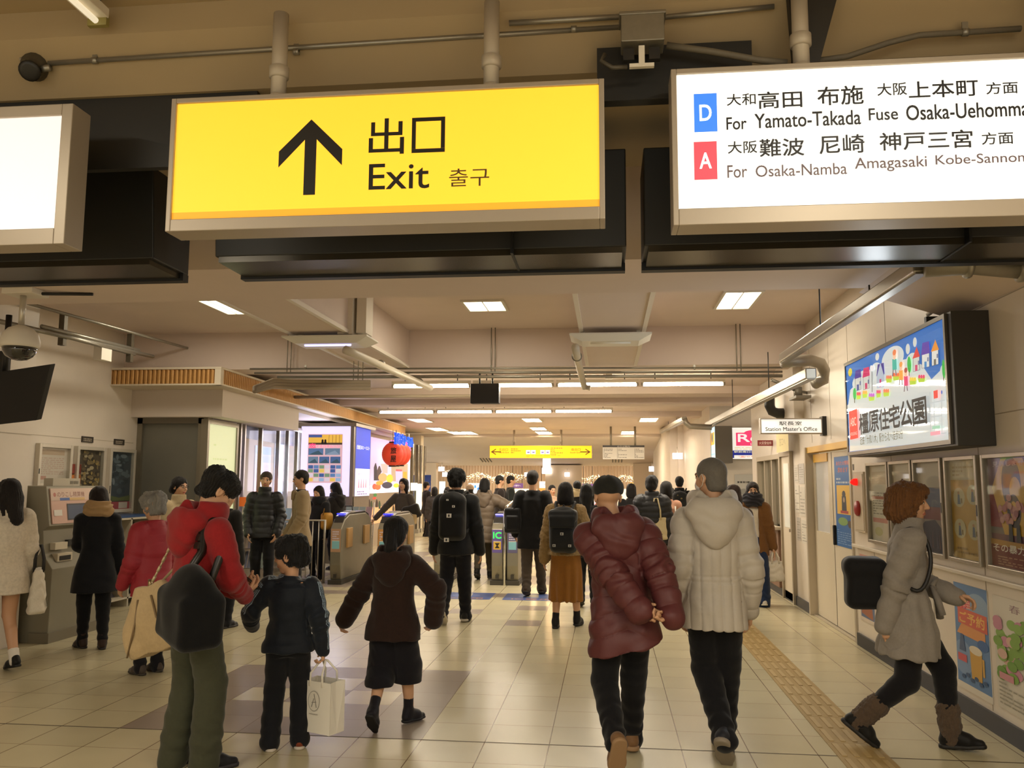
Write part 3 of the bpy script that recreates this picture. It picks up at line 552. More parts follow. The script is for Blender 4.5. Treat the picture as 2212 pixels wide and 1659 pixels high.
def art_notice(a, W, H):
    a.rect(0, 0, W, H, '#d8cfba'); a.lines(W*.1, W*.9, H*.35, H*.66, 9, '#8f8574', .4, 5); a.rect(W*.08, H*.55, W*.95, H*.59, '#b0603a'); a.rect(W*.08, H*.24, W*.9, H*.3, '#cf8f80'); a.ell(W*.35, H*.12, W*.2, H*.06, '#c9c08e'); a.rect(W*.1, H*.75, W*.9, H*.92, '#c9b79b')
def art_plain(a, W, H): a.rect(0, 0, W, H, '#d5cbb9'); a.lines(W*.1, W*.9, H*.1, H*.6, 9, '#8f8574', .4, 6); a.rect(W*.1, H*.7, W*.9, H*.9, '#bfb3a0')
def art_ship(a, W, H):
    a.rect(0, 0, W, H, '#8a7a72'); a.rect(0, H*.72, W, H, '#b6a994'); a.poly([(0, H*.62), (W*.3, H*.72), (W, H*.7), (W, H*.5), (0, H*.5)], '#4a506e'); a.rect(0, H*.36, W, H*.5, '#7a3a36'); a.poly([(0, 0), (W, 0), (W, H*.2), (W*.6, H*.36), (W*.2, H*.33), (0, H*.25)], '#3b3546')
    for k in range(9): a.poly([(W*(.1+k*.09), H*.05), (W*(.14+k*.09), H*.04), (W*(.12+k*.09), H*(.2+.1*(k % 3)/2))], ['#5b5470', '#6e4f4f', '#2c2a38'][k % 3])
def art_manner(a, W, H):
    a.rect(0, 0, W, H, '#c9a349'); a.rect(0, H*.8, W, H, '#cdbf94')
    for cx, cy in ((.28, .62), (.75, .65), (.27, .3), (.74, .3)):
        a.ell(W*cx, H*cy, W*.2, H*.1, '#cfc59a'); a.poly([(W*(cx-.06), H*(cy-.07)), (W*(cx+.05), H*(cy-.07)), (W*(cx+.02), H*(cy+.03)), (W*(cx-.04), H*(cy+.03))], '#6a7487'); a.ell(W*(cx-.01), H*(cy+.045), W*.035, H*.016, '#b98e66'); a.rect(W*(cx+.06), H*(cy-.06), W*(cx+.11), H*(cy-.01), '#8d7a4a')
    a.lines(W*.1, W*.9, H*.84, H*.96, 3, '#a68c46', .5, 7); a.lines(W*.15, W*.85, H*.05, H*.13, 2, '#a07f35', .5, 8)
def art_crime(a, W, H):
    a.rect(0, 0, W, H, '#6d4a58'); a.poly([(0, H*.3), (W, H*.3), (W, H*.62), (0, H*.74)], '#8b2f33'); a.rect(0, H*.3, W, H*.36, '#77706c'); a.rect(0, H*.36, W, H*.42, '#8b2f33')
    cx, cy = W*.46, H*.72; R = W*.42; a.poly([(cx+R*.95*math.cos(math.pi/3*k), cy+min(R*1.1*math.sin(math.pi/3*k), H*.27)) for k in range(6)], '#d2a53a'); a.ell(cx-.02, cy+.03, R*.42, R*.55, '#2d2a3c'); a.ell(cx+.03, cy-.02, R*.25, R*.3, '#d2a53a'); a.ell(cx, cy-.14, R*.3, R*.34, '#3a2d2c'); a.ell(cx, cy-.14, R*.15, R*.2, '#d2a53a')
    for k in range(26):
        an = random.uniform(0, 6.3); r = random.uniform(.02, .2); a.ell(cx+r*math.cos(an), H*.5+r*.6*math.sin(an), .03, .022, random.choice(['#bb7777', '#c98f86', '#a5656a']))
    for k in range(3): a.poly([(W*(.35+.14*k), H*.24), (W*(.43+.14*k), H*.24), (W*(.42+.14*k), H*.4), (W*(.36+.14*k), H*.4)], '#2b2427')
    a.rect(0, 0, W, H*.24, '#7a2a1c'); a.poly([(0, H*.2), (W, H*.17), (W, H*.225), (0, H*.25)], '#b5873a'); a.text('その暴力犯罪', W*.04, H*.135, W*.92, H*.075, '#e6ddcf', .015); a.lines(W*.12, W*.95, H*.02, H*.11, 4, '#b88a6a', .4, 12); a.text('見逃しません', W*.12, H*.92, W*.7, H*.05, '#c9b9b4')
case('narrow glazed notice case with orange bar beside the red alarm lamp', 1878, 1925, art_notice)
case('narrow pale glazed poster case, second from the red alarm lamp', 1928, 1977, art_plain)
case('glazed case with dark blue and red poster behind the woman in grey coat', 1981, 2043, art_ship)
case('glazed case holding yellow manners poster with four pale circles', 2050, 2121, art_manner)
case('glazed case with dark red police poster at the right edge', 2132, 2262, art_crime)
def flat_poster(name, label, X, ya, yb, z0, z1, art, cat='poster', grp=None, th=.004, base='#ded6c8', ru=RU, o=None):
    oo = (X, ya, z0) if o is None else o; W = abs(ya-yb)
    t = thing(name, label, cat, oo, grp); b = mbm(mat(base, .6)); slab(b, oo, ru, Z3, 0, 0, W, z1-z0, th); part('sheet', b, None, t)
    a = Art(np.array(oo)+np.cross(np.array(ru, float), Z3)*.0006, ru, Z3); a.bound = (W, z1-z0); art(a, W, z1-z0); a.build('print', t); return t
def art_party(a, W, H):
    a.rect(0, H*.06, W, H, '#5f86b8'); a.rect(0, 0, W, H*.06, '#e4ddd0'); a.ell(W*.7, H*.8, W*.35, H*.14, '#90abc9'); a.ell(W*.2, H*.3, W*.3, H*.16, '#7f9cc4')
    a.poly([(W*.08, H*.76), (W*.5, H*.78), (W*.5, H*.88), (W*.08, H*.87)], '#d8505a'); a.text('新年会', W*.1, H*.77, W*.4, H*.09, '#f2b9a6', .01); a.poly([(W*.1, H*.62), (W*.97, H*.6), (W*.97, H*.76), (W*.1, H*.77)], '#d9654f'); a.text('ご予約', W*.15, H*.63, W*.75, H*.11, '#f4c06a', .02); a.poly([(W*.05, H*.52), (W*.9, H*.5), (W*.9, H*.6), (W*.2, H*.62)], '#e39c5e')
    a.ell(W*.82, H*.48, W*.16, H*.05, '#3a66a3'); a.poly([(W*.45, H*.14), (W*.75, H*.14), (W*.78, H*.4), (W*.42, H*.4)], '#d4a64e'); a.ell(W*.6, H*.41, W*.19, H*.04, '#e8ddc6'); a.rect(W*.78, H*.2, W*.84, H*.36, '#d4a64e'); a.poly([(W*.1, H*.36), (W*.3, H*.36), (W*.24, H*.52), (W*.16, H*.52)], '#465e86'); a.rect(W*.05, H*.26, W*.32, H*.33, '#cf5a63')
    for k in range(6): a.ell(W*(.2+.13*k), H*(.12+.03*(k % 2)), W*.06, H*.02, '#33547f')
def art_green(a, W, H):
    a.rect(0, 0, W, H, '#d9d2c4'); a.text('春', W*.35, H*.88, W*.22, H*.07, '#8a6a74')
    for k in range(60): a.ell(random.uniform(.08, .95)*W, random.uniform(.3, .8)*H, W*.1, H*.045, random.choice(['#7fa548', '#6f9a3e', '#8db158', '#7fa548', '#c98aa0', '#d5b0a0']))
    a.lines(W*.08, W*.9, H*.05, H*.26, 6, '#a09a8a', .4, 14); a.rect(W*.1, H*.27, W*.4, H*.33, '#cf8f98')
def art_fish(a, W, H):
    a.rect(0, 0, W, H, '#d8cabb'); a.rect(W*.06, H*.05, W*.9, H*.5, '#5d6f92'); a.poly([(W*.1, H*.1), (W*.8, H*.06), (W*.7, H*.4), (W*.2, H*.45)], '#a3654a'); a.ell(W*.5, H*.55, W*.3, H*.06, '#d66a52'); a.rect(W*.1, H*.78, W*.9, H*.93, '#d49a90'); a.rect(W*.12, H*.62, W*.6, H*.7, '#7da05a')
def art_white(a, W, H): a.rect(0, 0, W, H, '#dbd4c6'); a.lines(W*.1, W*.9, H*.1, H*.85, 14, '#a79f92', .3, 15)
flat_poster('poster', 'small low poster with red fish behind the black shoulder bag', 2.495, 9.02, 8.5, .27, .98-.02, art_fish)
flat_poster('poster', 'white text poster low on the wall behind the grey coat', 2.495, 7.55, 7.05, .16, .95, art_white)
yA, yB = ux(2066, 1380, 2.495)[1], ux(2138, 1400, 2.495)[1]; flat_poster('poster', 'blue and orange party poster low on the wall at right', 2.495, yA, yB, ux(2068, 1478, 2.495)[2], ux(2068, 1258, 2.495)[2], art_party)
yA, yB = ux(2150, 1400, 2.495)[1], ux(2236, 1400, 2.495)[1]; flat_poster('poster', 'white poster with green patch low at the right edge', 2.495, yA, yB-.12, ux(2150, 1520, 2.495)[2], ux(2150, 1285, 2.495)[2], art_green)
# ---- the big lit billboard
BX = 2.25; tl, br = ux(1826, 790, BX), ux(2052, 962, BX); yF, yN = tl[1], br[1]; z0, z1 = ux(1832, 975, BX)[2]-.01, ux(2045, 688, BX)[2]+.01
t = thing('billboard', 'big lit wall billboard of a housing park with cartoon houses', 'billboard', (2.4, (yF+yN)/2, z0))
b = mbm(mat('#3b3833', .45, .2)); b.box((BX+.012, yN-.1, z0-.045), (2.5, yF+.03, z1+.035)); part('cabinet', b, None, t, .004)
b = mbm(mat('#6e675c', .35, .6)); W, Hh = yF-yN, z1-z0
for q in ((-.03, -.03, 0, Hh+.03), (W, -.03, W+.03, Hh+.03), (0, -.03, W, 0), (0, Hh, W, Hh+.03)): slab(b, (BX-.006, yF, z0), RU, Z3, *q, .02)
part('frame', b, None, t)
a = Art((BX+.004, yF, z0), RU, Z3, .5, .6)
def B(cx, cy):
    q = ux(1800+cx/4.74, 640+cy/4.74, BX); return max(0, min(W, yF-q[1])), max(0, min(Hh, q[2]-z0))
def BP(pts, c): a.poly([B(*p) for p in pts], c)
def BE(cx, cy, rx, ry, c):
    p = B(cx, cy); qx = abs(B(cx+rx, cy)[0]-p[0]); qy = abs(B(cx, cy+ry)[1]-p[1]); a.poly([(min(W, max(0, p[0]+qx*math.cos(k*.2244))), min(Hh, max(0, p[1]+qy*math.sin(k*.2244)))) for k in range(28)], c)
a.rect(0, 0, W, Hh, '#2f7fe0')
BP([(150, 1100), (170, 960), (330, 780), (480, 690), (760, 640), (900, 700), (1000, 850), (1080, 770), (1180, 720), (1215, 1490), (165, 1590)], '#f2f8fb')
for e in ((600, 640, 120, 125), (430, 760, 60, 80), (800, 690, 75, 110), (1120, 790, 90, 90), (300, 860, 120, 100), (180, 1120, 50, 30)): BE(*e, '#f2f8fb')
BE(170, 778, 20, 42, '#f4e23a')
for e in ((447, 620, 20, 38), (760, 540, 22, 55), (832, 470, 20, 50)): BE(*e, '#f4f6f4')
def house(x0, x1, yr, yw, yb, roof, wall='#eef0ee', door='#e03a7a', pk=0):
    m_ = (x0+x1)/2; BP([(x0+6, yw-8), (x1-6, yw-22), (x1-4, yb-20), (x0+8, yb)], '#3a3a44'); BP([(x0+9, yw-10), (x1-9, yw-24), (x1-7, yb-22), (x0+11, yb-4)], wall)
    BP([(x0, yw), (x0+(x1-x0)*(.15 if not pk else .5), yr+8), (x1-(x1-x0)*(.1 if not pk else .49), yr-10), (x1, yw-24)], roof); BP([(m_-12, yb-70), (m_+12, yb-74), (m_+13, yb-14), (m_-11, yb-8)], door)
    BP([(m_+18, yw+20), (m_+32, yw+18), (m_+32, yw+60), (m_+18, yw+62)], '#6d79a8')
house(215, 285, 755, 850, 975, '#5b3fb0', door='#5a64b0'); house(298, 372, 730, 835, 960, '#ee2f7a'); house(442, 524, 690, 820, 945, '#4a3aa8')
BP([(445, 830), (483, 680), (520, 815), (520, 930), (447, 945)], '#cfdcf4'); BP([(474, 850), (492, 846), (494, 925), (476, 930)], '#e0368a')
house(812, 890, 520, 640, 775, '#e8332e', pk=1); house(902, 992, 470, 605, 740, '#5a2fb4', door='#3a8fd4'); house(1004, 1086, 450, 570, 715, '#f59a22', pk=1, door='#70706a')
for e in ((222, 1000, 16, 62), (782, 700, 20, 85), (1136, 745, 28, 100)): BE(*e, '#2fc34a'); BP([(e[0]-4, e[1]+e[3]-20), (e[0]+4, e[1]+e[3]-20), (e[0]+4, e[1]+e[3]+30), (e[0]-4, e[1]+e[3]+30)], '#6a5a40')
BP([(398, 770), (404, 770), (406, 980), (400, 982)], '#4a4a50'); BE(393, 735, 12, 30, '#e4e4ea'); BE(412, 735, 12, 30, '#e4e4ea')
for x, y, w, c in ((265, 1020, 24, '#e0344a'), (330, 1005, 26, '#f0b030'), (400, 1035, 32, '#c050d0'), (472, 1000, 24, '#e03a6a'), (552, 990, 32, '#f07a40'), (580, 850, 32, '#e8744a'), (655, 825, 34, '#f0642a'), (828, 870, 36, '#f2d030'), (918, 845, 38, '#e0306a')):
    BP([(x-w, y-8), (x+w, y-18), (x+w*.8, y+30), (x-w*.8, y+38)], '#b4d52f')
    for k in (-.6, 0, .6): BE(x+w*k, y-22, w*.3, 20, c)
# gardener and two children at play, plain cut-out figures
for x, y, s, c, h_ in ((640, 690, 1.0, '#2fb0a0', '#e2763a'), (708, 800, .9, '#f0a030', '#e8963a'), (760, 860, .9, '#e03070', '#a83a2a')):
    BP([(x-22*s, y-45*s), (x+20*s, y-50*s), (x+24*s, y+60*s), (x-20*s, y+66*s)], c); BE(x, y-85*s, 17*s, 45*s, '#f0bfa0'); BE(x, y-115*s, 19*s, 30*s, h_); BP([(x-16*s, y+60*s), (x-6*s, y+60*s), (x-12*s, y+130*s), (x-24*s, y+130*s)], '#7a6a74'); BP([(x+6*s, y+60*s), (x+16*s, y+60*s), (x+26*s, y+118*s), (x+14*s, y+122*s)], '#7a6a74')
BP([(175, 1180), (258, 1150), (270, 1450), (187, 1470)], '#f0402e'); q0, q1 = B(190, 1335), B(246, 1235); a.text('ABC', q0[0], q0[1], q1[0]-q0[0], q1[1]-q0[1], '#f8d0c0', .01); q0, q1 = B(192, 1430), B(258, 1385); a.text('HOUSING', q0[0], q0[1], q1[0]-q0[0], max(.03, q1[1]-q0[1]), '#f8d0c0', .01)
for ch, x0, x1, yb, yt in (('橿', 285, 372, 1420, 1170), ('原', 385, 478, 1398, 1145), ('住', 490, 585, 1380, 1120), ('宅', 592, 695, 1360, 1085), ('公', 708, 826, 1345, 1040), ('園', 838, 972, 1330, 1010)):
    q0, q1 = B(x0, yb), B(x1, yt+8); a.text(ch, q0[0], q0[1], q1[0]-q0[0], abs(q1[1]-q0[1]), '#2c2630', .022, 0)
q0, q1 = B(295, 1530), B(735, 1425); a.text('近鉄「大和八木」駅から北へ徒歩5分', q0[0], q0[1]+.005, q1[0]-q0[0], .075, '#8a8450', .004, 0)
for p_, q_ in (((1010, 1090), (1195, 1050)), ((1020, 1230), (1140, 1215)), ((1130, 1400), (1200, 1390))): BP([p_, q_, (q_[0], q_[1]+12), (p_[0], p_[1]+12)], '#c4ccd0')
for x in (1012, 1052, 1130): BP([(x, 980), (x+8, 978), (x+14, 1400), (x+6, 1402)], '#c4ccd0')
BP([(1052, 970), (1096, 958), (1098, 1040), (1056, 1050)], '#f04438'); BE(1138, 982, 8, 20, '#4a6fd0'); BP([(1020, 1390), (1122, 1376), (1124, 1414), (1022, 1428)], '#f4a8b8'); BP([(1040, 1330), (1120, 1322), (1120, 1352), (1040, 1362)], '#a8dcc0')
a.build('lit_face', t)
b = mbm(glassm); slab(b, (BX-.004, yF, z0), RU, Z3, 0, 0, W, Hh, .003); part('glass', b, None, t)
b = mbm(dark); b.box((2.28, yF-2.0, z1+.035), (2.5, yF-1.96, z1+.09)); part('bracket', b, None, t)
area_light('billboard_light', (BX-.06, (yF+yN)/2, (z0+z1)/2), 1.9, .7, 14, (.86, .94, 1.0), (0, math.radians(90), 0))
# ---- office: projecting sign, red placard, door, counter window, notices, alarm
def office_art(a, W, H):
    a.text('駅長室', W*.30, H*.55, W*.38, H*.30, '#3a3633', .012, 0); a.text("Station Master's Office", W*.07, H*.13, W*.86, H*.30, '#3a3633', .01, 0)
q0, q1 = uy(1643, 937, 10.1), uy(1783, 903, 10.1); lightbox('office_sign', "small lit white sign reading Station Master's Office by the right wall", q0[0], 2.46, q0[2], q1[2], 10.1, .1, fr=.012, bottom=0, face='#fbf7ee', emit=.5, art=office_art)
b = mbm(dark); b.box((2.455, 10.08, q0[2]-.02), (2.5, 10.22, q1[2]+.02)); single('sign_bracket', b, None, 'dark wall bracket holding the office sign', 'bracket')
q0, q1 = uy(1637, 963, 13.3), uy(1675, 951, 13.3); t = thing('fire_placard', 'small red placard with white characters beneath the office sign', 'sign', ((q0[0]+q1[0])/2, 13.3, q0[2]))
b = mbm(mat('#7d1f1c', .5)); b.box((q0[0], 13.3, q0[2]), (2.5, 13.33, q1[2])); part('plate', b, None, t)
a = Art((q0[0], 13.299, q0[2]), X3, Z3); a.text('火災受信所', .02, .018, 2.5-q0[0]-.04, q1[2]-q0[2]-.036, '#e0c8bd', .01); a.build('lettering', t)
# sliding door in its recess
d = struct('door_1', mbm(mat('#ddd1ba', .42)).box((2.55, 10.12, .02), (2.6, 11.06, 1.03)).box((2.55, 9.2, .02), (2.62, 10.14, 1.96)).box((2.55, 10.12, 1.03), (2.6, 10.3, 1.96)).box((2.55, 10.96, 1.03), (2.6, 11.06, 1.96)).box((2.55, 10.3, 1.88), (2.6, 10.96, 1.96)), None)
struct('door_frame', mbm(mat('#bdb19c', .45, .3)).box((2.46, 11.03, 0), (2.63, 11.09, 2.05)).box((2.49, 9.16, 0), (2.63, 9.22, 2.05)).box((2.5, 9.2, -.001), (2.64, 11.06, .012)), None, d)
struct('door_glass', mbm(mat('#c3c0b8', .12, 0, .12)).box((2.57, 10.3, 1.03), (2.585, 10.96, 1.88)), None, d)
struct('door_lintel_reflection', mbm(mat('#e0ac2c', .35)).box((2.48, 9.16, 1.98), (2.62, 11.09, 2.05)).box((2.54, 10.3, 1.86), (2.548, 10.96, 1.96)), None, d)  # exit sign's yellow reflection, painted on the lintel and across the glass top
struct('door_handle', mbm(black).box((2.515, 10.02, .92), (2.55, 10.06, 1.14)), None, d, .008)
def art_police(a, W, H):
    a.rect(0, 0, W, H, '#2f6bb0'); a.text('あなたの情報', W*.12, H*.9, W*.75, H*.05, '#e0743a', .01); a.text('求めます', W*.2, H*.82, W*.6, H*.06, '#e0743a', .01); a.lines(W*.1, W*.9, H*.70, H*.78, 2, '#c0cbd8', .5, 21); a.rect(W*.1, H*.36, W*.9, H*.68, '#eec04e'); a.poly([(W*.38, H*.4), (W*.66, H*.4), (W*.64, H*.56), (W*.4, H*.56)], '#34363f'); a.ell(W*.52, H*.58, W*.1, H*.04, '#34363f'); a.ell(W*.52, H*.52, W*.05, H*.03, '#b9a28a'); a.rect(W*.3, H*.37, W*.75, H*.4, '#b33f33')
    a.ell(W*.42, H*.28, W*.28, H*.045, '#7ea15a'); a.ell(W*.8, H*.26, W*.1, H*.04, '#5b4a3c'); a.lines(W*.06, W*.94, H*.03, H*.2, 7, '#7fa3cf', .4, 22)
flat_poster('poster', 'blue poster with orange heading on the office sliding door', 2.545, 10.0, 9.32, .92, 1.9, art_police)
# counter window
w = struct('window_1', mbm(mat('#b8ac97', .45, .3)).box((2.47, 12.72, .95), (2.66, 12.79, 2.03)).box((2.47, 14.56, .95), (2.66, 14.63, 2.03)).box((2.47, 12.79, 1.96), (2.66, 14.56, 2.03)).box((2.49, 13.4, .98), (2.56, 13.46, 1.96)).box((2.49, 14.0, .98), (2.56, 14.05, 1.96)), None)
struct('window_sill', mbm(mat('#cbbda6', .4)).box((2.36, 12.7, .94), (2.66, 14.65, .98)), None, w)
struct('window_glass', mbm(glassm).box((2.54, 12.79, .98), (2.545, 14.56, 1.96)), None, w)
b = mbm(mat('#cfc3ad', .6)); b.box((3.7, 11.2, 0), (3.8, 15.0, 2.6)); b.box((2.66, 11.2, 2.5), (3.7, 15.0, 2.6)); b.box((2.66, 11.1, 0), (3.8, 11.2, 2.6)); struct('wall_office', b, None)
b = mbm(mat('#7a5b45', .6, kind='wall', scale=30)); b.box((2.44, 12.8, .12), (2.498, 14.5, .93)); struct('trim_6', b, None)
reclamp('lamp inside the station office behind the counter window', 3.2, 13.6, 2.5, .3, 1.2, 4, None)
# office door farther along
d = struct('door_2', mbm(mat('#cfc2aa', .45)).box((2.478, 11.98, .02), (2.498, 12.6, 1.98)), None)
struct('door_frame', mbm(mat('#a79b86', .4, .4)).box((2.45, 12.6, 0), (2.5, 12.66, 2.04)).box((2.45, 11.92, 0), (2.5, 11.98, 2.04)).box((2.45, 11.98, 1.98), (2.5, 12.6, 2.04)), None, d)
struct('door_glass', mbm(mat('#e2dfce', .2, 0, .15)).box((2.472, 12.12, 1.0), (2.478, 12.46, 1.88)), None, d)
struct('door_handle', mbm(alu).box((2.44, 12.02, .95), (2.478, 12.06, .99)), None, d)
for k, (ya, yb, za, zb) in enumerate(((11.85, 11.62, 1.62, 1.85), (11.58, 11.28, 1.6, 1.86), (11.85, 11.6, 1.22, 1.58), (11.58, 11.26, 1.18, 1.56), (11.8, 11.58, .86, 1.16), (11.52, 11.2, .84, 1.14))):
    flat_poster('notice', '%s notice sheet, %s row, on the wall between office doors' % (['left', 'right'][k % 2], ['top', 'middle', 'bottom'][k//2]), 2.496, ya, yb, za, zb, lambda a, W, H: (a.rect(0, 0, W, H, ['#d8d0c2', '#c9c3bb', '#dcd5c6'][k % 3]), a.lines(W*.1, W*.9, H*.1, H*.9, 7, '#9a9284', .35, 30+k)), 'notice', 'notices by the office door')
flat_poster('poster', 'pale yellow notice over the door frame below the office sign', 2.37, 12.35, 11.55, 2.03, 2.45, lambda a, W, H: (a.rect(0, 0, W, H, '#d9c88f'), a.text('御用の方は', W*.2, H*.6, W*.6, H*.2, '#a59668'), a.text('窓口へ', W*.25, H*.2, W*.5, H*.25, '#a59668')))
t = thing('fire_alarm', 'fire alarm panel with glowing red lamp and red call button', 'alarm', (2.5, 8.85, 1.3))
b = mbm(mat('#cdbfa8', .4)); b.box((2.47, 8.66, 1.13), (2.5, 9.0, 1.72)); b.box((2.465, 8.68, 1.15), (2.47, 8.98, 1.7)); part('panel', b, None, t, .004)
b = mbm(mat('#f01512', .25, 0, 1.0)); b.lathe([(.036, 0), (.034, .03), (.02, .055), (.006, .065)], (2.466, 8.86, 1.62), 20, (-1, 0, 0)); part('lamp', b, None, t)
b = mbm(mat('#9e231f', .35)); b.lathe([(.075, 0), (.075, .018), (.06, .03), (.02, .036)], (2.466, 8.84, 1.36), 24, (-1, 0, 0)); part('call_button', b, None, t)
for k, z in enumerate((1.74, 1.66, 1.585)):
    b = mbm(mat('#5d554a', .5)); b.box((2.496, 9.06, z), (2.5, 9.1, z+.06)); single('label_plate', b, None, 'small dark label plate left of the red lamp, %s of three' % ['top', 'middle', 'bottom'][k], 'plate', 'label plates by the alarm')
# ---- lit signs on the wall past the office
def rel_art(a, W, H):
    a.rect(0, 0, W, H, '#f6f3ea'); a.rect(W*.14, H*.42, W*.98, H*.84, '#ee3f72'); a.ell(W*.72, H*.84, W*.36, H*.09, '#ee3f72'); a.text('Rel', W*.19, H*.54, W*.68, H*.26, '#fff2f2', .02); a.text('レリエ', W*.52, H*.445, W*.34, H*.06, '#fff2f2', 0); a.lines(W*.1, W*.9, H*.3, H*.4, 2, '#d5c390', .4, 41); a.rect(.02, .02, W, H*.27, '#1d2a88'); a.text('駅前南口から西へ', W*.08, H*.2, W*.88, H*.055, '#fff7c0', .01); a.rect(W*.08, H*.03, W, H*.12, '#f6f3ea'); a.text('☎0744-25', W*.2, H*.045, W*.75, H*.06, '#e06a50', .01)
q0, q1 = uy(1578, 993, 17.68), uy(1640, 922, 17.68); lightbox('lit_sign', 'lit pink and white clinic sign with telephone number past the office corner', q0[0], q1[0]+.2, q0[2], q1[2], 17.68, .1, fr=.015, bottom=0, emit=.55, art=rel_art)
q0, q1 = uy(1546, 1000, 17.2), uy(1578, 920, 17.2); t = thing('sign_cabinet', 'grey sign cabinet with a lit side face left of the pink sign', 'sign', (q0[0], 17.2, q0[2]))
b = mbm(mat('#6f695f', .5)); b.box((q0[0], 17.2, q0[2]), (q1[0]+.03, 17.75, q1[2])); part('cabinet', b, None, t)
a = Art((q0[0]-.002, 18.0, q0[2]+.02), RU, Z3, .6); a.rect(.0, 0, .78, q1[2]-q0[2]-.03, '#bfe3f4'); a.rect(.1, .35, .7, .6, '#f2b13a'); a.ell(.35, .5, .12, .1, '#4a5a54'); a.lines(.1, .7, .05, .3, 5, '#7fb0cc', .4, 44); a.build('lit_face', t)
b = mbm(mat('#6f695f', .5)); b.box((q0[0], 17.75, q0[2]), (q0[0]+.1, 17.8, q1[2])); part('bracket', b, None, t)
flat_poster('map_board', 'white notice board with small map under the pink sign', 0, 2.32+.0, 3.2, .55, 1.78, lambda a, W, H: (a.rect(0, 0, W, H, '#cfcbc2'), a.lines(W*.06, W*.4, H*.86, H*.92, 1, '#55524c', .5, 50), a.ell(W*.2, H*.72, W*.1, H*.05, '#a5a29a'), a.lines(W*.06, W*.9, H*.1, H*.6, 12, '#a5a29a', .3, 51)), 'board', ru=(1, 0, 0), o=(uy(1587, 1040, 17.79)[0], 17.79, .55))
q0, q1 = uy(1481, 1002, 23.9), uy(1536, 951, 23.9); t = thing('taxi_placard', 'white taxi stand placard with round crest and red bar on far wall', 'sign', (q0[0], 23.95, q0[2]))
b = mbm(mat('#d9d3d0', .5)); b.box((q0[0], 23.95, q0[2]-.3), (q1[0]+.5, 23.99, q1[2])); part('plate', b, None, t)
a = Art((q0[0], 23.949, q0[2]-.3), X3, Z3); W, H_ = q1[0]+.5-q0[0], q1[2]-q0[2]+.3
a.ell(.22, H_*.84, .085, .085, '#3d3a66'); a.ell(.22, H_*.84, .065, .065, '#d9d3d0'); a.ell(.22, H_*.84, .035, .035, '#3d3a66'); a.text('近鉄タクシー', .34, H_*.79, .8, .14, '#3a3750', .015); a.text('のりば', .36, H_*.66, .48, .13, '#c03a44', .015); a.rect(0, H_*.53, W, H_*.585, '#2e2a2a'); a.text('TAXI PLACE', .15, H_*.535, .7, .045, '#d9d3d0', .02); a.rect(.2, H_*.38, W, H_*.45, '#c24a55'); a.build('lettering', t)
for k, (px, py, Y, s, lb) in enumerate(((1181, 999, 33.2, .3, 'bright square lit sign under the far yellow sign'), (1181, 1017, 35.3, .3, 'small lit sign on the pillar under the far yellow sign'), (1464, 985, 23.6, .2, 'small lit lamp box on column beside the taxi placard'), (1409, 1013, 32.9, .24, 'small lit lamp at the right edge of the far opening'), (1457, 1013, 32.5, .22, 'small lit lamp on the far right column'), (953, 1013, 33, .22, 'small lit lamp at the left edge of the far opening'), (961, 1025, 34.8, .22, 'lower small lit lamp at left of the far opening'), (1138, 1025, 35.2, .2, 'small lit lamp left of the far pillar'), (1225, 1025, 35.2, .2, 'small lit lamp right of the far pillar'))):
    p = uy(px, py, Y); w_ = s*(1.3 if k in (1, 2) else 1); h_ = s*(1.4 if k == 0 else .8)
    t = thing('lamp_box', lb, 'lamp', p, 'small lit boxes at the far end')
    b = mbm(mat('#fdf6f4', .4, 0, 2.4)); b.box(p+(-w_/2, 0, -h_/2), p+(w_/2, .1, h_/2)); part('lit_box', b, None, t)
    b = mbm(offwhite); b.box(p+(-w_*.1, .1, -h_*.2), p+(w_*.1, .16, h_*.2)); b.cyl(p+(0, .13, 0), p+(0, .13, .25), .012, 6); part('bracket', b, None, t)
# far passage: garlands, banners, lit adverts
for k, (x0, x1, py, lb) in enumerate(((965, 1140, 1018, 'fairy light garland across the left far opening'), (1230, 1400, 1024, 'fairy light garland across the right far opening'))):
    pa, pb_ = uy(x0, py, 37.5), uy(x1, py+2, 37.5); t = thing('fairy_lights', lb, 'lights', pa, 'festoon lights')
    w = MB(); w.use(mat('#6a6350', .6)); pts = []
    rg = random.Random(k)
    for q in range(41):
        f = q/40; pts.append(pa+(pb_-pa)*f+np.array((0, 0, .1*math.sin(f*19+k)-.16*math.sin(f*math.pi))))
    w.tube(pts, .006, 5); [w.cyl(pts[q], (pts[q][0], pts[q][1], 3.02), .004, 5) for q in (0, 10, 20, 30, 40)]; part('cord', w, None, t)
    w = MB()
    for q in range(420):
        f = rg.random(); i = int(f*39); c = pts[i]+np.array((rg.uniform(-.1, .1), rg.uniform(-.05, .05), rg.uniform(-.3, .05)*rg.random())); w.use(mat(rg.choice(['#ffe2a8', '#fff3da', '#cfeec0', '#ffb36a']), .4, 0, 3.0)); s = .014
        w.add([c+(s, 0, 0), c+(-s, 0, 0), c+(0, s, 0), c+(0, -s, 0), c+(0, 0, s), c+(0, 0, -s)], [(0, 2, 4), (2, 1, 4), (1, 3, 4), (3, 0, 4), (2, 0, 5), (1, 2, 5), (3, 1, 5), (0, 3, 5)])
    o = part('light_net', w, None, t); o['kind'] = 'stuff'
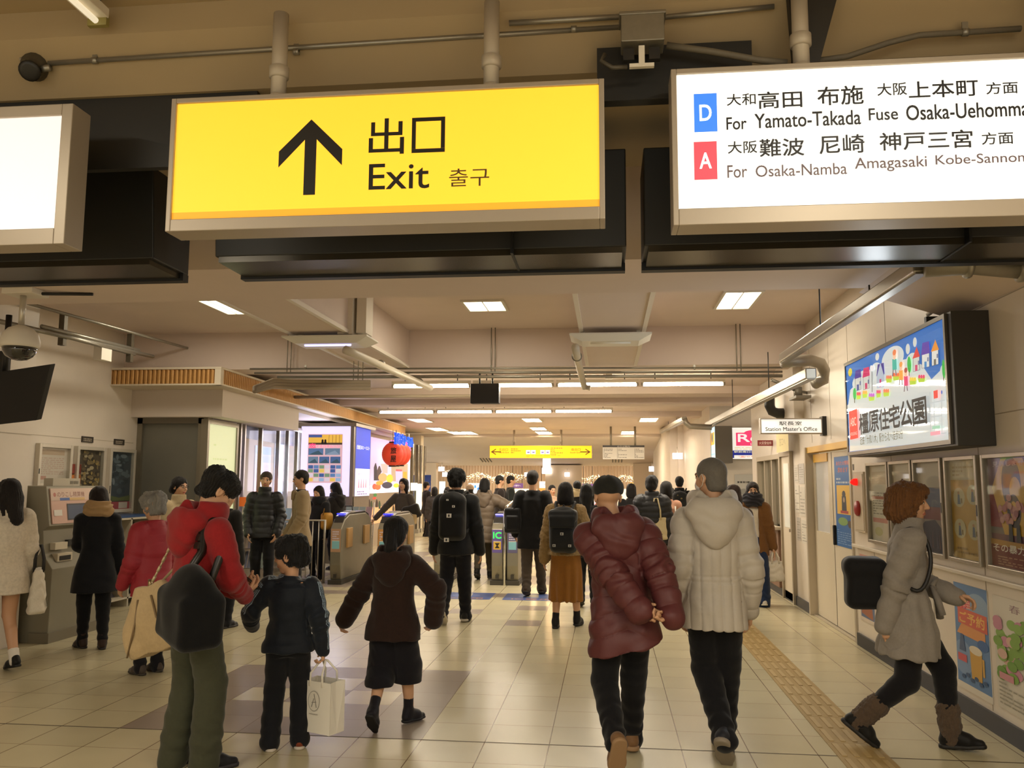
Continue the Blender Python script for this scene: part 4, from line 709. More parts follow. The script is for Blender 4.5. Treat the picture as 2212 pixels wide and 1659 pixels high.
def far_panel(label, px0, px1, py0, py1, Y, col, em, art=None, cat='advert', name='lit_advert', foot=None):
    q0, q1 = uy(px0, py1, Y), uy(px1, py0, Y); t = thing(name, label, cat, q0); b = mbm(mat('#8a7f70', .5)); b.box((q0[0], Y, q0[2]), (q1[0], Y+.08, q1[2])); part('case', b, None, t)
    a = Art((q0[0], Y-.001, q0[2]), X3, Z3, em); W, H = q1[0]-q0[0], q1[2]-q0[2]; a.rect(0, 0, W, H, col)
    if art: art(a, W, H)
    a.build('face', t)
    if name == 'banner':
        for s in (.1, .9):
            b = mbm(dark); x = q0[0]+(q1[0]-q0[0])*s; b.cyl((x, Y+.04, q1[2]), (x, Y+.04, 3.02), .012, 6); part('cord', b, None, t)
    else:
        b = mbm(mat('#8a7f70', .5))
        if foot: b.box((q0[0], Y, 0), (q1[0], Y+.08, q0[2]))
        else: b.box(((q0[0]+q1[0])/2-.06, Y+.02, 0), ((q0[0]+q1[0])/2+.06, Y+.07, q0[2]))
        part('stand', b, None, t)
far_panel('lit white and blue advert left of the taupe hooded coat, far end', 1012, 1044, 1044, 1068, 39, '#e8f2f8', 1.2, lambda a, W, H: [a.ell(W*(.25+.2*k), H*(.5+.2*(k % 2)), W*.07, H*.15, '#2a6ac0') for k in range(4)])
far_panel('orange and white clinic banner behind the man in black coat', 1165, 1212, 1040, 1085, 36.5, '#f0e9e2', .8, lambda a, W, H: (a.rect(0, H*.3, W, H*.68, '#f09a4a'), a.text('の仲介', W*.3, H*.38, W*.6, H*.22, '#4a3020', .01, 0), a.text('大阪府', W*.2, H*.8, W*.3, H*.1, '#5a6ab0', 0, 0)), name='banner')
far_panel('purple shop banner left of the man in black coat', 1104, 1130, 1044, 1054, 39, '#6a4a80', .4, lambda a, W, H: a.text('十橿市へ', W*.2, H*.3, W*.6, H*.4, '#e8dff0', 0), name='banner')
far_panel('purple shop banner right of the woman with big backpack', 1258, 1282, 1045, 1054, 39, '#6a4a80', .4, name='banner')
far_panel('lit red and white vending front behind the capped man', 1284, 1298, 1044, 1110, 35.0, '#f8e4e0', 1.6, lambda a, W, H: a.ell(W*.4, H*.25, W*.4, H*.12, '#e8584a'))
far_panel('lit orange and blue advert to the right of the dark cap', 1360, 1398, 1043, 1068, 39, '#e9a02c', 1.0, lambda a, W, H: (a.rect(0, 0, W, H*.55, '#3a8ad0'), a.ell(W*.6, H*.3, W*.2, H*.2, '#e0f0ff')))
far_panel('cream signboard with purple and green characters by the far column', 1428, 1466, 1028, 1060, 31, '#e3d29a', .35, lambda a, W, H: (a.text('歯科内科しん', W*.1, H*.66, W*.8, H*.17, '#7a4a7a', 0, 0), a.text('もりた', W*.35, H*.2, W*.55, H*.3, '#5a6a3a', 0, 0)), name='signboard', cat='sign')
far_panel('dark blue panel with a white letter on the far left column', 916, 931, 1026, 1126, 27.1, '#1a2f6e', .15, lambda a, W, H: a.text('U', W*.15, H*.72, W*.35, H*.12, '#dfe3f0', .01), name='signboard', cat='sign')
far_panel('glowing narrow glass door front at the far left', 948, 962, 1040, 1110, 37, '#dff0e4', 1.0, lambda a, W, H: (a.rect(W*.55, H*.1, W*.9, H*.8, '#f2f6fa'), a.rect(W*.6, H*.4, W*.85, H*.5, '#5a8ad8')))
for k, (px0, px1) in enumerate(((985, 1010), (1105, 1160), (1215, 1255), (1330, 1358))):
    far_panel('glowing shop front at the far wall, %s one' % ['leftmost', 'second from left', 'second from right', 'rightmost'][k], px0, px1, 1056, 1095, 40.5, ['#e8dcc0', '#f0e0c8', '#f4ecdc', '#e0d0b0'][k], .8, lambda a, W, H: a.lines(0, W, H*.1, H*.9, 4, '#a88a6a', .5, 60+k), name='storefront', cat='shop front', foot=True)
# ================================================================== left side: fare machines, posters, rack
LU = (0, 1, 0)
def fare_machine(label, y0, y1, x=-5.5):
    t = thing('fare_machine', label, 'ticket machine', (x-.3, (y0+y1)/2, 0), 'fare adjustment machines')
    prof = [(x-.28, 0), (x, 0), (x, .12), (x-.0, .72), (x-.10, .86), (x-.12, 1.10), (x-.06, 1.14), (x-.12, 1.54), (x-.9, 1.54), (x-.9, 0)]
    b = mbm(mat('#8e8876', .5, .2, kind='metal', scale=3)); b.prism([(px, y0, pz) for px, pz in prof], (0, y1-y0, 0)); part('cabinet', b, None, t, .006)
    b = mbm(mat('#79715f', .5)); b.box((x-.2, y0-.02, 0), (x+.02, y1+.02, .1)); part('plinth', b, None, t)
    # tilted display panel
    d = _n((-.06, 0, .40)); nrm = _n(np.cross((0, 1, 0), d)); o = np.array((x-.055, y0+.04, 1.16))+nrm*.003
    b = mbm(mat('#c79f8c', .5)); slab(b, o, LU, d, 0, 0, y1-y0-.06, .36, .01); fp_ = part('front_panel', b, None, t)
    a = Art(o+nrm*.002, LU, d); W = y1-y0-.06; a.rect(0, .235, W, .36, '#cdb09c'); a.ell(.06, .295, .022, .022, '#b06a5a'); a.text('のりこし精算機', .1, .27, .46, .055, '#8a5a4a', .005); a.rect(.14, .235, .3, .262, '#3a5a9a'); a.rect(.3, .235, .56, .262, '#c9a468'); a.rect(W*.28, .03, W*.75, .2, '#23242c'); a.rect(W*.3, .045, W*.73, .185, '#33405c'); a.rect(.03, .08, .16, .14, '#d6cfc2'); a.build('display', fp_)
    b = mbm(mat('#d8ccb4', .4)); b.box((x-.14, y0+.1, .9), (x-.05, y0+.3, .97)); b.box((x-.14, y0+.12, .78), (x-.03, y0+.36, .86)); ct_ = part('coin_tray', b, None, t)
    b = mbm(dark); b.box((x-.125, y0+.34, .92), (x-.07, y1-.15, .985)); b.box((x-.1, y0+.15, .79), (x-.025, y0+.33, .835)); part('slot', b, None, ct_)
    b = mbm(mat('#b3aa96', .4)); b.box((x-.22, y0+.1, 1.54), (x-.12, y0+.55, 1.62)); part('top_sign', b, None, t)
    a = Art((x-.119, y0+.1, 1.54), LU, Z3); a.lines(.28, .42, .02, .06, 1, '#6a6250', .8, 70); a.build('top_print', t)
    b = mbm(mat('#1fe04a', .4, 0, 2.5)); b.box((x-.118, y1-.34, 1.47), (x-.112, y1-.30, 1.50)); b.box((x-.118, y1-.335, 1.485), (x-.112, y1-.305, 1.515)); part('status_lamp', b, None, t)
    b = mbm(mat('#b88a2c', .5)); b.box((x-.11, y1-.26, 1.35), (x-.095, y1-.1, 1.46)); part('yellow_label', b, None, fp_)
    return t
fare_machine('grey fare adjustment machine in front of the woman in black coat', 8.08, 9.02)
fare_machine('fare adjustment machine at the left edge by the white coat', 6.15, 7.2)
def lcase(label, px0, px1, pt, pb, art, grp='poster cases on the left wall'):
    X = -6.6; ya, yb = ux(px0, pt, X)[1], ux(px1, pt, X)[1]; z1 = ux(px0, pt, X)[2]; z0 = ux(px0, pb, X)[2]; W, H = yb-ya, z1-z0; f = .045
    t = thing('poster_case', label, 'poster case', (X, (ya+yb)/2, z0), grp); b = mbm(mat('#d3cbbc', .4, .3))
    for q in ((0, 0, f, H), (W-f, 0, W, H), (f, 0, W-f, f), (f, H-f, W-f, H)): slab(b, (X+.06, ya, z0), LU, Z3, *q, .06)
    fr_ = part('frame', b, None, t, .004); a = Art((X+.012, ya+f, z0+f), LU, Z3); a.bound = (W-2*f, H-2*f); art(a, W-2*f, H-2*f); a.build('poster', t)
    b = mbm(glassm); slab(b, (X+.05, ya+f, z0+f), LU, Z3, 0, 0, W-2*f, H-2*f, .003); part('glass', b, None, t)
    b = mbm(dark); slab(b, (X+.062, ya, z0), LU, Z3, .005, H*.3, .02, H*.42, .01); part('catch', b, None, fr_)
def art_l1(a, W, H): a.rect(0, 0, W, H, '#d9cdc0'); a.lines(W*.1, W*.9, H*.25, H*.75, 9, '#c9a79a', .4, 71); a.rect(W*.1, H*.8, W*.9, H*.95, '#c3a78c'); a.rect(W*.1, H*.1, W*.3, H*.2, '#c98f80')
def art_l2(a, W, H):
    a.rect(0, 0, W, H, '#5e5245'); rg = random.Random(5)
    for k in range(70): a.ell(rg.uniform(.06, .94)*W, rg.uniform(.3, .96)*H, W*rg.uniform(.03, .1), H*rg.uniform(.015, .045), rg.choice(['#a89878', '#c2b392', '#7a6a52', '#8f7d58', '#b49a5e', '#4a4036']))
    a.rect(0, H*.12, W, H*.2, '#9a3f78'); a.poly([(0, 0), (W, 0), (W, H*.14), (W*.5, H*.09), (0, H*.11)], '#5d5a3a'); a.text('飛鳥', W*.1, H*.14, W*.3, H*.05, '#d9c8d0')
def art_l3(a, W, H):
    a.rect(0, 0, W, H, '#46505c'); rg = random.Random(6)
    for k in range(40): a.ell(rg.uniform(.1, .9)*W, rg.uniform(.3, .95)*H, W*rg.uniform(.05, .16), H*rg.uniform(.02, .06), rg.choice(['#3a4654', '#566472', '#6e7c88', '#38424c', '#8894a0']))
    a.poly([(0, H*.14), (W, H*.14), (W, H*.24), (W*.5, H*.2), (0, H*.25)], '#66704a'); a.rect(0, 0, W, H*.13, '#b0505a'); a.rect(W*.5, H*.01, W*.9, H*.12, '#d8cfc8')
lcase('bright reflecting poster case, leftmost over the fare machine', 77, 150, 957, 1052, art_l1)
lcase('poster case with brown seafood picture above the fare machine', 160, 222, 963, 1090, art_l2)
lcase('poster case with dark blue waterfall picture above the brochure rack', 232, 287, 968, 1108, art_l3)
for k, (px, py) in enumerate(((176, 942), (246, 948))):
    p = ux(px, py, -6.598); t = thing('wall_placard', 'small dark wall placard above the %s poster case' % ['brown seafood', 'dark blue waterfall'][k], 'sign', p, 'dark placards over the poster cases')
    b = mbm(mat('#3d362e', .5)); b.box(p+(0, 0, -.075), p+(.012, .24, .0)); part('plate', b, None, t)
    a = Art(p+(.0125, .0, -.075), LU, Z3); a.lines(.03, .2, .015, .06, 2, '#b5aa98', .6, 80+k); a.build('lettering', t)
p = ux(150, 1000, -6.6); b = mbm(mat('#8a3a2c', .5)); b.box((-6.6, p[1]+.02, 1.68), (-6.57, p[1]+.2, 1.8)); b.use(mat('#c8793a', .5)); b.box((-6.6, p[1]+.02, 1.56), (-6.57, p[1]+.2, 1.67)); b.use(mat('#b8ae94', .5)); b.box((-6.6, p[1]+.02, 1.4), (-6.57, p[1]+.2, 1.55)); single('leaflet_holder', b, None, 'small red orange and grey leaflet pockets between two left poster cases', 'leaflet holder')
# brochure rack
t = thing('brochure_rack', 'white brochure rack with shelves under the left poster cases', 'rack', (-6.35, 10.2, 0)); b = mbm(mat('#b9b09c', .5)); ry = (9.25, 9.9, 10.55, 11.2)
for y in ry:
    b = mbm(mat('#b9b09c', .5)); b.box((-6.58, y-.015, 0), (-6.12, y+.015, 1.12)); part('upright', b, None, t)
for z in (.1, .42, .76, 1.1):
    b = mbm(mat('#c9c0ac', .5)); b.box((-6.58, 9.25, z), (-6.12, 11.2, z+.02)); part('shelf', b, None, t)
b = mbm(mat('#36507a', .4)); b.box((-6.58, 9.26, 1.12), (-6.2, 11.2, 1.15)); part('blue_top', b, None, t)
b = mbm(mat('#544d44', .6)); b.box((-6.59, 9.25, .05), (-6.57, 11.2, 1.12)); part('back_panel', b, None, t)
for i in range(3):
    for j in range(3):
        for q in range(2):
            y = ry[i]+.04+q*.3; z = (.12, .44, .78)[j]; c = random.choice(['#4a4750', '#5a4a3c', '#3f4a44', '#6a5a5a', '#54505e']); b = mbm(mat(c, .4)); b.prism([(-6.3, y, z), (-6.27, y, z), (-6.45, y, z+.27), (-6.48, y, z+.27)], (0, .26, 0))
            o = single('brochure', b, None, 'travel brochure displayed in the white rack behind the red jacket', 'brochure', 'brochures in the rack')
# ================================================================== the shop block with its canopy
FD = np.array((-.0295, 1, 0)); FD = FD/np.linalg.norm(FD); FN = np.array((1, .0295, 0)); FN = FN/np.linalg.norm(FN)
cc = uy(475, 795, 10.7); cz1 = cc[2]; cz0 = uy(475, 832, 10.7)[2]; C0 = np.array((cc[0], 10.7, 0)); CL = 11.9
t = thing('canopy', 'shop canopy with ribbed copper band along its edge', 'canopy', (C0[0], 10.7, cz0))
b = mbm(mat('#b98a4e', .45, .35, kind='metal', scale=20))
def V(p, z): return (p[0], p[1], z)
e = C0+FD*CL; xl = -7.4
for p, q, n_ in ((np.array((xl, 10.7, 0)), C0, np.array((0, -1., 0))), (C0, e, FN)):
    L = np.linalg.norm(q-p); k = int(L/.062); d = (q-p)/L
    for i in range(k):
        c = p+d*(i+.5)*L/k; r = .029
        ring = [c+d*(r*math.cos(a_))+n_*(r*.9*math.sin(a_)) for a_ in (0, .6, 1.2, 1.94, 2.54, 3.14)]
        o_ = len(b.v); b.smooth = True; b.add([V(x, cz0+.02) for x in ring]+[V(x, cz1-.015) for x in ring], [(j, j+1, j+7, j+6) for j in range(5)]); b.smooth = False
b.prism([V(np.array((xl, 10.72, 0)), cz0+.02), V(C0+(-.02, .02, 0), cz0+.02), V(e+(-.02, 0, 0), cz0+.02), V(e+(-.3, 0, 0), cz0+.02), V(C0+(-.3, .3, 0), cz0+.02), V(np.array((xl, 11.0, 0)), cz0+.02)], (0, 0, cz1-cz0-.035)); part('ribbed_band', b, None, t)
b = mbm(mat('#d6c9b2', .5))
for za, zb_ in ((cz1-.015, cz1+.012), (cz0, cz0+.02)): b.prism([V(np.array((xl, 10.66, 0)), za), V(C0+(.04, -.04, 0), za), V(e+(.04, 0, 0), za), V(e+(-2.0, 0, 0), za), V(np.array((-7.4, 12.0, 0)), za)], (0, 0, zb_-za))
b.box(C0+(-.05, -.035, cz0), C0+(.035, .05, cz1)); part('edge_trim', b, None, t)
b = mbm(mat('#d8cbbd', .6)); F0 = C0+np.array((-.18, .5, 0)); F1 = F0+FD*3.2
b.prism([V(np.array((-7.4, 11.2, 0)), 2.48), V(F0, 2.48), V(F1, 2.48), V(F1+(-2, 0, 0), 2.48), V(np.array((-7.4, 12.4, 0)), 2.48)], (0, 0, cz0-2.48)); part('fascia', b, None, t)
b = mbm(mat('#e0d6d6', .6)); b.prism([V(F1+(-.0, 0, 0), cz0-.06), V(e+(-.25, 0, 0), cz0-.06), V(e+(-2.5, 0, 0), cz0-.06), V(F1+(-2.5, 0, 0), cz0-.06)], (0, 0, .06)); part('soffit', b, None, t)
# corner: grey shutter, lit cream panel
sx0, sx1 = uy(296, 950, 11.4)[0], uy(440, 950, 11.4)[0]
t = thing('shutter', 'closed grey roller shutter at the shop corner behind the red hoodie', 'shutter', ((sx0+sx1)/2, 11.4, 0))
b = mbm(mat('#77756a', .45, .2, kind='metal', scale=3)); b.box((sx0+.08, 11.43, 0), (sx1-.08, 11.46, 2.44)); part('curtain', b, None, t)
b = mbm(mat('#8d8676', .35, .6, kind='metal', scale=5)); b.box((sx0-.12, 11.38, 0), (sx0+.08, 11.5, 2.48)); part('side_post', b, None, t)
b = mbm(mat('#8d8676', .35, .6, kind='metal', scale=5)); b.box((sx1-.08, 11.38, 0), (sx1+.06, 11.5, 2.48)); part('side_post', b, None, t)
b = mbm(mat('#7c7466', .4, .4)); b.box((sx0, 11.38, 2.4), (sx1, 11.5, 2.48)); part('head_rail', b, None, t)
P0 = np.array((sx1+.06, 11.5, 0.)); yp = (P0[0])  # facade start
def along(px, py=980):   # point of the facade line seen at that picture column
    d = _ray(px, py); A = np.array([[d[0], -FD[0]], [d[1], -FD[1]]]); k = np.linalg.solve(A, P0[:2]); return np.array((d[0]*k[0], d[1]*k[0], 0))
A0, A1 = along(448), along(508)
t = thing('glowing_signboard', 'pale green lit blank panel at the shop corner', 'panel', A0); b = mbm(mat('#8d8676', .35, .6))
L = np.linalg.norm(A1-A0); o = A0+FN*.0
slab(b, o+FN*.02, FD, Z3, -.06, 0, 0, 2.46, .1); slab(b, o+FN*.02, FD, Z3, L, 0, L+.06, 2.46, .1); slab(b, o+FN*.02, FD, Z3, 0, 2.4, L, 2.46, .1); slab(b, o+FN*.02, FD, Z3, 0, 0, L, .7, .1); part('frame', b, None, t)
a = Art(o+np.array((0, 0, .7)), FD, Z3, .42); a.rect(0, 0, L, 1.7, '#dfe6b8'); a.lines(L*.2, L*.7, .8, 1.6, 4, '#c9d09e', .12, 81); a.build('lit_face', t)
# recessed shop window wall
W0 = A1+FN*.0; W1 = np.array(uy(648, 980, 16.4)); W1[2] = 0
wd_ = _n(W1-W0); wn = np.cross(wd_, Z3); L = np.linalg.norm(W1-W0)
w = struct('window_2', MB().use(mat('#a79d8c', .3, .7, kind='metal', scale=8)), None)
b = mbm(mat('#a79d8c', .3, .7, kind='metal', scale=8))
def on(px):
    d = _ray(px, 980); A = np.array([[d[0], -wd_[0]], [d[1], -wd_[1]]]); k = np.linalg.solve(A, W0[:2]); return k[1]
bpy.data.objects.remove(w)
for px in (516, 525, 562, 600, 620, 640):
    s_ = on(px); slab(b, W0+wn*.03, wd_, Z3, s_-.03, 0, s_+.03, 2.62, .07)
slab(b, W0+wn*.03, wd_, Z3, 0, 2.56, L, 2.64, .07); slab(b, W0+wn*.03, wd_, Z3, 0, .0, L, .75, .07)
w = struct('window_2', b, None)
struct('window_glass', mbm(glassm).add([tuple(W0+Z3*.75), tuple(W1+Z3*.75), tuple(W1+Z3*2.56), tuple(W0+Z3*2.56)], [(0, 1, 2, 3)]), None, w)
# inside of the travel shop
b = mbm(mat('#e6d8c8', .6)); b.box((-9.6, 11.5, 0), (-9.5, 19, 2.8)); b.box((-9.6, 18.6, 0), (-6.3, 18.7, 2.8)); b.box((-9.6, 11.5, 2.7), (-6.4, 18.6, 2.8)); b.prism([V(W0+wn*-.1, 2.7), V(W1+wn*-.1, 2.7), V(np.array((-9.5, 18.6, 0)), 2.7), V(np.array((-9.5, 11.6, 0)), 2.7)], (0, 0, .1)); struct('wall_shop', b, None)
for k, (x, y) in enumerate(((-7.4, 13.6), (-7.6, 16.4))): area_light('shop_light', (x, y, 2.66), 1.4, .5, 50, (.9, .85, 1.0))
b = mbm(mat('#2b3a70', .4)); slab(b, W0+wn*-.05, wd_, Z3, on(530), 2.28, on(640), 2.56, .02); single('blue_valance', b, None, 'dark blue valance inside the top of the shop window', 'valance')
def inpanel(label, px0, px1, z0, z1, back, art, em=.5, name='shop_poster'):
    s0, s1 = on(px0), on(px1); o = W0+wd_*s0-wn*back+Z3*z0; t = thing(name, label, 'poster', o, 'posters inside the shop window'); b = mbm(mat('#b0a89a', .5)); slab(b, o, wd_, Z3, 0, 0, s1-s0, z1-z0, .02); part('board', b, None, t)
    a = Art(o+wn*.001, wd_, Z3, em); art(a, s1-s0, z1-z0); a.build('print', t)
def art_sunset(a, W, H):
    for k, c in enumerate(['#7f9ad0', '#98a4d8', '#b2aadc', '#cbb0d8', '#dfb4c8', '#eab0b0', '#e8a8a4', '#a8a8c4', '#8f9cc0']): a.rect(0, H*(1-(k+1)/9), W, H*(1-k/9), c)
    a.poly([(W*.2, 0), (W*.35, H*.18), (W*.38, H*.3), (W*.42, H*.18), (W*.55, 0)], '#5a6a9a')
def art_ads(a, W, H):
    a.rect(0, 0, W, H, '#e4b48a'); a.rect(0, H*.5, W, H, '#edc7a0'); a.rect(0, H*.2, W, H*.42, '#b0623e')
    rg = random.Random(8)
    for k in range(26): a.rect(*(lambda x, y: (x, y, x+W*.12, y+H*.05))(rg.uniform(0, .85)*W, rg.uniform(.02, .55)*H), rg.choice(['#c8603a', '#e8d8c8', '#a03c2c', '#d88a5a', '#f0e8e0', '#b84a58', '#6a4a3a']))
    a.ell(W*.75, H*.2, W*.08, H*.03, '#e8b030')
inpanel('orange travel notice wall with many small photos inside shop window', 526, 560, .8, 2.3, .25, art_ads)
inpanel('sunset travel poster with tower inside the shop window', 567, 600, .95, 2.2, .12, art_sunset, .7)
inpanel('pale blue lit strip inside the left end of shop window', 517, 523, .8, 2.35, .08, lambda a, W, H: a.rect(0, 0, W, H, '#b9bcff'), .9)
inpanel('pale blue lit glass panel at right of the shop window', 603, 622, .8, 2.35, .08, lambda a, W, H: (a.rect(0, 0, W, H, '#a8bdf4'), a.rect(W*.1, 0, W*.9, H*.95, '#bccdf8')), .7)
inpanel('small picture card low in the shop window at right', 626, 634, 1.1, 1.6, .1, lambda a, W, H: (a.rect(0, 0, W, H, '#b8a08a'), a.rect(W*.1, H*.5, W*.9, H*.9, '#7a6a80')), .3)
t = thing('notice_tag', 'small orange tag on a stand below the shop window frame', 'sign', W0); p = W0+wd_*.1+wn*.12; b = mbm(mat('#d8641e', .5, 0, .2)); b.box(p+(-.06, -.01, 1.22), p+(.06, .01, 1.36)); part('plate', b, None, t); b = mbm(alu); b.cyl(p+(0, 0, 0), p+(0, 0, 1.22), .015, 8); part('stand', b, None, t)
# the big lavender lightbox and its blue side
LX0, LX1 = uy(650, 980, 16.5)[0], uy(757, 980, 16.5)[0]; lz1 = uy(700, 921, 16.5)[2]; lz0 = uy(700, 1072, 16.5)[2]
t = thing('poster_lightbox', 'big lavender lit poster box with honeymoon travel poster', 'poster lightbox', ((LX0+LX1)/2, 16.9, 0))
b = mbm(mat('#8f8678', .3, .7, kind='metal', scale=7)); b.box((LX0-.1, 16.5, 0), (LX1+.07, 16.6, lz0)); b.box((LX0-.1, 16.45, lz1), (LX1+.12, 17.9, lz1+.06)); b.box((LX0-.12, 16.5, lz0), (LX0, 16.6, lz1)); b.box((LX1, 16.48, 0), (LX1+.07, 16.56, lz1)); b.box((LX0, 16.56, 0), (LX1+.03, 17.8, lz1)); part('housing', b, None, t)
a = Art((LX0, 16.495, lz0), X3, Z3, .72); W, H = LX1-LX0, lz1-lz0; a.rect(0, 0, W, H, '#dcd4ff')
x0, y0, w_, h_ = W*.14, H*.19, W*.70, H*.70; a.rect(x0, y0, x0+w_, y0+h_, '#e6bcc4', .4)
a.rect(x0+.01, y0+h_*.8, x0+w_-.01, y0+h_*.985, '#e8b84a', .45); a.rect(x0+.01, y0+h_*.93, x0+w_*.4, y0+h_*.985, '#3a4a80', .7); a.rect(x0+.01, y0+h_*.78, x0+w_-.01, y0+h_*.82, '#4a3a30', .3)
for k in range(4): a.rect(x0+w_*(.6+.1*k), y0+h_*.8, x0+w_*(.61+.1*k), y0+h_*.98, '#5a4430', .2)
for xx in (.42, .5): a.ell(x0+w_*xx, y0+h_*.86, w_*.03, h_*.03, '#201a18', 0); a.rect(x0+w_*(xx-.035), y0+h_*.79, x0+w_*(xx+.035), y0+h_*.84, '#201a18', 0)
a.text('恋', x0+w_*.03, y0+h_*.71, w_*.2, h_*.1, '#e83a70', .03); a.text('するハネムーン', x0+w_*.24, y0+h_*.715, w_*.68, h_*.065, '#f08aa4', .03)
rg = random.Random(12)
for r_, n_ in ((.57, 2), (.40, 3)):
    for k in range(n_): cw = w_*.96/n_; xx = x0+w_*.02+k*cw; a.rect(xx, y0+h_*r_, xx+cw*.9, y0+h_*(r_+.135), rg.choice(['#4a6a9a', '#5a7aa4', '#6a86a0']), .35); a.poly([(xx, y0+h_*r_), (xx+cw*.9, y0+h_*r_), (xx+cw*.6, y0+h_*(r_+.09)), (xx+cw*.3, y0+h_*(r_+.05))], rg.choice(['#50684a', '#3c5a6a', '#8aa0b8']), .35)
for r_ in (.03, .12, .21, .29):
    for k in range(6): xx = x0+w_*(.03+k*.16); a.rect(xx, y0+h_*r_, xx+w_*.14, y0+h_*(r_+.07), rg.choice(['#5f86b8', '#3f5f9a', '#e0d8d8', '#e8c860', '#7a9a7a', '#9ab8d8', '#d8d0e0']), .4)
a.build('lit_face', t)
sL = 1.05
a = Art((LX1+.072, 16.62, lz0), LU, Z3, .55); a.rect(0, 0, sL, H, '#d6d2f6'); a.rect(0, H*.4, sL, H, '#2c43c0'); a.text('近畿日本ツーリスト', sL*.06, H*.68, sL*.88, H*.06, '#dfe4ff', .01); a.text('旅行のことなら', sL*.2, H*.3, sL*.6, H*.035, '#8a7a90', 0)
for k in range(4): a.poly([(sL*(.2+k*.16), H*.12), (sL*(.3+k*.16), H*.12), (sL*(.26+k*.16), H*.25), (sL*(.24+k*.16), H*.25)], '#b48a98')
a.lines(sL*.15, sL*.85, H*.02, H*.09, 2, '#8a8098', .5, 91); a.build('side_face', t)
area_light('lightbox_light', ((LX0+LX1)/2, 16.4, (lz0+lz1)/2), 1.0, 1.2, 16, (.88, .84, 1.0), (math.radians(-90), 0, 0))
# brochure stands under the windows
for k, (px, Y, lb) in enumerate(((540, 13.0, 'wire brochure stand below the shop window behind the old man'), (630, 15.2, 'wire brochure stand below the shop window behind the tan coat'), (775, 16.45, 'brochure stand in front of the blue side panel'))):
    p = uy(px, 1100, Y); p[2] = 0; t = thing('brochure_stand', lb, 'rack', p, 'brochure stands by the travel shop'); b = mbm(mat('#b9b2a8', .4, .4))
    for dx in (-.28, .28): b.cyl(p+(dx, 0, 0), p+(dx, .1, 1.2), .012, 8)
    b.box(p+(-.3, -.05, 0), p+(.3, .2, .04)); part('stand_frame', b, None, t)
    for z in (.25, .55, .85):
        b = mbm(mat('#9a928a', .4, .3)); b.box(p+(-.28, -.1, z), p+(.28, .08, z+.015)); part('shelf', b, None, t)
        for q in range(4):
            b = mbm(mat(random.choice(['#a8a2b0', '#b8a89a', '#8a90a8', '#b89a9a', '#9aa8a0']), .5)); x = -.26+q*.135; b.prism([p+(x, -.06, z+.015), p+(x+.12, -.06, z+.015), p+(x+.12, .03, z+.26), p+(x, .03, z+.26)], (0, .012, 0)); single('brochure', b, None, 'brochure standing on one of the wire stands by the shop window', 'brochure', 'brochures on the wire stands')
# lanterns, blue and pink letters, food poster, wine poster, chrome posts
G0, G1 = along(800), along(886); gd = _n(G1-G0); gn = np.cross(gd, Z3); L = np.linalg.norm(G1-G0)
def fz(px, py):
    d = _ray(px, py); A = np.array([[d[0], -gd[0]], [d[1], -gd[1]]]); k = np.linalg.solve(A, G0[:2]); return k[1], CAMH+d[2]*k[0]
t = thing('storefront', 'shop front wall with lit food poster and bottle poster', 'shop front', G0)
zc = fz(840, 1064)[1]; zt = fz(840, 952)[1]
b = mbm(mat('#b3a590', .4, .3)); slab(b, G0, gd, Z3, -.75, 0, L+.05, zt+.15, .1); part('wall_panel', b, None, t)
a = Art(G0+gn*.004+Z3*zc, gd, Z3, .62); H = zt-zc; a.rect(0, 0, L, H, '#cfc2e4'); a.rect(0, 0, L, H*.14, '#e6e0ee')
def F(cx, cy): s_, z_ = fz(760+cx*.1567, 900+cy*.1567); return s_, z_-zc
def FE(cx, cy, rx, ry, c): p, q, r_ = F(cx, cy), F(cx+rx, cy), F(cx, cy-ry); a.ell(p[0], p[1], abs(q[0]-p[0]), abs(r_[1]-p[1]), c)
def FP(pts, c): a.poly([F(*p) for p in pts], c)
FP([(540, 640), (770, 650), (770, 900), (545, 890)], '#b09a84'); FP([(525, 620), (660, 622), (660, 650), (525, 650)], '#d88a70'); FP([(512, 520), (550, 515), (585, 620), (530, 620)], '#c98a50')
FP([(655, 640), (690, 560), (730, 600), (730, 650)], '#e8825a'); FP([(640, 515), (700, 530), (770, 440), (770, 590), (700, 560)], '#7ec45a'); FP([(395, 650), (495, 645), (490, 780), (420, 780)], '#d8a8a4')
FP([(300, 700), (320, 640), (330, 640), (345, 700), (345, 880), (300, 880)], '#3a3440'); FP([(340, 750), (370, 680), (385, 680), (410, 760), (390, 790), (375, 880), (345, 880)], '#4a3c40'); FP([(600, 750), (695, 755), (690, 905), (605, 905)], '#b8b6e4'); FP([(605, 725), (690, 730), (690, 756), (605, 752)], '#e05a60'); FP([(705, 760), (755, 760), (755, 940), (705, 940)], '#f09a3a')
FE(425, 840, 60, 60, '#d8a06c'); FE(520, 855, 45, 60, '#e8c040'); FE(310, 965, 30, 40, '#d85a48'); FE(355, 970, 42, 40, '#e86a42'); FE(380, 915, 50, 30, '#f09a40'); FE(485, 945, 70, 45, '#3a3a4c'); FE(610, 950, 40, 30, '#efd040')
a.build('food_poster', t)
a = Art(G0+gn*.004+Z3*.55, gd, Z3, .30); z_l = .55; H = zc-.35-.55
a.rect(-.62, 0, L*.93, H, '#eeb884')
def F(cx, cy): s_, z_ = fz(760+cx*.1567, 900+cy*.1567); return s_, z_-z_l
for k, (x, y) in enumerate(((240, 1190), (270, 1210), (342, 1190), (380, 1210), (445, 1290), (570, 1270))): FP([(x-14, y+60), (x-14, y-10), (x-5, y-50), (x+5, y-50), (x+14, y-10), (x+14, y+60)], ['#4a3a34', '#3a4a34', '#3a2c2a', '#2f4a34', '#40302c', '#4a4030'][k])
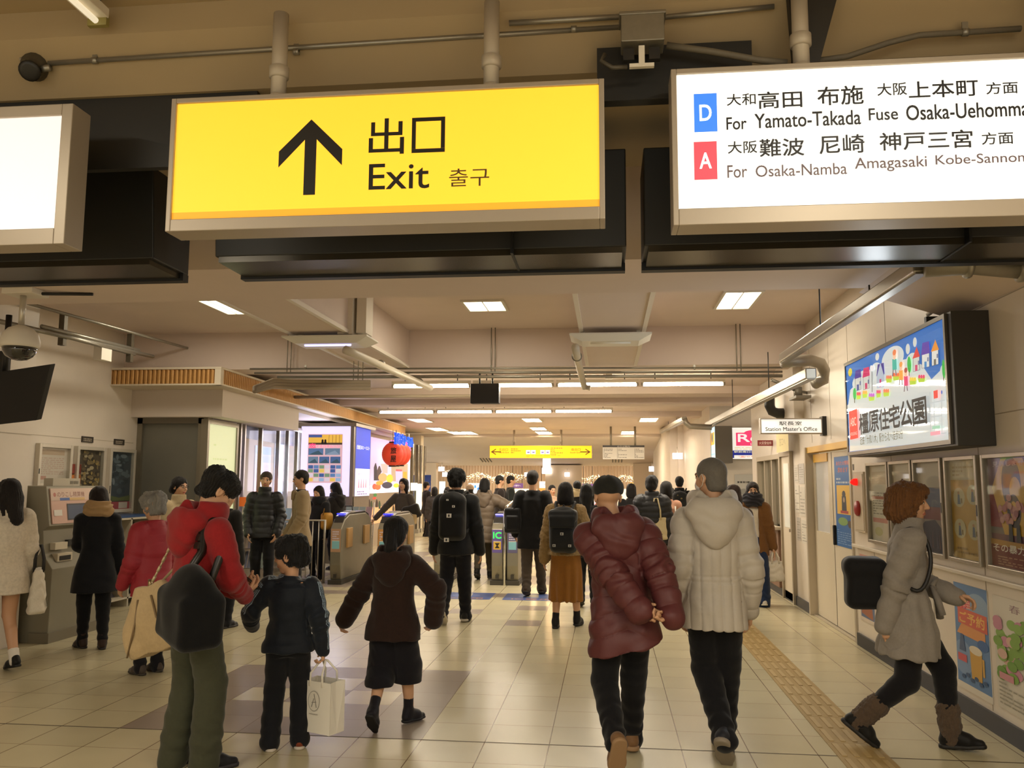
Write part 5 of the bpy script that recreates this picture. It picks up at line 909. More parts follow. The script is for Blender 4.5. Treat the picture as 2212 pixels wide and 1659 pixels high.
FE(310, 1125, 24, 18, '#e8584a'); FE(320, 1080, 22, 24, '#4a8a4a')
for x, y in ((300, 1370), (430, 1375), (480, 1360), (250, 1300), (360, 1370)): FE(x, y, 26, 20, '#8a5a44')
a.build('bottle_poster', t)
q0, q1 = fz(788, 1000), fz(838, 947)
def hung(label, txt, pxa, pya, pxb, pyb, c, em, depth=.25, nm='letter_sign'):
    s0, za = fz(pxa, pya); s1, zb_ = fz(pxb, pyb); o = G0+gd*s0+gn*depth+Z3*za; t = thing(nm, label, 'sign', o); w = s1-s0; h = zb_-za
    b = mbm(mat(c, .4, 0, em)); v, f, d = glyphs(txt)
    n0 = len(v); P_ = [tuple(o+gd*(x*w)+Z3*(y*h)) for x, y in v]; B_ = [tuple(np.array(p)-gn*.05) for p in P_]
    b.add(P_, f); b.add(B_, [x[::-1] for x in f])
    ed = {}
    for x in f:
        for i in range(len(x)):
            k = (x[i], x[(i+1) % len(x)]); ed[k] = 1
    b.add(P_+B_, [(i, i+n0, j+n0, j) for i, j in ed if (j, i) not in ed]); part('lettering', b, None, t)
    b = mbm(alu); slab(b, o-gn*.05+Z3*(h*.45), gd, Z3, 0, 0, w, .04, .03); part('rail', b, None, t)
    for fx in (.15, .85):
        b = mbm(alu); p = o-gn*.065+gd*(w*fx); b.cyl(p+Z3*(h*.45), (p[0], p[1], 2.86), .014, 8); part('hanger', b, None, t)
hung('blue channel letters above the red lanterns', '近畿日本ツーリスト', 789, 960, 834, 944, '#1d4de0', 1.0, .75)
hung('pink channel letters above the food poster', 'ファミリー旅記', 838, 968, 880, 957, '#f06ab0', .8, .12)
for k, px in enumerate((794, 803, 814)):
    s_, z_ = fz(px, 981); c = G0+gd*s_+gn*.62+Z3*z_; R = .26; t = thing('paper_lantern', ['front red paper lantern with black characters beside the blue panel', 'middle one of three red paper lanterns', 'rearmost of three red paper lanterns, nearest the food poster'][k], 'lantern', c, 'red paper lanterns')
    b = mbm(mat('#d9432a', .55, 0, .22)); prof = []
    for i in range(41):
        a_ = -math.pi/2+math.pi*i/40; prof.append((max(.03, R*math.cos(a_)*(1+.018*math.cos(i*math.pi))), R*1.12*math.sin(a_)))
    b.lathe(prof, c, 30); part('shade', b, None, t)
    for s in (-1, 1):
        b = mbm(dark); b.lathe([(.09, -.02), (.09, .02)], c+(0, 0, s*R*1.1), 20); part('cap', b, None, t)
    b = mbm(dark); b.cyl(c+(0, 0, R*1.1), (c[0], c[1], 2.86), .006, 6); part('cord', b, None, t)
    a = Art(c+np.array((.02, -R-.012, -.2)), X3, Z3); a.text('旅', .0, .2, .14, .16, '#2a120c', .02); a.text('屋', .0, .0, .14, .16, '#2a120c', .02); a.build('lettering', t)
for k, px in enumerate((891, 902, 908, 916)):
    p = along(px); z1_ = 2.78; t = thing('chrome_post', 'chrome post at the end of the shop front, %s of four' % ['leftmost', 'second', 'third', 'rightmost'][k], 'post', p, 'chrome posts of the shop front')
    b = mbm(chrome); b.obox(p+Z3*(z1_/2), gd*.09, gn*.06, Z3*(z1_/2)); part('shaft', b, None, t, .02)
    b = mbm(alu); b.obox(p+Z3*.06, gd*.13, gn*.09, Z3*.06); part('base', b, None, t)
pa, pb_ = along(889), along(918); b = mbm(mat('#9c8f88', .35, .1)); slab(b, pa-gn*.2, _n(pb_-pa), Z3, 0, 0, np.linalg.norm(pb_-pa), 2.78, .05); single('shop_partition', b, None, 'brownish glossy partition behind the chrome posts', 'partition')
for k, (px0, px1, py0, py1, c) in enumerate(((887, 896, 1043, 1060, '#f4f0d0'), (899, 906, 1045, 1102, '#dcecd8'))):
    o = along(px0); w_ = np.linalg.norm(along(px1)-o); d = _ray(px0, py1); zz = lambda py: CAMH+_ray(px0, py)[2]*o[1]/_ray(px0, py)[1]
    a = MB(); a.use(mat(c, .4, 0, 1.2)); slab(a, o+gn*.1+Z3*zz(py1), gd, Z3, 0, 0, w_, zz(py0)-zz(py1), .08); single('lit_sign', a, None, ['small square lit sign', 'tall narrow lit sign'][k]+' between chrome posts behind the waving woman', 'sign')
b = mbm(mat('#d9ccb8', .6)); b.box((-9.6, 18.7, 0), (-7.2, 27.6, 2.9)); struct('wall_left_far', b, None)
# ================================================================== ticket gates
def gate(label, x0, x1, Y0=13.2, Y1=14.95, panel='#6a5a9a', ic=False, z=1.02):
    t = thing('ticket_gate', label, 'ticket gate', ((x0+x1)/2, (Y0+Y1)/2, 0), 'row of ticket gates'); m_ = mat('#8d8775', .36, .55, kind='metal', scale=5)
    b = mbm(m_); b.prism([(x0, Y0+.05, .07), (x0, Y0, .3), (x0, Y0, .86), (x0, Y0+.16, z-.02), (x0, Y0+.4, z+.05), (x0, Y1-.4, z+.05), (x0, Y1-.16, z-.02), (x0, Y1, .86), (x0, Y1, .3), (x0, Y1-.05, .07)], (x1-x0, 0, 0)); part('body', b, None, t, .012)
    b = mbm(mat('#3f3b33', .5)); b.box((x0-.02, Y0-.01, 0), (x1+.02, Y1+.01, .07)); part('plinth', b, None, t)
    b = mbm(mat('#2f2d2a', .25)); b.prism([(x0+.01, Y0+.1, z-.07), (x0+.01, Y0+.2, z+.03), (x0+.01, Y0+.45, z+.085), (x0+.01, Y1-.45, z+.085), (x0+.01, Y1-.2, z+.03), (x0+.01, Y1-.1, z-.07)], (x1-x0-.02, 0, 0)); tc_ = part('top_cover', b, None, t, .01)
    a = Art((x0, Y0-.001, .3), X3, Z3); W = x1-x0; a.rect(.01, .2, W-.01, .56, panel); a.rect(.03, .25, W-.03, .37, '#d9b24a' if ic else '#7fb8c0'); a.rect(.03, .37, W-.03, .38, '#d8d0c4')
    if ic: a.poly([(.05, .27), (.08, .31), (.05, .35), (W-.05, .35), (W-.08, .31), (W-.05, .27)], '#2a2320'); a.text('IC', .025, .42, W-.05, .1, '#2fe84a', .02, 1.2)
    else: a.lines(.035, W-.035, .4, .54, 4, '#c8c0d0', .5, int(x0*10) % 77)
    a.rect(W*.35, -.2, W*.65, -.14, '#3a362e'); a.build('front_panel', t)
    b = mbm(mat('#2a2ae0' if not ic else '#8a86ff', .3, 0, 1.2)); b.box((x0+.03, Y0+.2, z+.055), (x1-.03, Y0+.3, z+.075)); part('card_reader', b, None, tc_)
    for q, (ya, yb) in enumerate(((Y0+.25, Y0+.5), (Y1-.55, Y1-.25))):
        b = mbm(mat('#b38a52', .5)); b.box((x1-.002, ya, .55), (x1+.035, yb, .86)); part('flap', b, None, t, .006)
    b = mbm(alu); b.box((x0+.03, Y0+.55, z+.08), (x1-.03, Y0+.8, z+.1)); part('sensor_bar', b, None, tc_)
gate('ticket gate behind the boy, leftmost of the row', -4.34, -4.16, panel='#b08a6a')
gate('ticket gate partly hidden behind the brown coated girl', -3.58, -3.38, panel='#c08a4a')
gate('ticket gate with red front panel beside the black backpack man', -2.74, -2.54, 13.5, 15.2, panel='#a8332c')
gate('ticket gate with purple front and green IC letters', -1.82, -1.64, 13.5, 15.2, panel='#6a5a9a', ic=True)
gate('ticket gate right of the IC gate with pale printed front', -1.58, -1.40, 13.5, 15.2, panel='#5f5a78')
b = mbm(chrome); b.tube([(-1.61, 13.48, 0), (-1.61, 13.48, 1.12), (-1.61, 13.6, 1.2), (-1.58, 14.4, 1.28)], .022, 10); single('handrail', b, None, 'chrome post and rail between the two middle ticket gates', 'rail')
t = thing('railing', 'low metal railing left of the leftmost ticket gate', 'railing', (-4.75, 13.3, 0)); b = mbm(alu); b.tube([(-5.2, 13.4, 0), (-5.2, 13.4, .98), (-4.5, 13.4, .98), (-4.5, 13.4, 0)], .022, 10); part('frame', b, None, t)
for k in range(6):
    b = mbm(alu); b.cyl((-5.1+k*.1, 13.4, .08), (-5.1+k*.1, 13.4, .98), .009, 8); part('baluster', b, None, t)
for k, x0 in enumerate((-2.40, -1.45)):
    a = Art((x0, 11.84, .002), X3, Y3); a.rect(0, 0, .78, .7, '#3c4f86'); a.ell(.39, .4, .2, .18, '#5068a4'); a.poly([(.3, .3), (.48, .3), (.46, .62), (.32, .62)], '#b8b09c'); a.text('IC専用', .12, .06, .55, .12, '#b07a50', .01); o = bpy.data.objects.new('floor_decal', a.mb.mesh('floor_decal')); COL.objects.link(o); tag(o, 'blue floor decal in front of the %s' % ['red fronted ticket gate', 'pair of middle ticket gates'][k], 'floor decal', 'blue floor decals')
# ================================================================== implicit-surface modelling for people, clothes and soft bags
def _v(p): return np.array(p, np.float32)
def rc(a, b, ra, rb=None, k=.02, op='u'):
    a = _v(a); b = _v(b); rb = ra if rb is None else rb; d = b-a; L2 = float(d@d)+1e-9; R = max(ra, rb)
    def f(X, Y, Z):
        x, y, z = X-a[0], Y-a[1], Z-a[2]; t = np.clip((x*d[0]+y*d[1]+z*d[2])/L2, 0, 1)
        return np.sqrt((x-t*d[0])**2+(y-t*d[1])**2+(z-t*d[2])**2)-(ra+t*(rb-ra))
    return (op, f, np.minimum(a, b)-R, np.maximum(a, b)+R, k)
def el(c, r, R=None, k=.02, op='u'):
    c = _v(c); r = _v(r); R = np.eye(3, dtype=np.float32) if R is None else np.array(R, np.float32); e = np.sqrt(((R*r[:, None])**2).sum(0))
    def f(X, Y, Z):
        x, y, z = X-c[0], Y-c[1], Z-c[2]; q = [(x*R[i, 0]+y*R[i, 1]+z*R[i, 2]) for i in range(3)]
        k0 = np.sqrt(sum((q[i]/r[i])**2 for i in range(3)))+1e-6; k1 = np.sqrt(sum((q[i]/r[i]**2)**2 for i in range(3)))+1e-6
        return k0*(k0-1)/k1
    return (op, f, c-e, c+e, k)
def loft(o, R, prof, k=.02, op='u', p=2.0, cap=.0):
    o = _v(o); R = np.array(R, np.float32); P = np.array(sorted(prof), np.float32); zs = P[:, 0]
    pts = []
    for z, cx, cy, rx, ry in P:
        for sx in (-1, 1):
            for sy in (-1, 1): pts.append(o+R[0]*(cx+sx*rx)+R[1]*(cy+sy*ry)+R[2]*z)
    pts = np.array(pts)
    def f(X, Y, Z):
        x, y, z = X-o[0], Y-o[1], Z-o[2]; q = [(x*R[i, 0]+y*R[i, 1]+z*R[i, 2]) for i in range(3)]
        zq = q[2]; cx = np.interp(zq, zs, P[:, 1]); cy = np.interp(zq, zs, P[:, 2]); rx = np.interp(zq, zs, P[:, 3]); ry = np.interp(zq, zs, P[:, 4])
        r = (np.abs((q[0]-cx)/rx)**p+np.abs((q[1]-cy)/ry)**p)**(1/p); d = (r-1)*np.minimum(rx, ry)
        return np.maximum(d, np.maximum(zs[0]-zq, zq-zs[-1])+cap).astype(np.float32)
    return (op, f, pts.min(0), pts.max(0), k)
def rbox(c, R, hs, r, k=.02, op='u'):
    c = _v(c); R = np.array(R, np.float32); hs = _v(hs); e = np.sqrt(((R*hs[:, None])**2).sum(0))*1.75
    def f(X, Y, Z):
        x, y, z = X-c[0], Y-c[1], Z-c[2]; q = [np.abs(x*R[i, 0]+y*R[i, 1]+z*R[i, 2])-(hs[i]-r) for i in range(3)]
        return np.sqrt(sum(np.maximum(a, 0)**2 for a in q))+np.minimum(np.maximum(q[0], np.maximum(q[1], q[2])), 0)-r
    return (op, f, c-e, c+e, k)
def ring(c, R, rx, ry, r, k=.02, op='u', flat=1.0):
    c = _v(c); R = np.array(R, np.float32); m = max(rx, ry)+r
    def f(X, Y, Z):
        x, y, z = X-c[0], Y-c[1], Z-c[2]; q = [(x*R[i, 0]+y*R[i, 1]+z*R[i, 2]) for i in range(3)]
        a = (np.sqrt((q[0]/rx)**2+(q[1]/ry)**2)-1)*min(rx, ry); return np.sqrt(a*a+(q[2]*flat)**2)-r
    return (op, f, c-m-r/flat, c+m+r/flat, k)
def half(n, d, op='s', k=.004):   # removes the side n.p > d
    n = _v(_n(n))
    def f(X, Y, Z): return (d-(X*n[0]+Y*n[1]+Z*n[2])).astype(np.float32)
    return (op, f, None, None, k)
def surf(prims, h):
    un = [q for q in prims if q[0] == 'u']; lo = np.min([q[2] for q in un], 0)-3.2*h-.012; hi = np.max([q[3] for q in un], 0)+3.2*h+.012
    n = np.ceil((hi-lo)/h).astype(int)+1; D = np.full(n, .5, np.float32)
    ax = [(lo[i]+h*np.arange(n[i])).astype(np.float32) for i in range(3)]
    for op, f, a, b, k in prims:
        if a is None: s = [slice(0, n[i]) for i in range(3)]
        else:
            m = k+3*h; s = [slice(max(0, int((a[i]-m-lo[i])/h)), min(n[i], int((b[i]+m-lo[i])/h)+2)) for i in range(3)]
            if any(q.stop <= q.start for q in s): continue
        d2 = f(ax[0][s[0]][:, None, None], ax[1][s[1]][None, :, None], ax[2][s[2]][None, None, :]).astype(np.float32); d1 = D[tuple(s)]
        if op == 'u':
            hh = np.clip(.5+.5*(d1-d2)/k, 0, 1); D[tuple(s)] = d1+(d2-d1)*hh-k*hh*(1-hh)
        else:
            d2 = -d2; hh = np.clip(.5-.5*(d1-d2)/k, 0, 1); D[tuple(s)] = d1+(d2-d1)*hh+k*hh*(1-hh)
    I = D < 0
    c = [I[i:n[0]-1+i, j:n[1]-1+j, l:n[2]-1+l] for i in (0, 1) for j in (0, 1) for l in (0, 1)]
    any_ = np.zeros(c[0].shape, bool); all_ = np.ones(c[0].shape, bool)
    for q in c: any_ |= q; all_ &= q
    act = any_ & ~all_; ids = np.argwhere(act); m = len(ids); num = np.full(act.shape, -1, np.int32); num[act] = np.arange(m)
    off = np.array([(i, j, l) for i in (0, 1) for j in (0, 1) for l in (0, 1)]); V = np.stack([D[ids[:, 0]+o[0], ids[:, 1]+o[1], ids[:, 2]+o[2]] for o in off], 1)
    acc = np.zeros((m, 3)); cnt = np.zeros(m)
    for i in range(8):
        for j in range(i+1, 8):
            if abs(off[i]-off[j]).sum() != 1: continue
            x = (V[:, i] < 0) != (V[:, j] < 0); t = np.where(x, V[:, i]/np.where(x, V[:, i]-V[:, j], 1), 0)
            acc += np.where(x[:, None], off[i]+(off[j]-off[i])*t[:, None], 0); cnt += x
    P = lo+h*(ids+acc/cnt[:, None]); F = []
    for a in range(3):
        b, c_ = (a+1) % 3, (a+2) % 3
        s0 = [slice(1, None)]*3; s1 = [slice(1, None)]*3; s0[a] = slice(0, -1); A = I[tuple([slice(1, n[i]-1) if i != a else slice(0, n[i]-1) for i in range(3)])]; B = I[tuple([slice(1, n[i]-1) if i != a else slice(1, n[i]) for i in range(3)])]
        e = np.argwhere(A != B)
        if not len(e): continue
        base = e.copy()
        for i in (b, c_): base[:, i] += 1
        def cell(db, dc):
            q = base.copy(); q[:, b] -= db; q[:, c_] -= dc; return num[q[:, 0], q[:, 1], q[:, 2]]
        Q = np.stack([cell(1, 1), cell(0, 1), cell(0, 0), cell(1, 0)], 1); fl = A[e[:, 0], e[:, 1], e[:, 2]]; Q[~fl] = Q[~fl][:, ::-1]; F.append(Q)
    F = np.concatenate(F); F = F[(F >= 0).all(1)]
    return P, F
def npmesh(name, P, F, mats, mi=None):
    me = bpy.data.meshes.new(name); me.vertices.add(len(P)); me.vertices.foreach_set('co', P.astype(np.float32).ravel()); nf = len(F)
    me.loops.add(nf*4); me.loops.foreach_set('vertex_index', F.astype(np.int32).ravel()); me.polygons.add(nf); me.polygons.foreach_set('loop_start', np.arange(0, nf*4, 4, dtype=np.int32))
    me.polygons.foreach_set('use_smooth', np.ones(nf, bool))
    for m in mats: me.materials.append(m)
    if mi is not None: me.polygons.foreach_set('material_index', mi.astype(np.int32))
    me.update(calc_edges=True); return me
def vnormals(P, F):
    n = np.cross(P[F[:, 2]]-P[F[:, 0]], P[F[:, 3]]-P[F[:, 1]]); N = np.zeros_like(P)
    for i in range(4): np.add.at(N, F[:, i], n)
    return N/(np.linalg.norm(N, axis=1)[:, None]+1e-12)
def _h3(i, j, k, s):
    x = (i*374761393+j*668265263+k*2147483647+s*974634777) & 0xffffffff; x = ((x ^ (x >> 13))*1274126177) & 0xffffffff; return ((x ^ (x >> 16)) & 0xffff)/65535.0
def vn(P, f, s=0):
    q = P*np.array(f, float); i = np.floor(q).astype(np.int64); t = q-i; t = t*t*(3-2*t); r = 0
    for a in (0, 1):
        for b in (0, 1):
            for c in (0, 1): r = r+_h3(i[:, 0]+a, i[:, 1]+b, i[:, 2]+c, s)*(t[:, 0] if a else 1-t[:, 0])*(t[:, 1] if b else 1-t[:, 1])*(t[:, 2] if c else 1-t[:, 2])
    return r
def sculpt(name, prims, h, m, parent, disp=None, mats=None, mif=None):
    P, F = surf(prims, h)
    if disp is not None: P = P+vnormals(P, F)*disp(P)[:, None]
    mi = mif(P[F].mean(1)) if mif else None
    return link(name, npmesh(name, P, F, mats or [m], mi), parent)
def rotz(a): c, s = math.cos(a), math.sin(a); return np.array([[c, s, 0], [-s, c, 0], [0, 0, 1.]])   # rows = axes after turning left by a
def frame(yaw, pitch=0, roll=0):
    """rows: right, forward, up; yaw > 0 turns left, pitch > 0 looks down, roll > 0 leans to the right"""
    R = rotz(yaw); r, f, u = R; f2 = f*math.cos(pitch)-u*math.sin(pitch); u2 = u*math.cos(pitch)+f*math.sin(pitch)
    return np.array([r*math.cos(roll)-u2*math.sin(roll), f2, u2*math.cos(roll)+r*math.sin(roll)])
def ik(a, c, l1, l2, pole):
    a, c = np.array(a, float), np.array(c, float); d = c-a; L = np.linalg.norm(d)
    if L > (l1+l2)*.999: c = a+d/L*(l1+l2)*.999; d = c-a; L = np.linalg.norm(d)
    d = d/L; x = (l1*l1-l2*l2+L*L)/(2*L); y = math.sqrt(max(0, l1*l1-x*x)); p = np.array(pole, float); p = p-d*(p@d); return a+d*x+_n(p)*y, c
SKIN = '#c89a78'
DEG = math.pi/180
NP_ = [0]
def bone_param(P, bones):
    """nearest bone of each point: (index, metres along it, distance from its axis)"""
    best = np.full(len(P), 1e9); idx = np.zeros(len(P), int); along_ = np.zeros(len(P))
    for i, (a, b, r) in enumerate(bones):
        d = b-a; L = np.linalg.norm(d); t = np.clip(((P-a)@d)/L**2, 0, 1); q = np.linalg.norm(P-a-t[:, None]*d, axis=1)-r; m = q < best; best[m] = q[m]; idx[m] = i; along_[m] = t[m]*L
    return idx, along_
def person(label, x, y, face, H=1.68, h=.011, fem=False, lean=0, side=0, twist=0, head=(0, 0, 0), hl=None, hr=None, pl=None, pr=None, fl=None, fr=None, pelvis=(0, 0, 0), hand=dict(), hair=('short', '#14110f'), skin=SKIN,
           top=None, under=None, bottom=None, shoes=None, extras=(), group=None, kid=False, glasses=False, mask=False, hat=None, scarf=None, kneepole=None, build=1.0, hoff=(0, 0, 0)):
    S = H; hs = (.985 if not kid else .93)*(H/1.68 if not kid else 1)**.4; nb = .825 if not kid else .80
    top = dict(dict(color='#222222', hem=.47, t=.012, flare=1.0, sl=1.0), **(top or {})); bottom = dict(dict(kind='pants', color='#15151a', w=1.0, end=.04), **(bottom or {})); shoes = dict(dict(kind='shoe', color='#151313', sole='#2a2623'), **(shoes or {}))
    pz = .53*S; pel = np.array(pelvis, float)*S+(0, 0, pz); T = frame(0, lean*DEG, side*DEG); Tw = rotz(twist*DEG)@np.eye(3)
    neck = pel+T[2]*((nb-.53)*S); sr = Tw[0]*T[0][0]+np.array((0, 0, 1))*T[0][2]; sr = _n(sr); sw = (.088 if fem else .098)*S*build*(.95 if kid else 1)
    SH = {'r': neck+sr*sw-T[2]*.03*S, 'l': neck-sr*sw-T[2]*.03*S}; HP = {'r': pel+(.046*S, 0, -.02*S), 'l': pel+(-.046*S, 0, -.02*S)}
    Rh = frame(head[0]*DEG, head[1]*DEG, head[2]*DEG); hd = _n(T[2]*.8+Rh[2]*.4+Rh[1]*(.25*math.sin(max(0, head[1])*DEG))); hc = neck+hd*((1-nb)*S-.115*hs)+np.array(hoff, float)
    ua, fa = .170*S, .150*S
    tg = {'r': np.array(hr if hr is not None else (.135, .03, .475), float)*S, 'l': np.array(hl if hl is not None else (-.135, .03, .475), float)*S}
    po = {'r': pr or (.4, -1, -.1), 'l': pl or (-.4, -1, -.1)}; EL, WR_ = {}, {}
    for s in 'rl': EL[s], WR_[s] = ik(SH[s], tg[s], ua, fa, po[s])
    th, sn, an = .232*S, .236*S, .080*(S/1.68)
    FT = {}; KN = {}; AN = {}
    for s, sg in (('r', 1), ('l', -1)):
        q = {'r': fr, 'l': fl}[s] or (sg*.052, 0); q = list(q)+[None, 0, 0][len(q)-2:]; fx, fy, fz_, yw, pt = q; sc = S/1.68
        Rf = frame(yw*DEG, pt*DEG); zz = fz_*S if fz_ is not None else (.165*sc*math.sin(pt*DEG) if pt > 0 else .06*sc*math.sin(-pt*DEG)); o = np.array((fx*S, fy*S, zz)); A = o+Rf[2]*an
        kp = (kneepole or {}).get(s, (.12*sg, 1, 0)); KN[s], A2 = ik(HP[s], A, th, sn, kp); o = o+(A2-A); FT[s] = (o, Rf, sc); AN[s] = A2
    sk = mat(skin, .55); W = []
    # ---- body: one continuous skin surface
    mm = lambda v: v*S*build
    rows = [(-.075, .07, .05), (-.03, .094, .062), (.02, .09, .058), (.08, .074, .048), (.13, .074, .05), (.19, .085, .058), (.235, .086, .055), (.265, .07, .042), (nb-.53, .034, .032)]
    bt = [(z*S, 0, (-.008 if z > .1 else 0)*S, mm(rx), mm(ry)) for z, rx, ry in rows]
    TT = np.array([sr, np.cross(T[2], sr), T[2]])
    W.append(loft(pel, TT, bt, .02))
    hl_ = hc-Rh[2]*.09*hs
    W.append(rc(neck-T[2]*.03*S, hc-Rh[2]*.05*hs-Rh[1]*.015, .034*S, .03*S, .03))
    for s in 'rl':
        W += [rc(SH[s], EL[s], .031*S, .025*S, .02), rc(EL[s], WR_[s], .025*S, .0155*S, .01), rc(HP[s], KN[s], .052*S, .034*S, .02), rc(KN[s], AN[s], .033*S, .021*S, .012), rc(KN[s]*.65+AN[s]*.35+(0, -.012*S, 0), KN[s]*.4+AN[s]*.6, .024*S, .018*S, .02)]
        o, Rf, sc = FT[s]; W.append(rc(AN[s], o+Rf[1]*.11*sc+Rf[2]*.034*sc, .019*S, .013*sc, .012))
        hd_ = hand.get(s, {}); d = _n(hd_.get('dir', WR_[s]-EL[s])); nrm = np.array(hd_.get('palm', (-1 if s == 'r' else 1, 0, 0)), float); nrm = _n(nrm-d*(nrm@d)); thb = np.cross(d, nrm)*(1 if s == 'r' else -1); cu = hd_.get('curl', .35); q = sc*1.0; w0 = WR_[s]
        fr_ = max(.0082*q, .55*h)
        for i, (lat, ln) in enumerate(((.030, .92), (.011, 1.0), (-.009, .95), (-.028, .76))):
            b0 = w0+d*.088*q+thb*lat*q; W.append(rc(w0+d*.012*q+thb*lat*.55*q, b0, .0145*q, .0115*q, .014)); an_ = 0; p0 = b0
            for L_, ca in ((.043, 38), (.027, 48), (.021, 36)):
                an_ += ca*cu*DEG*(1+.12*i); dd = d*math.cos(an_)+nrm*math.sin(an_)+thb*lat*.8; p1 = p0+dd*L_*ln*q; W.append(rc(p0, p1, fr_, fr_*.9, .004)); p0 = p1
        t0 = w0+d*.03*q+thb*.022*q; t1 = t0+_n(d*.75+thb*.7+nrm*(.15+.5*cu))*.042*q; t2 = t1+_n(d*.9+thb*.25+nrm*(.2+.7*cu))*.032*q; W += [rc(w0+d*.01*q, t0, .015*q, .013*q, .012), rc(t0, t1, .012*q, .0105*q, .006), rc(t1, t2, .0102*q, .009*q, .004)]
    G = lambda a, b, c: hc+(Rh[0]*a+Rh[1]*b+Rh[2]*c)*hs
    E_ = lambda c, r, k=.012, op='u': el(G(*c), np.array(r)*hs, Rh, k*hs, op)
    W += [E_((0, -.012, .03), (.077, .094, .086)), E_((0, .022, -.03), (.06, .066, .078), .02), E_((0, .055, -.092), (.026, .022, .022), .02), rc(G(0, .086, .012), G(0, .104, -.026), .008*hs, .0125*hs, .008), rc(G(-.012, .092, -.03), G(.012, .092, -.03), .0085*hs, None, .006),
          rc(G(-.042, .074, .024), G(.042, .074, .024), .011*hs, None, .014), E_((-.036, .058, -.028), (.024, .022, .026), .02), E_((.036, .058, -.028), (.024, .022, .026), .02)]
    for sg in (-1, 1):
        W += [el(G(sg*.031, .093, .004), np.array((.017, .012, .009))*hs, Rh, .008*hs, 's'), E_((sg*.031, .077, .004), (.014, .012, .0125), .003)]
        W += [E_((sg*.077, -.008, -.006), (.009, .021, .032), .006), el(G(sg*.086, -.004, -.004), np.array((.006, .011, .018))*hs, Rh, .004*hs, 's')]
    W += [rc(G(-.019, .083, -.058), G(.019, .083, -.058), .0065*hs, None, .005), rc(G(-.015, .082, -.068), G(.015, .082, -.068), .0075*hs, None, .005)]
    lipm, eyew, iris, brow = mat('#a8604f', .45), mat('#d8cfc4', .3), mat('#1c130f', .25), mat(hair[1] if hair[1] not in ('#8d8a84',) else '#6d675f', .8)
    def mif(c):
        q = (c-hc)@Rh.T/hs; x_, y_, z_ = q[:, 0], q[:, 1], q[:, 2]; mi = np.zeros(len(c)); f = y_ > .06
        mi[f & (np.abs(z_+.0625) < .0095) & (np.abs(x_) < .024) & (y_ > .076)] = 1
        ex = (np.abs(x_)-.031)/.0145; ez = (z_-.003)/.0062; e = f & (ex**2+ez**2 < 1); mi[e] = 2; mi[f & (((np.abs(x_)-.031)/.0065)**2+((z_-.003)/.0066)**2 < 1)] = 3; mi[f & (np.abs(ex) < 1.15) & (z_ > .0085) & (z_ < .0125)] = 3
        mi[f & (np.abs(np.abs(x_)-.034) < .019) & (np.abs(z_-.0265) < .0048)] = 4; return mi
    P, F = surf(W, h); root = bpy.data.objects.new('person', npmesh('person', P, F, [sk, lipm, eyew, iris, brow], mif(P[F].mean(1)))); COL.objects.link(root)
    root.location = (x, y, 0); root.rotation_euler = (0, 0, -face*DEG); tag(root, label, 'person', group)
    NP_[0] += 1; seed = NP_[0]; hg = h*1.15
    J = dict(root=root, S=S, SH=SH, EL=EL, WR=WR_, HP=HP, KN=KN, AN=AN, FT=FT, hc=hc, Rh=Rh, hs=hs, neck=neck, pel=pel, TT=TT, h=h, hg=hg, G=G)
    # ---- lower garment
    bk = bottom['kind']
    if bk != 'none':
        c = mat(bottom['color'], .85, kind='fabric', scale=60, bump=.25); w = bottom['w']; Q = [loft(pel, TT, [(-.09*S, 0, 0, .07*S, .058*S), (-.03*S, 0, 0, .102*S*build, .072*S*build), (.04*S, 0, 0, .088*S*build, .059*S*build), (.075*S, 0, 0, .074*S*build, .048*S*build)], .02)]
        if bk == 'pants':
            for s in 'rl':
                e = bottom['end']; A = AN[s]; d = A-KN[s]; L = np.linalg.norm(d); k_ = KN[s]; en = A+d/L*((an-.035)*max(.15, float(FT[s][1][2][2])**1.5)-max(0, (e-.04))*S)
                Q += [rc(HP[s], k_, max(.056*S*build*(.85+.15*min(w, 1.3)), .054*S), max(.041*S*w, .0445*S), .025), rc(k_, en, max(.041*S*w, .0445*S), max((.031 if w < 1.2 else .04)*S*w, .0275*S), .015)]
                if e <= .05: Q.append(el(en+FT[s][1][1]*.010*S-d/L*.012, (.034*S*w, .041*S*w, .022*S), None, .02))
                Q.append(half(d/L, float((en+d/L*(.012+.01*w))@(d/L)), 's', .006)) if e > .05 else None
            Q = [q for q in Q if q is not None]
            if bottom['end'] > .05:    # cropped legs: cut each at its hem height
                Q = [q for q in Q if q[2] is not None]+[half((0, 0, -1), -(bottom['end']*S), 's', .006)]
            def dp(P):
                idx, t = bone_param(P, [(HP['r'], KN['r'], .05), (KN['r'], AN['r'], .04), (HP['l'], KN['l'], .05), (KN['l'], AN['l'], .04)])
                return .006*(vn(P, (9, 9, 22), seed)-.5)+.004*np.sin(t*70+vn(P, (14, 14, 6), seed+1)*7)*np.where(idx % 2 == 1, np.clip(t/.35, 0, 1)**2+.25, .35)
        else:   # skirt
            e = bottom['end']*S; fl_ = bottom.get('flare', 1.15); mid = (KN['r']+KN['l'])/2; mid[2] = 0; lo = e-pel[2]; m2 = np.array((mid[0], mid[1]))*.8
            Q = [loft(pel, np.eye(3), [(lo, m2[0], m2[1], .10*S*fl_, .088*S*fl_), (lo*.5, m2[0]*.5, m2[1]*.5, .104*S*(1+fl_)/2, .088*S*(1+fl_)/2), (-.03*S, 0, 0, .103*S, .078*S), (.06*S, 0, 0, .086*S, .062*S), (.11*S, 0, 0, .08*S, .056*S)], .02)]
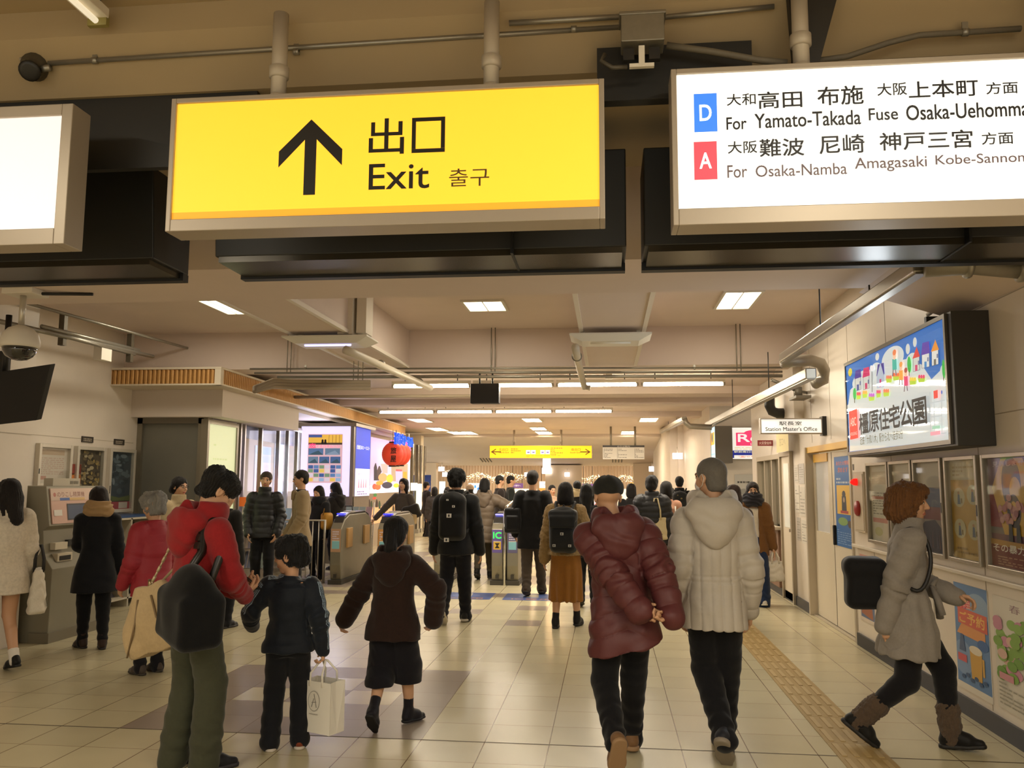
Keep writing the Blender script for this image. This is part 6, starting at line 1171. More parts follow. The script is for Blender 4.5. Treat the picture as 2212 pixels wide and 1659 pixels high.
            def dp(P):
                a_ = np.arctan2(P[:, 1]-pel[1], P[:, 0]-pel[0]); f = np.clip((pel[2]-P[:, 2])/.5, 0, 1); return .012*f*np.sin(a_*9+vn(P, (3, 3, 2), seed)*4)+.004*(vn(P, (16, 16, 8), seed)-.5)
        sculpt('trousers' if bk == 'pants' else 'skirt', Q, hg, c, root, dp)
    if bottom.get('socks'):
        for s in 'rl':
            A = AN[s]; d = _n(KN[s]-A); sculpt('sock', [rc(A-d*.03, A+d*bottom['socks']*S, .026*S, .027*S), half(d, float((A+d*bottom['socks']*S)@d), 's')], h, mat(bottom.get('sock_color', '#ddd6ca'), .9), root)
    # ---- shoes
    sm_, so = mat(shoes['color'], .55, kind='fabric', scale=50) if shoes['kind'] != 'leather' else mat(shoes['color'], .35), mat(shoes['sole'], .6)
    hs_ = min(hg, .010)
    for s in 'rl':
        o, Rf, sc = FT[s]; q = shoes.get('k', 1.0)*sc*(1.0 if not fem else .9)
        L_ = lambda a, b, c: o+Rf[0]*a*q+Rf[1]*b*q+Rf[2]*c*q
        up = [rc(L_(0, -.04, .045), L_(0, .09, .036), .037*q, .041*q), rc(L_(0, .09, .034), L_(0, .160, .028), .041*q, .027*q), rc(L_(0, -.01, .085), L_(0, .08, .048), .036*q, .036*q), rc(L_(0, -.03, .05), L_(0, -.02, .085), .036*q, .038*q)]
        if shoes['kind'] == 'boot':
            d = _n(KN[s]-AN[s]); up.append(rc(L_(0, -.005, .088), L_(0, .085, .052), .044*q, .04*q)); up += [rc(L_(0, -.012, .07), AN[s]+d*shoes.get('top', .08)*S, .044*q, .047*q*shoes.get('w', 1))]+[half(d, float((AN[s]+d*shoes.get('top', .08)*S)@d), 's')]
        zc = float((o+Rf[2]*.014*q)@Rf[2]); up.append(half(-Rf[2], -zc, 's'))
        sho = sculpt('boot' if shoes['kind'] == 'boot' else 'shoe', up, hs_, sm_, root)
        hee = shoes.get('heel', 0)
        sl = [rc(L_(0, -.042, .012), L_(0, .085, .012), .042*q, .047*q), rc(L_(0, .085, .012), L_(0, .163, .014), .047*q, .03*q), half(Rf[2], float((o+Rf[2]*.026*q)@Rf[2]), 's'), half(-Rf[2], -float((o+Rf[2]*.0*q)@Rf[2]), 's')]
        sculpt('sole', sl, min(hs_, .008), so, sho)
        if shoes.get('cuff'):
            d = _n(KN[s]-AN[s]); c0 = AN[s]+d*.055*S; sculpt('fur_cuff', [rc(c0-d*.035*S, c0+d*.035*S, .062*q, .07*q, .01), rc(c0-d*.07*S, c0-d*.03*S, .055*q, .06*q, .02)], hs_, mat(shoes['cuff'], 1, kind='fur', scale=60, bump=1.0), sho, lambda P: .016*(vn(P, (90, 90, 60), 3)-.4))
    # ---- upper garment
    if top is not None and top.get('kind') != 'none':
        t = top['t']; fl_ = top['flare']; hz = top['hem']*S; sw_ = top['sl']; c = mat(top['color'], top.get('rough', .85), kind=top.get('tex', 'nylon' if top.get('quilt') in ('h', 'v', 'diag') else 'fabric'), scale=top.get('texs', 70), bump=top.get('bump', .3))
        rr = [(z, rx*S*build+t, ry*S*build+t) for z, rx, ry in rows[2:]]; waist = top.get('waist', .5)
        rr = [(z*S, 0, (-.008 if z > .1 else 0)*S, rx+(waist*.014*S if .05 < z < .16 else 0), ry+(waist*.016*S if .05 < z < .16 else 0)) for z, rx, ry in rr[:-1]]
        zend = (nb-.53+.012)*S; rr.append((zend-.02*S, 0, -.006*S, .05*S+t*.6, .044*S+t*.6)); rr.append((zend, 0, -.006*S, .041*S+t*.5, .038*S+t*.5))
        lo = hz-pel[2]
        if lo < .02*S:
            hx, hy = top.get('hemoff', (0, 0)); rr += [(lo, hx*S, hy*S, .100*S*fl_*build+t, .074*S*fl_*build+t), (min(lo*.45, -.02*S), hx*S*.4, hy*S*.4, .102*S*(1+fl_)/2*build+t, .073*S*(1+fl_)/2*build+t)]
        else: rr = [q for q in rr if q[0] > lo]+[(lo, 0, 0, .08*S*fl_+t, .055*S*fl_+t)]
        Q = [loft(pel, TT, rr, .03, p=2.3)]
        for s in 'rl':
            cut = top.get('sleeve', .0); e, w, a = EL[s], WR_[s]+_n(WR_[s]-EL[s])*(.012*S), SH[s]
            Q += [rc(a-T[2]*.004*S, e, .038*S*sw_+t*.8, .031*S*sw_+t*.8, .022), rc(e, w, .031*S*sw_+t*.8, top.get('cuff', .024)*S*sw_+t*.6, .015)]
        st = top.get('collar', 'stand')
        if st in ('stand', 'fur', 'high'):
            ch = {'stand': .032, 'fur': .03, 'high': .062}[st]*S; Q += [loft(neck-TT[2]*.01*S, TT, [(0, 0, -.004*S, .052*S+t*.5, .048*S+t*.5), (ch, 0, .004*S, .044*S+t*.5, .044*S+t*.5)], .015), el(neck+TT[2]*(ch+.02*S)+TT[1]*.006*S, (.036*S, .036*S, .035*S), TT, .01, 's')]
        if st == 'hood':
            hw = top.get('hoodw', 1.0); b0 = neck-TT[1]*.062*S-T[2]*.002*S
            HQ = [ring(neck+TT[2]*.022*S-TT[1]*.004*S, TT, .059*S*hw, .056*S*hw, .022*S, .015, flat=.5), el(b0-TT[2]*.004*S, (.088*S*hw, .050*S*hw, .052*S*hw), TT, .02), el(b0-TT[2]*.055*S-TT[1]*.012*S, (.066*S*hw, .040*S*hw, .055*S*hw), TT, .03), el(b0-TT[2]*.10*S-TT[1]*.010*S, (.036*S*hw, .026*S*hw, .03*S), TT, .03),
                  el(b0+TT[2]*.042*S-TT[1]*.004*S, (.056*S, .024*S, .05*S), TT, .012, 's'), el(neck+TT[2]*.055*S, (.042*S, .042*S, .06*S), TT, .012, 's')]
        if st == 'lapel': Q += [loft(neck-TT[2]*.012*S, TT, [(0, 0, -.008*S, .056*S+t*.5, .05*S+t*.5), (.03*S, 0, -.012*S, .044*S+t*.4, .042*S+t*.4)], .012), el(neck+TT[2]*.035*S+TT[1]*.012*S, (.034*S, .036*S, .035*S), TT, .01, 's'), rc(neck+TT[0]*.045*S+TT[1]*.05*S, pel+TT[2]*.19*S+TT[1]*(.066*S+t)+TT[0]*.012*S, .018*S, .012*S, .01), rc(neck-TT[0]*.045*S+TT[1]*.05*S, pel+TT[2]*.19*S+TT[1]*(.066*S+t)-TT[0]*.012*S, .018*S, .012*S, .01)]
        if top.get('open'): Q.append(rbox(pel+TT[2]*.14*S+TT[1]*.1*S-(0, 0, .06*S), TT, (.036*S, .09*S, .27*S), .02, .015, 's'))
        if top.get('slant'): Q.append(half(_n(np.array(top['slant'], float)), float(_n(np.array(top['slant'], float))@np.array((0, 0, hz+.02*S))), 's', .01))
        bones = [(pel-TT[2]*.3*S, neck, .06*S)]+[b_ for s in 'rl' for b_ in ((SH[s], EL[s], .03*S), (EL[s], WR_[s], .024*S))]
        qk, amp, sp = top.get('quilt'), top.get('amp', .012), top.get('spacing', .085)
        def dt(P):
            idx, al = bone_param(P, bones); L0 = np.linalg.norm(SH['r']-EL['r']); al = al+np.where(idx % 2 == 0, np.where(idx > 0, L0, 0), 0); arm = idx > 0; nz_ = vn(P, (7, 7, 7), seed)
            wr = top.get('wrinkle', .006); r = wr*(vn(P, (11, 11, 17), seed+2)-.5)*1.6+np.where(arm, wr*.8*np.sin(al*85+nz_*9)*np.clip(1-np.abs(al-L0)/.17, .15, 1), wr*.4*np.sin((P[:, 0]*26+P[:, 2]*9)+nz_*8))
            if qk == 'h': r = r+amp*(np.abs(np.sin(math.pi*(np.where(arm, al, P[:, 2]+.25*(nz_-.5)*.12)/sp)))**.45-.75)
            elif qk == 'v':
                zz = np.abs(np.sin(math.pi*P[:, 2]/(.30)))**.3; r = r+np.where(arm, amp*.8*(np.abs(np.sin(math.pi*al/.11))**.4-.7), amp*(np.abs(np.sin(math.pi*(P[:, 0]/sp+.5)))**.4-.75))
                r = r-np.where(~arm, .006*np.exp(-((P[:, 2]-top.get('waistline', .58)*S)/.008)**2)+.006*np.exp(-((P[:, 2]-top.get('waistline', .58)*S-.03)/.008)**2), 0)
            elif qk == 'diag': r = r+amp*(np.abs(np.sin(math.pi*(np.where(arm, al/sp, (P[:, 2]*.9+np.abs(P[:, 0])*.35+.3*(nz_-.5)*.2)/sp))))**.4-.75)
            elif qk == 'fuzzy': r = r+amp*(vn(P, (70, 70, 70), seed)-.5)+amp*.6*(vn(P, (35, 35, 35), seed+5)-.5)
            if top.get('belt'): r = r-.016*np.where(arm, 0, np.exp(-((P[:, 2]-top['belt']*S)/.03)**2))+np.where(~arm & (P[:, 2] < top['belt']*S), .008*np.sin(np.arctan2(P[:, 1], P[:, 0])*11)*np.clip((top['belt']*S-P[:, 2])/.15, 0, 1), 0)
            if top.get('vneck') is not None: pass
            return r
        mats = [c]; mf = None
        if top.get('stripes'):
            c2 = mat(top['stripes'], .6); mats = [c, c2]
            def mf(C):
                out = np.zeros(len(C))
                for s, sg in (('r', 1), ('l', -1)):
                    for a, b in ((neck+TT[0]*sg*.03*S+TT[2]*.01*S, SH[s]+TT[2]*.03*S), (SH[s], EL[s]), (EL[s], WR_[s])):
                        d = b-a; L = np.linalg.norm(d); t_ = ((C-a)@d)/L**2; q = C-a-np.clip(t_, 0, 1)[:, None]*d; ou = np.array(TT[0]*sg*.75-TT[1]*(.75 if sg < 0 else .35)+TT[2]*.3, float); ou = _n(ou-d*(ou@d)/L**2); la = np.cross(d/L, ou); pr_ = q@la; on_ = (q@ou > .012) & (t_ > -.02) & (t_ < 1.02)
                        for k_ in (-1, 0, 1): out[on_ & (np.abs(pr_-k_*.013) < .0033)] = 1
                return out
        co_ = sculpt(top.get('name', 'coat'), Q, hg, c, root, dt, mats, mf)
        if st == 'hood': sculpt('hood', HQ, hg, c, co_, lambda P: .010*(vn(P, (15, 15, 15), seed)-.5)+.003*np.sin(P[:, 2]*50+P[:, 0]*25+vn(P, (9, 9, 9), seed)*8))
    if under: sculpt(under.get('name', 'shirt'), [loft(pel, TT, [(z*S, 0, (-.008 if z > .1 else 0)*S, rx*S*build+.006, ry*S*build+.008) for z, rx, ry in rows[2:8]], .02), loft(neck-TT[2]*.02*S, TT, [(0, 0, 0, .045*S, .045*S), (under.get('ch', .02)*S, 0, 0, .04*S, .04*S)], .012)], hg, mat(under['color'], .85, kind='fabric', scale=70, bump=.2), root)
    # ---- hair, cap, scarf, glasses, mask
    hk, hcol = hair[0], hair[1]; hm = mat(hcol, .62, kind='fur', scale=hair[2] if len(hair) > 2 else 45, bump=.6); hh = max(h*.9, .006)
    Q = [E_((0, -.016, .036), (.087, .103, .093), .01)]
    face_cut = [el(G(0, .108, -.045), np.array((.082, .074, .098))*hs, Rh, .02*hs, 's')]
    if hk == 'short': Q += [E_((0, -.05, -.03), (.072, .058, .06), .02)]+face_cut+[half(-Rh[2], -float(G(0, 0, -.085)@Rh[2]), 's', .01)]+[el(G(sg*.085, .006, -.02), np.array((.025, .026, .036))*hs, Rh, .012*hs, 's') for sg in (-1, 1)]; amp = .006
    elif hk == 'messy': Q += [E_((0, -.012, .05), (.098, .112, .096), .02), E_((0, -.05, -.03), (.076, .064, .065), .02), E_((0, .06, .07), (.06, .045, .035), .03)]+[el(G(0, .118, -.05), np.array((.085, .075, .096))*hs, Rh, .02*hs, 's'), half(-Rh[2], -float(G(0, 0, -.075)@Rh[2]), 's', .01)]+[el(G(sg*.09, .006, -.025), np.array((.02, .024, .034))*hs, Rh, .012*hs, 's') for sg in (-1, 1)]; amp = .022
    elif hk == 'crop': Q = [E_((0, -.014, .033), (.082, .099, .089), .01), E_((0, -.045, -.04), (.07, .058, .07), .02)]+[el(G(0, .112, -.03), np.array((.085, .074, .1))*hs, Rh, .02*hs, 's'), half(-Rh[2], -float(G(0, 0, -.088)@Rh[2]), 's', .01)]+[el(G(sg*.085, .01, -.02), np.array((.03, .03, .04))*hs, Rh, .012*hs, 's') for sg in (-1, 1)]; amp = .003
    elif hk in ('bob', 'bun', 'long', 'pony', 'fluffy'):
        if hk == 'bob': Q += [E_((0, -.03, -.04), (.094, .088, .105), .03), E_((0, -.03, -.09), (.088, .075, .06), .03)]
        elif hk == 'fluffy': Q = [E_((0, -.02, .02), (.118, .125, .118), .02), E_((0, -.05, -.06), (.108, .095, .085), .04), E_((0, .06, .075), (.07, .045, .04), .03)]
        elif hk == 'bun': Q += [E_((0, -.05, -.02), (.084, .07, .08), .03), E_((0, -.1, -.05), (.06, .04, .045), .03)]
        elif hk == 'long': Q += [E_((0, -.04, -.05), (.092, .082, .11), .03), rc(G(0, -.06, -.06), G(0, -.085, -.25), .075*hs, .055*hs, .03), rc(G(-.07, -.01, -.03), G(-.075, -.03, -.2), .03*hs, .022*hs, .02), rc(G(.07, -.01, -.03), G(.075, -.03, -.2), .03*hs, .022*hs, .02)]
        else: Q += [E_((0, -.05, -.03), (.08, .06, .07), .03), rc(G(0, -.105, .01), G(0, -.115, -.1), .034*hs, .042*hs, .02), rc(G(0, -.115, -.1), G(0, -.1, -.23), .042*hs, .02*hs, .02)]
        Q += [el(G(0, .118 if hk == 'fluffy' else .115, -.06), np.array((.085 if hk == 'fluffy' else .07, .095 if hk == 'fluffy' else .075, .125))*hs, Rh, .015*hs, 's')]; amp = {'fluffy': .022, 'bob': .007, 'long': .01, 'pony': .008, 'bun': .01}[hk]
        if hk in ('bob', 'fluffy'): Q += [E_((0, -.0, -.12), (.05, .06, .07), .012, 's')]
    def dh(P):
        q = (P-hc)@Rh.T/hs; a_ = np.arctan2(q[:, 0], q[:, 1]); r = amp*(vn(P, (38, 38, 16), seed)-.45)+amp*.5*np.sin(a_*42+vn(P, (18, 18, 18), seed)*6)*.5
        if hk == 'messy': r = r+.03*(vn(P, (16, 16, 16), seed+3)-.5)+.012*(vn(P, (45, 45, 45), seed+4)-.5)
        if hk == 'fluffy': r = r+.016*(vn(P, (60, 60, 60), seed+3)-.5)
        return r
    if hk != 'none': sculpt('hair', Q, hh, hm, root, dh)
    if hat:
        hm2 = mat(hat[1], .85, kind='fabric', scale=120, bump=.3)
        if hat[0] == 'cap':
            Q = [E_((0, -.014, .048), (.094, .112, .082), .01), half(-Rh[2], -float(G(0, 0, .012)@Rh[2]), 's', .004), rbox(G(0, .105, .02), frame(head[0]*DEG, head[1]*DEG+.25), np.array((.066, .06, .006))*hs, .006, .01)]
            sculpt('cap', Q, hh, hm2, root, lambda P: .003*np.cos(np.arctan2(*(((P-hc)@Rh.T)[:, :2].T))*6))
        else:
            sculpt('knit_hat', [E_((0, -.02, .06), (.094, .11, .09), .01), ring(G(0, -.014, .03), Rh, .085*hs, .1*hs, .016*hs, .01, flat=.55), E_((0, -.02, .15), (.02, .02, .02), .01), half(-Rh[2], -float(G(0, 0, .005)@Rh[2]), 's')], hh, hm2, root, lambda P: .004*np.sin(P[:, 2]*260))
    if scarf:
        Q = [ring(neck+TT[2]*.03*S, TT, .056*S, .054*S, .026*S*scarf.get('w', 1), .02, flat=.62), ring(neck+TT[2]*.06*S+TT[1]*.006*S, TT, .05*S, .05*S, .02*S*scarf.get('w', 1), .015, flat=.7)]
        if scarf.get('tail'): Q.append(rc(neck+TT[1]*.06*S, neck+TT[1]*.085*S-TT[2]*.14*S, .03*S, .025*S, .02))
        sculpt('scarf', Q, hg, mat(scarf['color'], .95, kind='fabric', scale=scarf.get('s', 40), bump=.5), root, lambda P: .009*np.sin(P[:, 2]*110+vn(P, (9, 9, 9), seed)*10))
    if glasses:
        g = MB(); g.use(mat('#1a1613', .35))
        for sg in (-1, 1): g.tube([G(sg*.031+.021*math.cos(a_), .098, .002+.015*math.sin(a_)) for a_ in [k*.5236 for k in range(13)]], .0021, 6, False); g.tube([G(sg*.052, .096, .006), G(sg*.075, .05, .01), G(sg*.081, -.01, .006)], .002, 6)
        g.tube([G(-.01, .1, .004), G(.01, .1, .004)], .002, 6); part('glasses', g, None, root)
    if mask:
        fm_ = sculpt('face_mask', [E_((0, .062, -.045), (.056, .05, .046), .01), half(-Rh[1], -float(G(0, .045, 0)@Rh[1]), 's')], max(h*.8, .005), mat('#e6e2dc', .7), root)
        g = MB(); g.use(mat('#e6e2dc', .7))
        for sg in (-1, 1): g.tube([G(sg*.05, .055, -.02), G(sg*.078, .01, .012), G(sg*.088, -.012, .02), G(sg*.086, -.022, -.008), G(sg*.078, .0, -.045), G(sg*.05, .05, -.065)], .0022, 6)
        part('ear_loop', g, None, fm_)
    return J
# ---- soft bags: things of their own, placed with the frame of the person who carries them
def held(name, label, J, cat='bag'):
    o = bpy.data.objects.new(name, None); COL.objects.link(o); o.location = J['root'].location; o.rotation_euler = J['root'].rotation_euler; o.empty_display_size = .1
    return tag(o, label, cat)
def recentre(o, p):
    """put a bag's root at its own base: shift root by p (local) and its parts back"""
    R = Matrix.Rotation(o.rotation_euler.z, 3, 'Z'); o.location = o.location+R@Vector(p)
    for c in o.children: c.location = -Vector(p)
def backpack(label, J, color, h=.010, w=.15, hh=.24, d=.075, style='flap', buckles='#d8d4cc', z=None):
    t = held('backpack', label, J); S = J['S']; TT = J['TT']; c = J['pel']+TT[2]*((z or .165)*S)-TT[1]*(.075*S+d+.012); m = mat(color, .6, kind='fabric', scale=90, bump=.3)
    Q = [rbox(c, TT, (w, d, hh), .075, .03), el(c+TT[2]*hh*.75, (w*.9, d*1.05, hh*.4), TT, .03), rbox(c-TT[1]*(d*.75)-TT[2]*hh*.35, TT, (w*.82, d*.4, hh*.5), .04, .03)]
    sculpt('pack', Q, h, m, t, lambda P: .008*(vn(P, (13, 13, 13), 9)-.5))
    fl = [rbox(c+TT[2]*(hh*.72)-TT[1]*(.01), TT, (w*1.03, d*1.05, hh*.3), .05, .02), rbox(c+TT[2]*(hh*.45)-TT[1]*(d+.008), TT, (w*.9, .022, hh*.28), .02, .03)]
    if style == 'flap': sculpt('flap', fl, h, mat(color, .5, kind='fabric', scale=110, bump=.2), t, lambda P: .006*(vn(P, (15, 15, 15), 4)-.5))
    for sg in (-1, 1):
        s = 'r' if sg > 0 else 'l'; a = J['SH'][s]; g = MB(); g.use(mat(color, .7))
        k0 = c+TT[0]*sg*w*.55+TT[2]*hh*.9+TT[1]*d*.5; g.tube(smooth_path([k0, a*.75+J['neck']*.25+TT[2]*.062*S-TT[1]*.02*S, a*.72+J['neck']*.28+TT[2]*.035*S+TT[1]*.05*S, a*.8+J['neck']*.2-TT[2]*.05*S+TT[1]*.085*S, a*.9-TT[2]*.13*S+J['neck']*.1+TT[1]*.07*S, c+TT[0]*sg*w*.95-TT[2]*hh*.7+TT[1]*d]), .016, 8); part('strap', g, None, t)
    g = MB(); g.use(mat(color, .7)); g.tube([c+TT[2]*hh*.95+TT[0]*.04+TT[1]*d*.4, c+TT[2]*(hh+.05)+TT[1]*d*.5, c+TT[2]*hh*.95-TT[0]*.04+TT[1]*d*.4], .009, 8); part('grab_handle', g, None, t)
    if style == 'flap': bs = [(0, -.02, .014), (-w*.55, -hh*.62, .013), (w*.55, -hh*.62, .013)]
    else: bs = [(-.02, hh*.1, .022), (-.045, -hh*.95, .022), (.03, hh*.5, .012), (-.04, hh*.78, .009)]
    for bx, bz, r in bs:
        g = MB(); g.use(mat(buckles, .35)); p = c+TT[0]*bx+TT[2]*bz-TT[1]*(d*1.22+.03 if style == 'flap' else d*1.18); g.obox(p, TT[0]*r*1.2, TT[1]*.008, TT[2]*r); bu_ = part('buckle', g, None, t)
        g = MB(); g.use(mat('#1a1a1a', .5)); g.obox(p-TT[1]*.002, TT[0]*r*.4, TT[1]*.008, TT[2]*r*.6); part('buckle_slot', g, None, bu_)
    recentre(t, c-TT[2]*hh); return t
def carrier(name, label, J, top, w, d, hh, color, handle_z=.14, yaw=0, slump=.0, art=None, hcol=None, soft=False, tiltx=0, hoff=0.0):
    """open-topped bag hanging below the point top (local); handles run up to it"""
    t = held(name, label, J); R = frame(yaw*DEG, 0, tiltx*DEG); top = np.array(top, float); c = top-R[2]*(handle_z+hh/2); m = mat(color, .75, kind='fabric' if soft else 'plain', scale=80, bump=.2 if soft else 0)
    if soft:
        sculpt('bag_body', [loft(c, R, [(-hh/2, 0, 0, w*.46, d*.55), (-hh*.42, 0, 0, w*.54, d*.62), (0, 0, 0, w*.5, d*.5), (hh*.5, 0, 0, w*.46, d*.28)], p=3.2)], min(J['hg'], .012), m, t, lambda P: .012*(vn(P, (12, 12, 12), 6)-.5)+.004*np.sin(P[:, 2]*60+vn(P, (9, 9, 9), 2)*9))
    else:
        P_ = lambda a, b, z: c+R[0]*a+R[1]*b+R[2]*z; b = MB(); b.use(m); e = .0025
        for s in (-1, 1):
            b.add([P_(s*w/2, -d/2, -hh/2), P_(s*w/2, 0, -hh/2), P_(s*w/2, d/2, -hh/2), P_(s*w/2, d/2, hh/2), P_(s*w/2-s*.018, 0, hh/2), P_(s*w/2, -d/2, hh/2)], [(0, 1, 4, 5), (1, 2, 3, 4)])
            b.add([P_(s*(w/2-e), -d/2, -hh/2), P_(s*(w/2-e), 0, -hh/2), P_(s*(w/2-e), d/2, -hh/2), P_(s*(w/2-e), d/2, hh/2), P_(s*(w/2-.02), 0, hh/2), P_(s*(w/2-e), -d/2, hh/2)], [(5, 4, 1, 0), (4, 3, 2, 1)])
            b.add([P_(-w/2, s*d/2, -hh/2), P_(w/2, s*d/2, -hh/2), P_(w/2, s*d/2, hh/2), P_(-w/2, s*d/2, hh/2), P_(-w/2, s*(d/2-e), -hh/2), P_(w/2, s*(d/2-e), -hh/2), P_(w/2, s*(d/2-e), hh/2), P_(-w/2, s*(d/2-e), hh/2)], [(0, 1, 2, 3), (7, 6, 5, 4), (3, 2, 6, 7)])
        b.add([P_(-w/2, -d/2, -hh/2), P_(w/2, -d/2, -hh/2), P_(w/2, d/2, -hh/2), P_(-w/2, d/2, -hh/2)], [(0, 1, 2, 3)]); part('bag_body', b, None, t)
    for s in (-1, 1):
        b = MB(); b.use(mat(hcol or color, .7)); y_ = s*d*(.28 if soft else .5); b.tube([c+R[0]*-w*.22+R[1]*y_+R[2]*(hh/2-.03), c+R[0]*-w*.2+R[1]*y_+R[2]*(hh/2+handle_z*.4), top-R[0]*.02+R[1]*s*.008-R[2]*hoff, top+R[0]*.02+R[1]*s*.008-R[2]*hoff, c+R[0]*w*.2+R[1]*y_+R[2]*(hh/2+handle_z*.4), c+R[0]*w*.22+R[1]*y_+R[2]*(hh/2-.03)], .0065 if not soft else .011, 8); part('handle', b, None, t)
    if art:
        for sgn in (-1,):
            a = Art(c-R[0]*w/2-R[2]*hh/2-R[1]*(d/2+(.004 if not soft else d*.16)), R[0], R[2]); art(a, w, hh); a.build('print', t)
    recentre(t, c-R[2]*hh/2); return t
# ================================================================== the people, nearest first
A = person('man in red hoodie and olive trousers looking down at his hands', -2.35, 4.74, 34, 1.665, .0052, lean=5, head=(-12, 36, 0), hl=(-.045, .165, .575), hr=(.045, .165, .565), hand=dict(r=dict(dir=(-.3, .9, .25), palm=(-.6, -.2, .8), curl=.6), l=dict(dir=(.4, .85, .3), palm=(.2, -.2, 1), curl=.5)), pl=(-.9, -.6, -.5), pr=(.9, -.6, -.6), fl=(-.065, -.01, None, 14), fr=(.062, .03, None, -18),
           hair=('messy', '#15120f'), top=dict(color='#8e1f22', hem=.455, t=.018, flare=.98, sl=1.08, collar='hood', hoodw=1.1, name='hoodie', wrinkle=.009, amp=0), bottom=dict(color='#3f4030', w=1.28), shoes=dict(color='#16161a', sole='#26242a'), build=1.0)
S = A['S']
t = held('shoulder_bag', 'big beige fabric shoulder bag with chain strap on the red hoodie man', A); c = np.array((-.30, -.06, .80)); R = frame(0.35, 0, -.32)
bm_ = mat('#b79f78', .8, kind='fabric', scale=60, bump=.3)
sculpt('bag_body', [loft(c, R, [(-.19, 0, 0, .23, .055), (-.14, 0, 0, .25, .075), (0, 0, 0, .22, .085), (.12, 0, 0, .17, .06), (.2, 0, 0, .10, .022)], .02, p=3)], .008, bm_, t, lambda P: .016*(vn(P, (9, 9, 9), 3)-.5)+.007*np.sin(P[:, 0]*30+P[:, 2]*22))
for q in (-1, 1):
    b = MB(); b.use(mat('#7f6a4c', .6)); b.tube([c+R[0]*.2*q-R[2]*.17-R[1]*.07, c+R[0]*.08*q-R[1]*.088, c+R[0]*.05*q+R[2]*.13-R[1]*.062], .006, 6); part('piping', b, None, t)
b = MB(); b.use(mat('#c3b48f', .45, .3)); p0 = c+R[2]*.19; p1 = A['SH']['l']+(.01, -.03, .062)
for q in range(14): f = q/14; b.tube([p0+(p1-p0)*f, p0+(p1-p0)*(f+.075)], .009 if q % 2 else .006, 6)
b.tube([p1, A['SH']['l']+(.015, .05, .05), A['SH']['l']+(.0, .1, -.06), c+R[2]*.18+R[1]*.05], .008, 6); part('chain_strap', b, None, t)
b = MB(); b.use(mat('#8d7a58', .3, .8)); b.tube([p0+(0, 0, -.02), p0+(0, 0, .04)], .014, 8); part('clip', b, None, t)
recentre(t, c+(0, 0, -.2))
t = held('shoulder_bag', 'black round duffel bag slung at the right hip of the red hoodie man', A); c = np.array((.27, -.17, .93)); R = frame(-.15, 0, .12)
sculpt('bag_body', [el(c+R[2]*.03, (.20, .12, .20), R, .02), rbox(c-R[2]*.05-R[0]*.01, R, (.205, .12, .145), .05, .04)], .008, mat('#08080a', .9, kind='fabric', scale=70, bump=.3), t, lambda P: .022*(vn(P, (9, 9, 9), 5)-.5))
b = MB(); b.use(mat('#17120f', .35)); b.tube([c+R[2]*.17-R[0]*.08, A['SH']['r']+(-.02, -.085, -.12), A['SH']['r']+(-.045, -.07, .02), A['SH']['r']+(-.05, .0, .075), A['SH']['r']+(-.03, .09, -.02), c+R[2]*.14+R[1]*.1], [.02, .026, .034, .034, .026, .02], 10); part('strap', b, None, t)
for q in range(3):
    b = MB(); b.use(mat('#2a221e', .3)); p = A['SH']['r']+(-.035-.006*q, -.077+.006*q, -.08+.045*q); b.obox(p+(0, -.03, 0), (.022, 0, 0), (0, .006, 0), (0, .004, .018)); part('leather_patch', b, None, t)
recentre(t, c+(0, 0, -.2))
t = held('phone', 'phone held in both hands by the red hoodie man', A); w_ = (A['WR']['r']+A['WR']['l'])/2+(0, .10, .035); b = MB(); b.use(mat('#1b1c20', .2)); R = frame(0, -.9); b.obox(w_, R[0]*.036, R[1]*.004, R[2]*.07); part('body', b, None, t); recentre(t, w_)

B_ = person('boy in navy track jacket with pale sleeve stripes, looking left', -1.94, 5.16, -14, 1.25, .0050, kid=True, head=(70, 4, 0), hl=(-.20, .17, .56), hr=(.165, .0, .47), hand=dict(l=dict(dir=(-.5, .6, .5), palm=(.6, -.3, .6), curl=.5), r=dict(dir=(.05, .05, -1), curl=1.0)), pl=(-.7, -.7, -.5), fl=(-.07, 0, None, 16), fr=(.065, .02, None, 8),
            hair=('messy', '#12100f'), top=dict(color='#141a24', hem=.46, t=.016, flare=1.04, sl=1.12, collar='stand', stripes='#8fa3b4', name='track_jacket', rough=.6, wrinkle=.009), bottom=dict(color='#15161b', w=1.2, end=.05), shoes=dict(color='#7a3a22', sole='#c9beb0', k=1.05), build=1.06)
carrier('paper_bag', "white paper shopping bag with oval emblem in the boy's hand", B_, B_['WR']['r']+(0.01, .01, -.075), .23, .13, .30, '#e8e2d6', .115, -38, art=lambda a, w, h: (a.ell(w*.45, h*.62, w*.2, h*.2, '#a39d93'), a.ell(w*.45, h*.62, w*.185, h*.185, '#e4ded2'), a.poly([(w*.36, h*.5), (w*.39, h*.5), (w*.46, h*.66), (w*.44, h*.68)], '#8f8980'), a.poly([(w*.44, h*.76), (w*.47, h*.76), (w*.56, h*.5), (w*.53, h*.5)], '#8f8980'), a.poly([(w*.38, h*.58), (w*.54, h*.6), (w*.54, h*.615), (w*.38, h*.595)], '#8f8980'), a.rect(w*.3, h*.36, w*.6, h*.375, '#a8a298')))
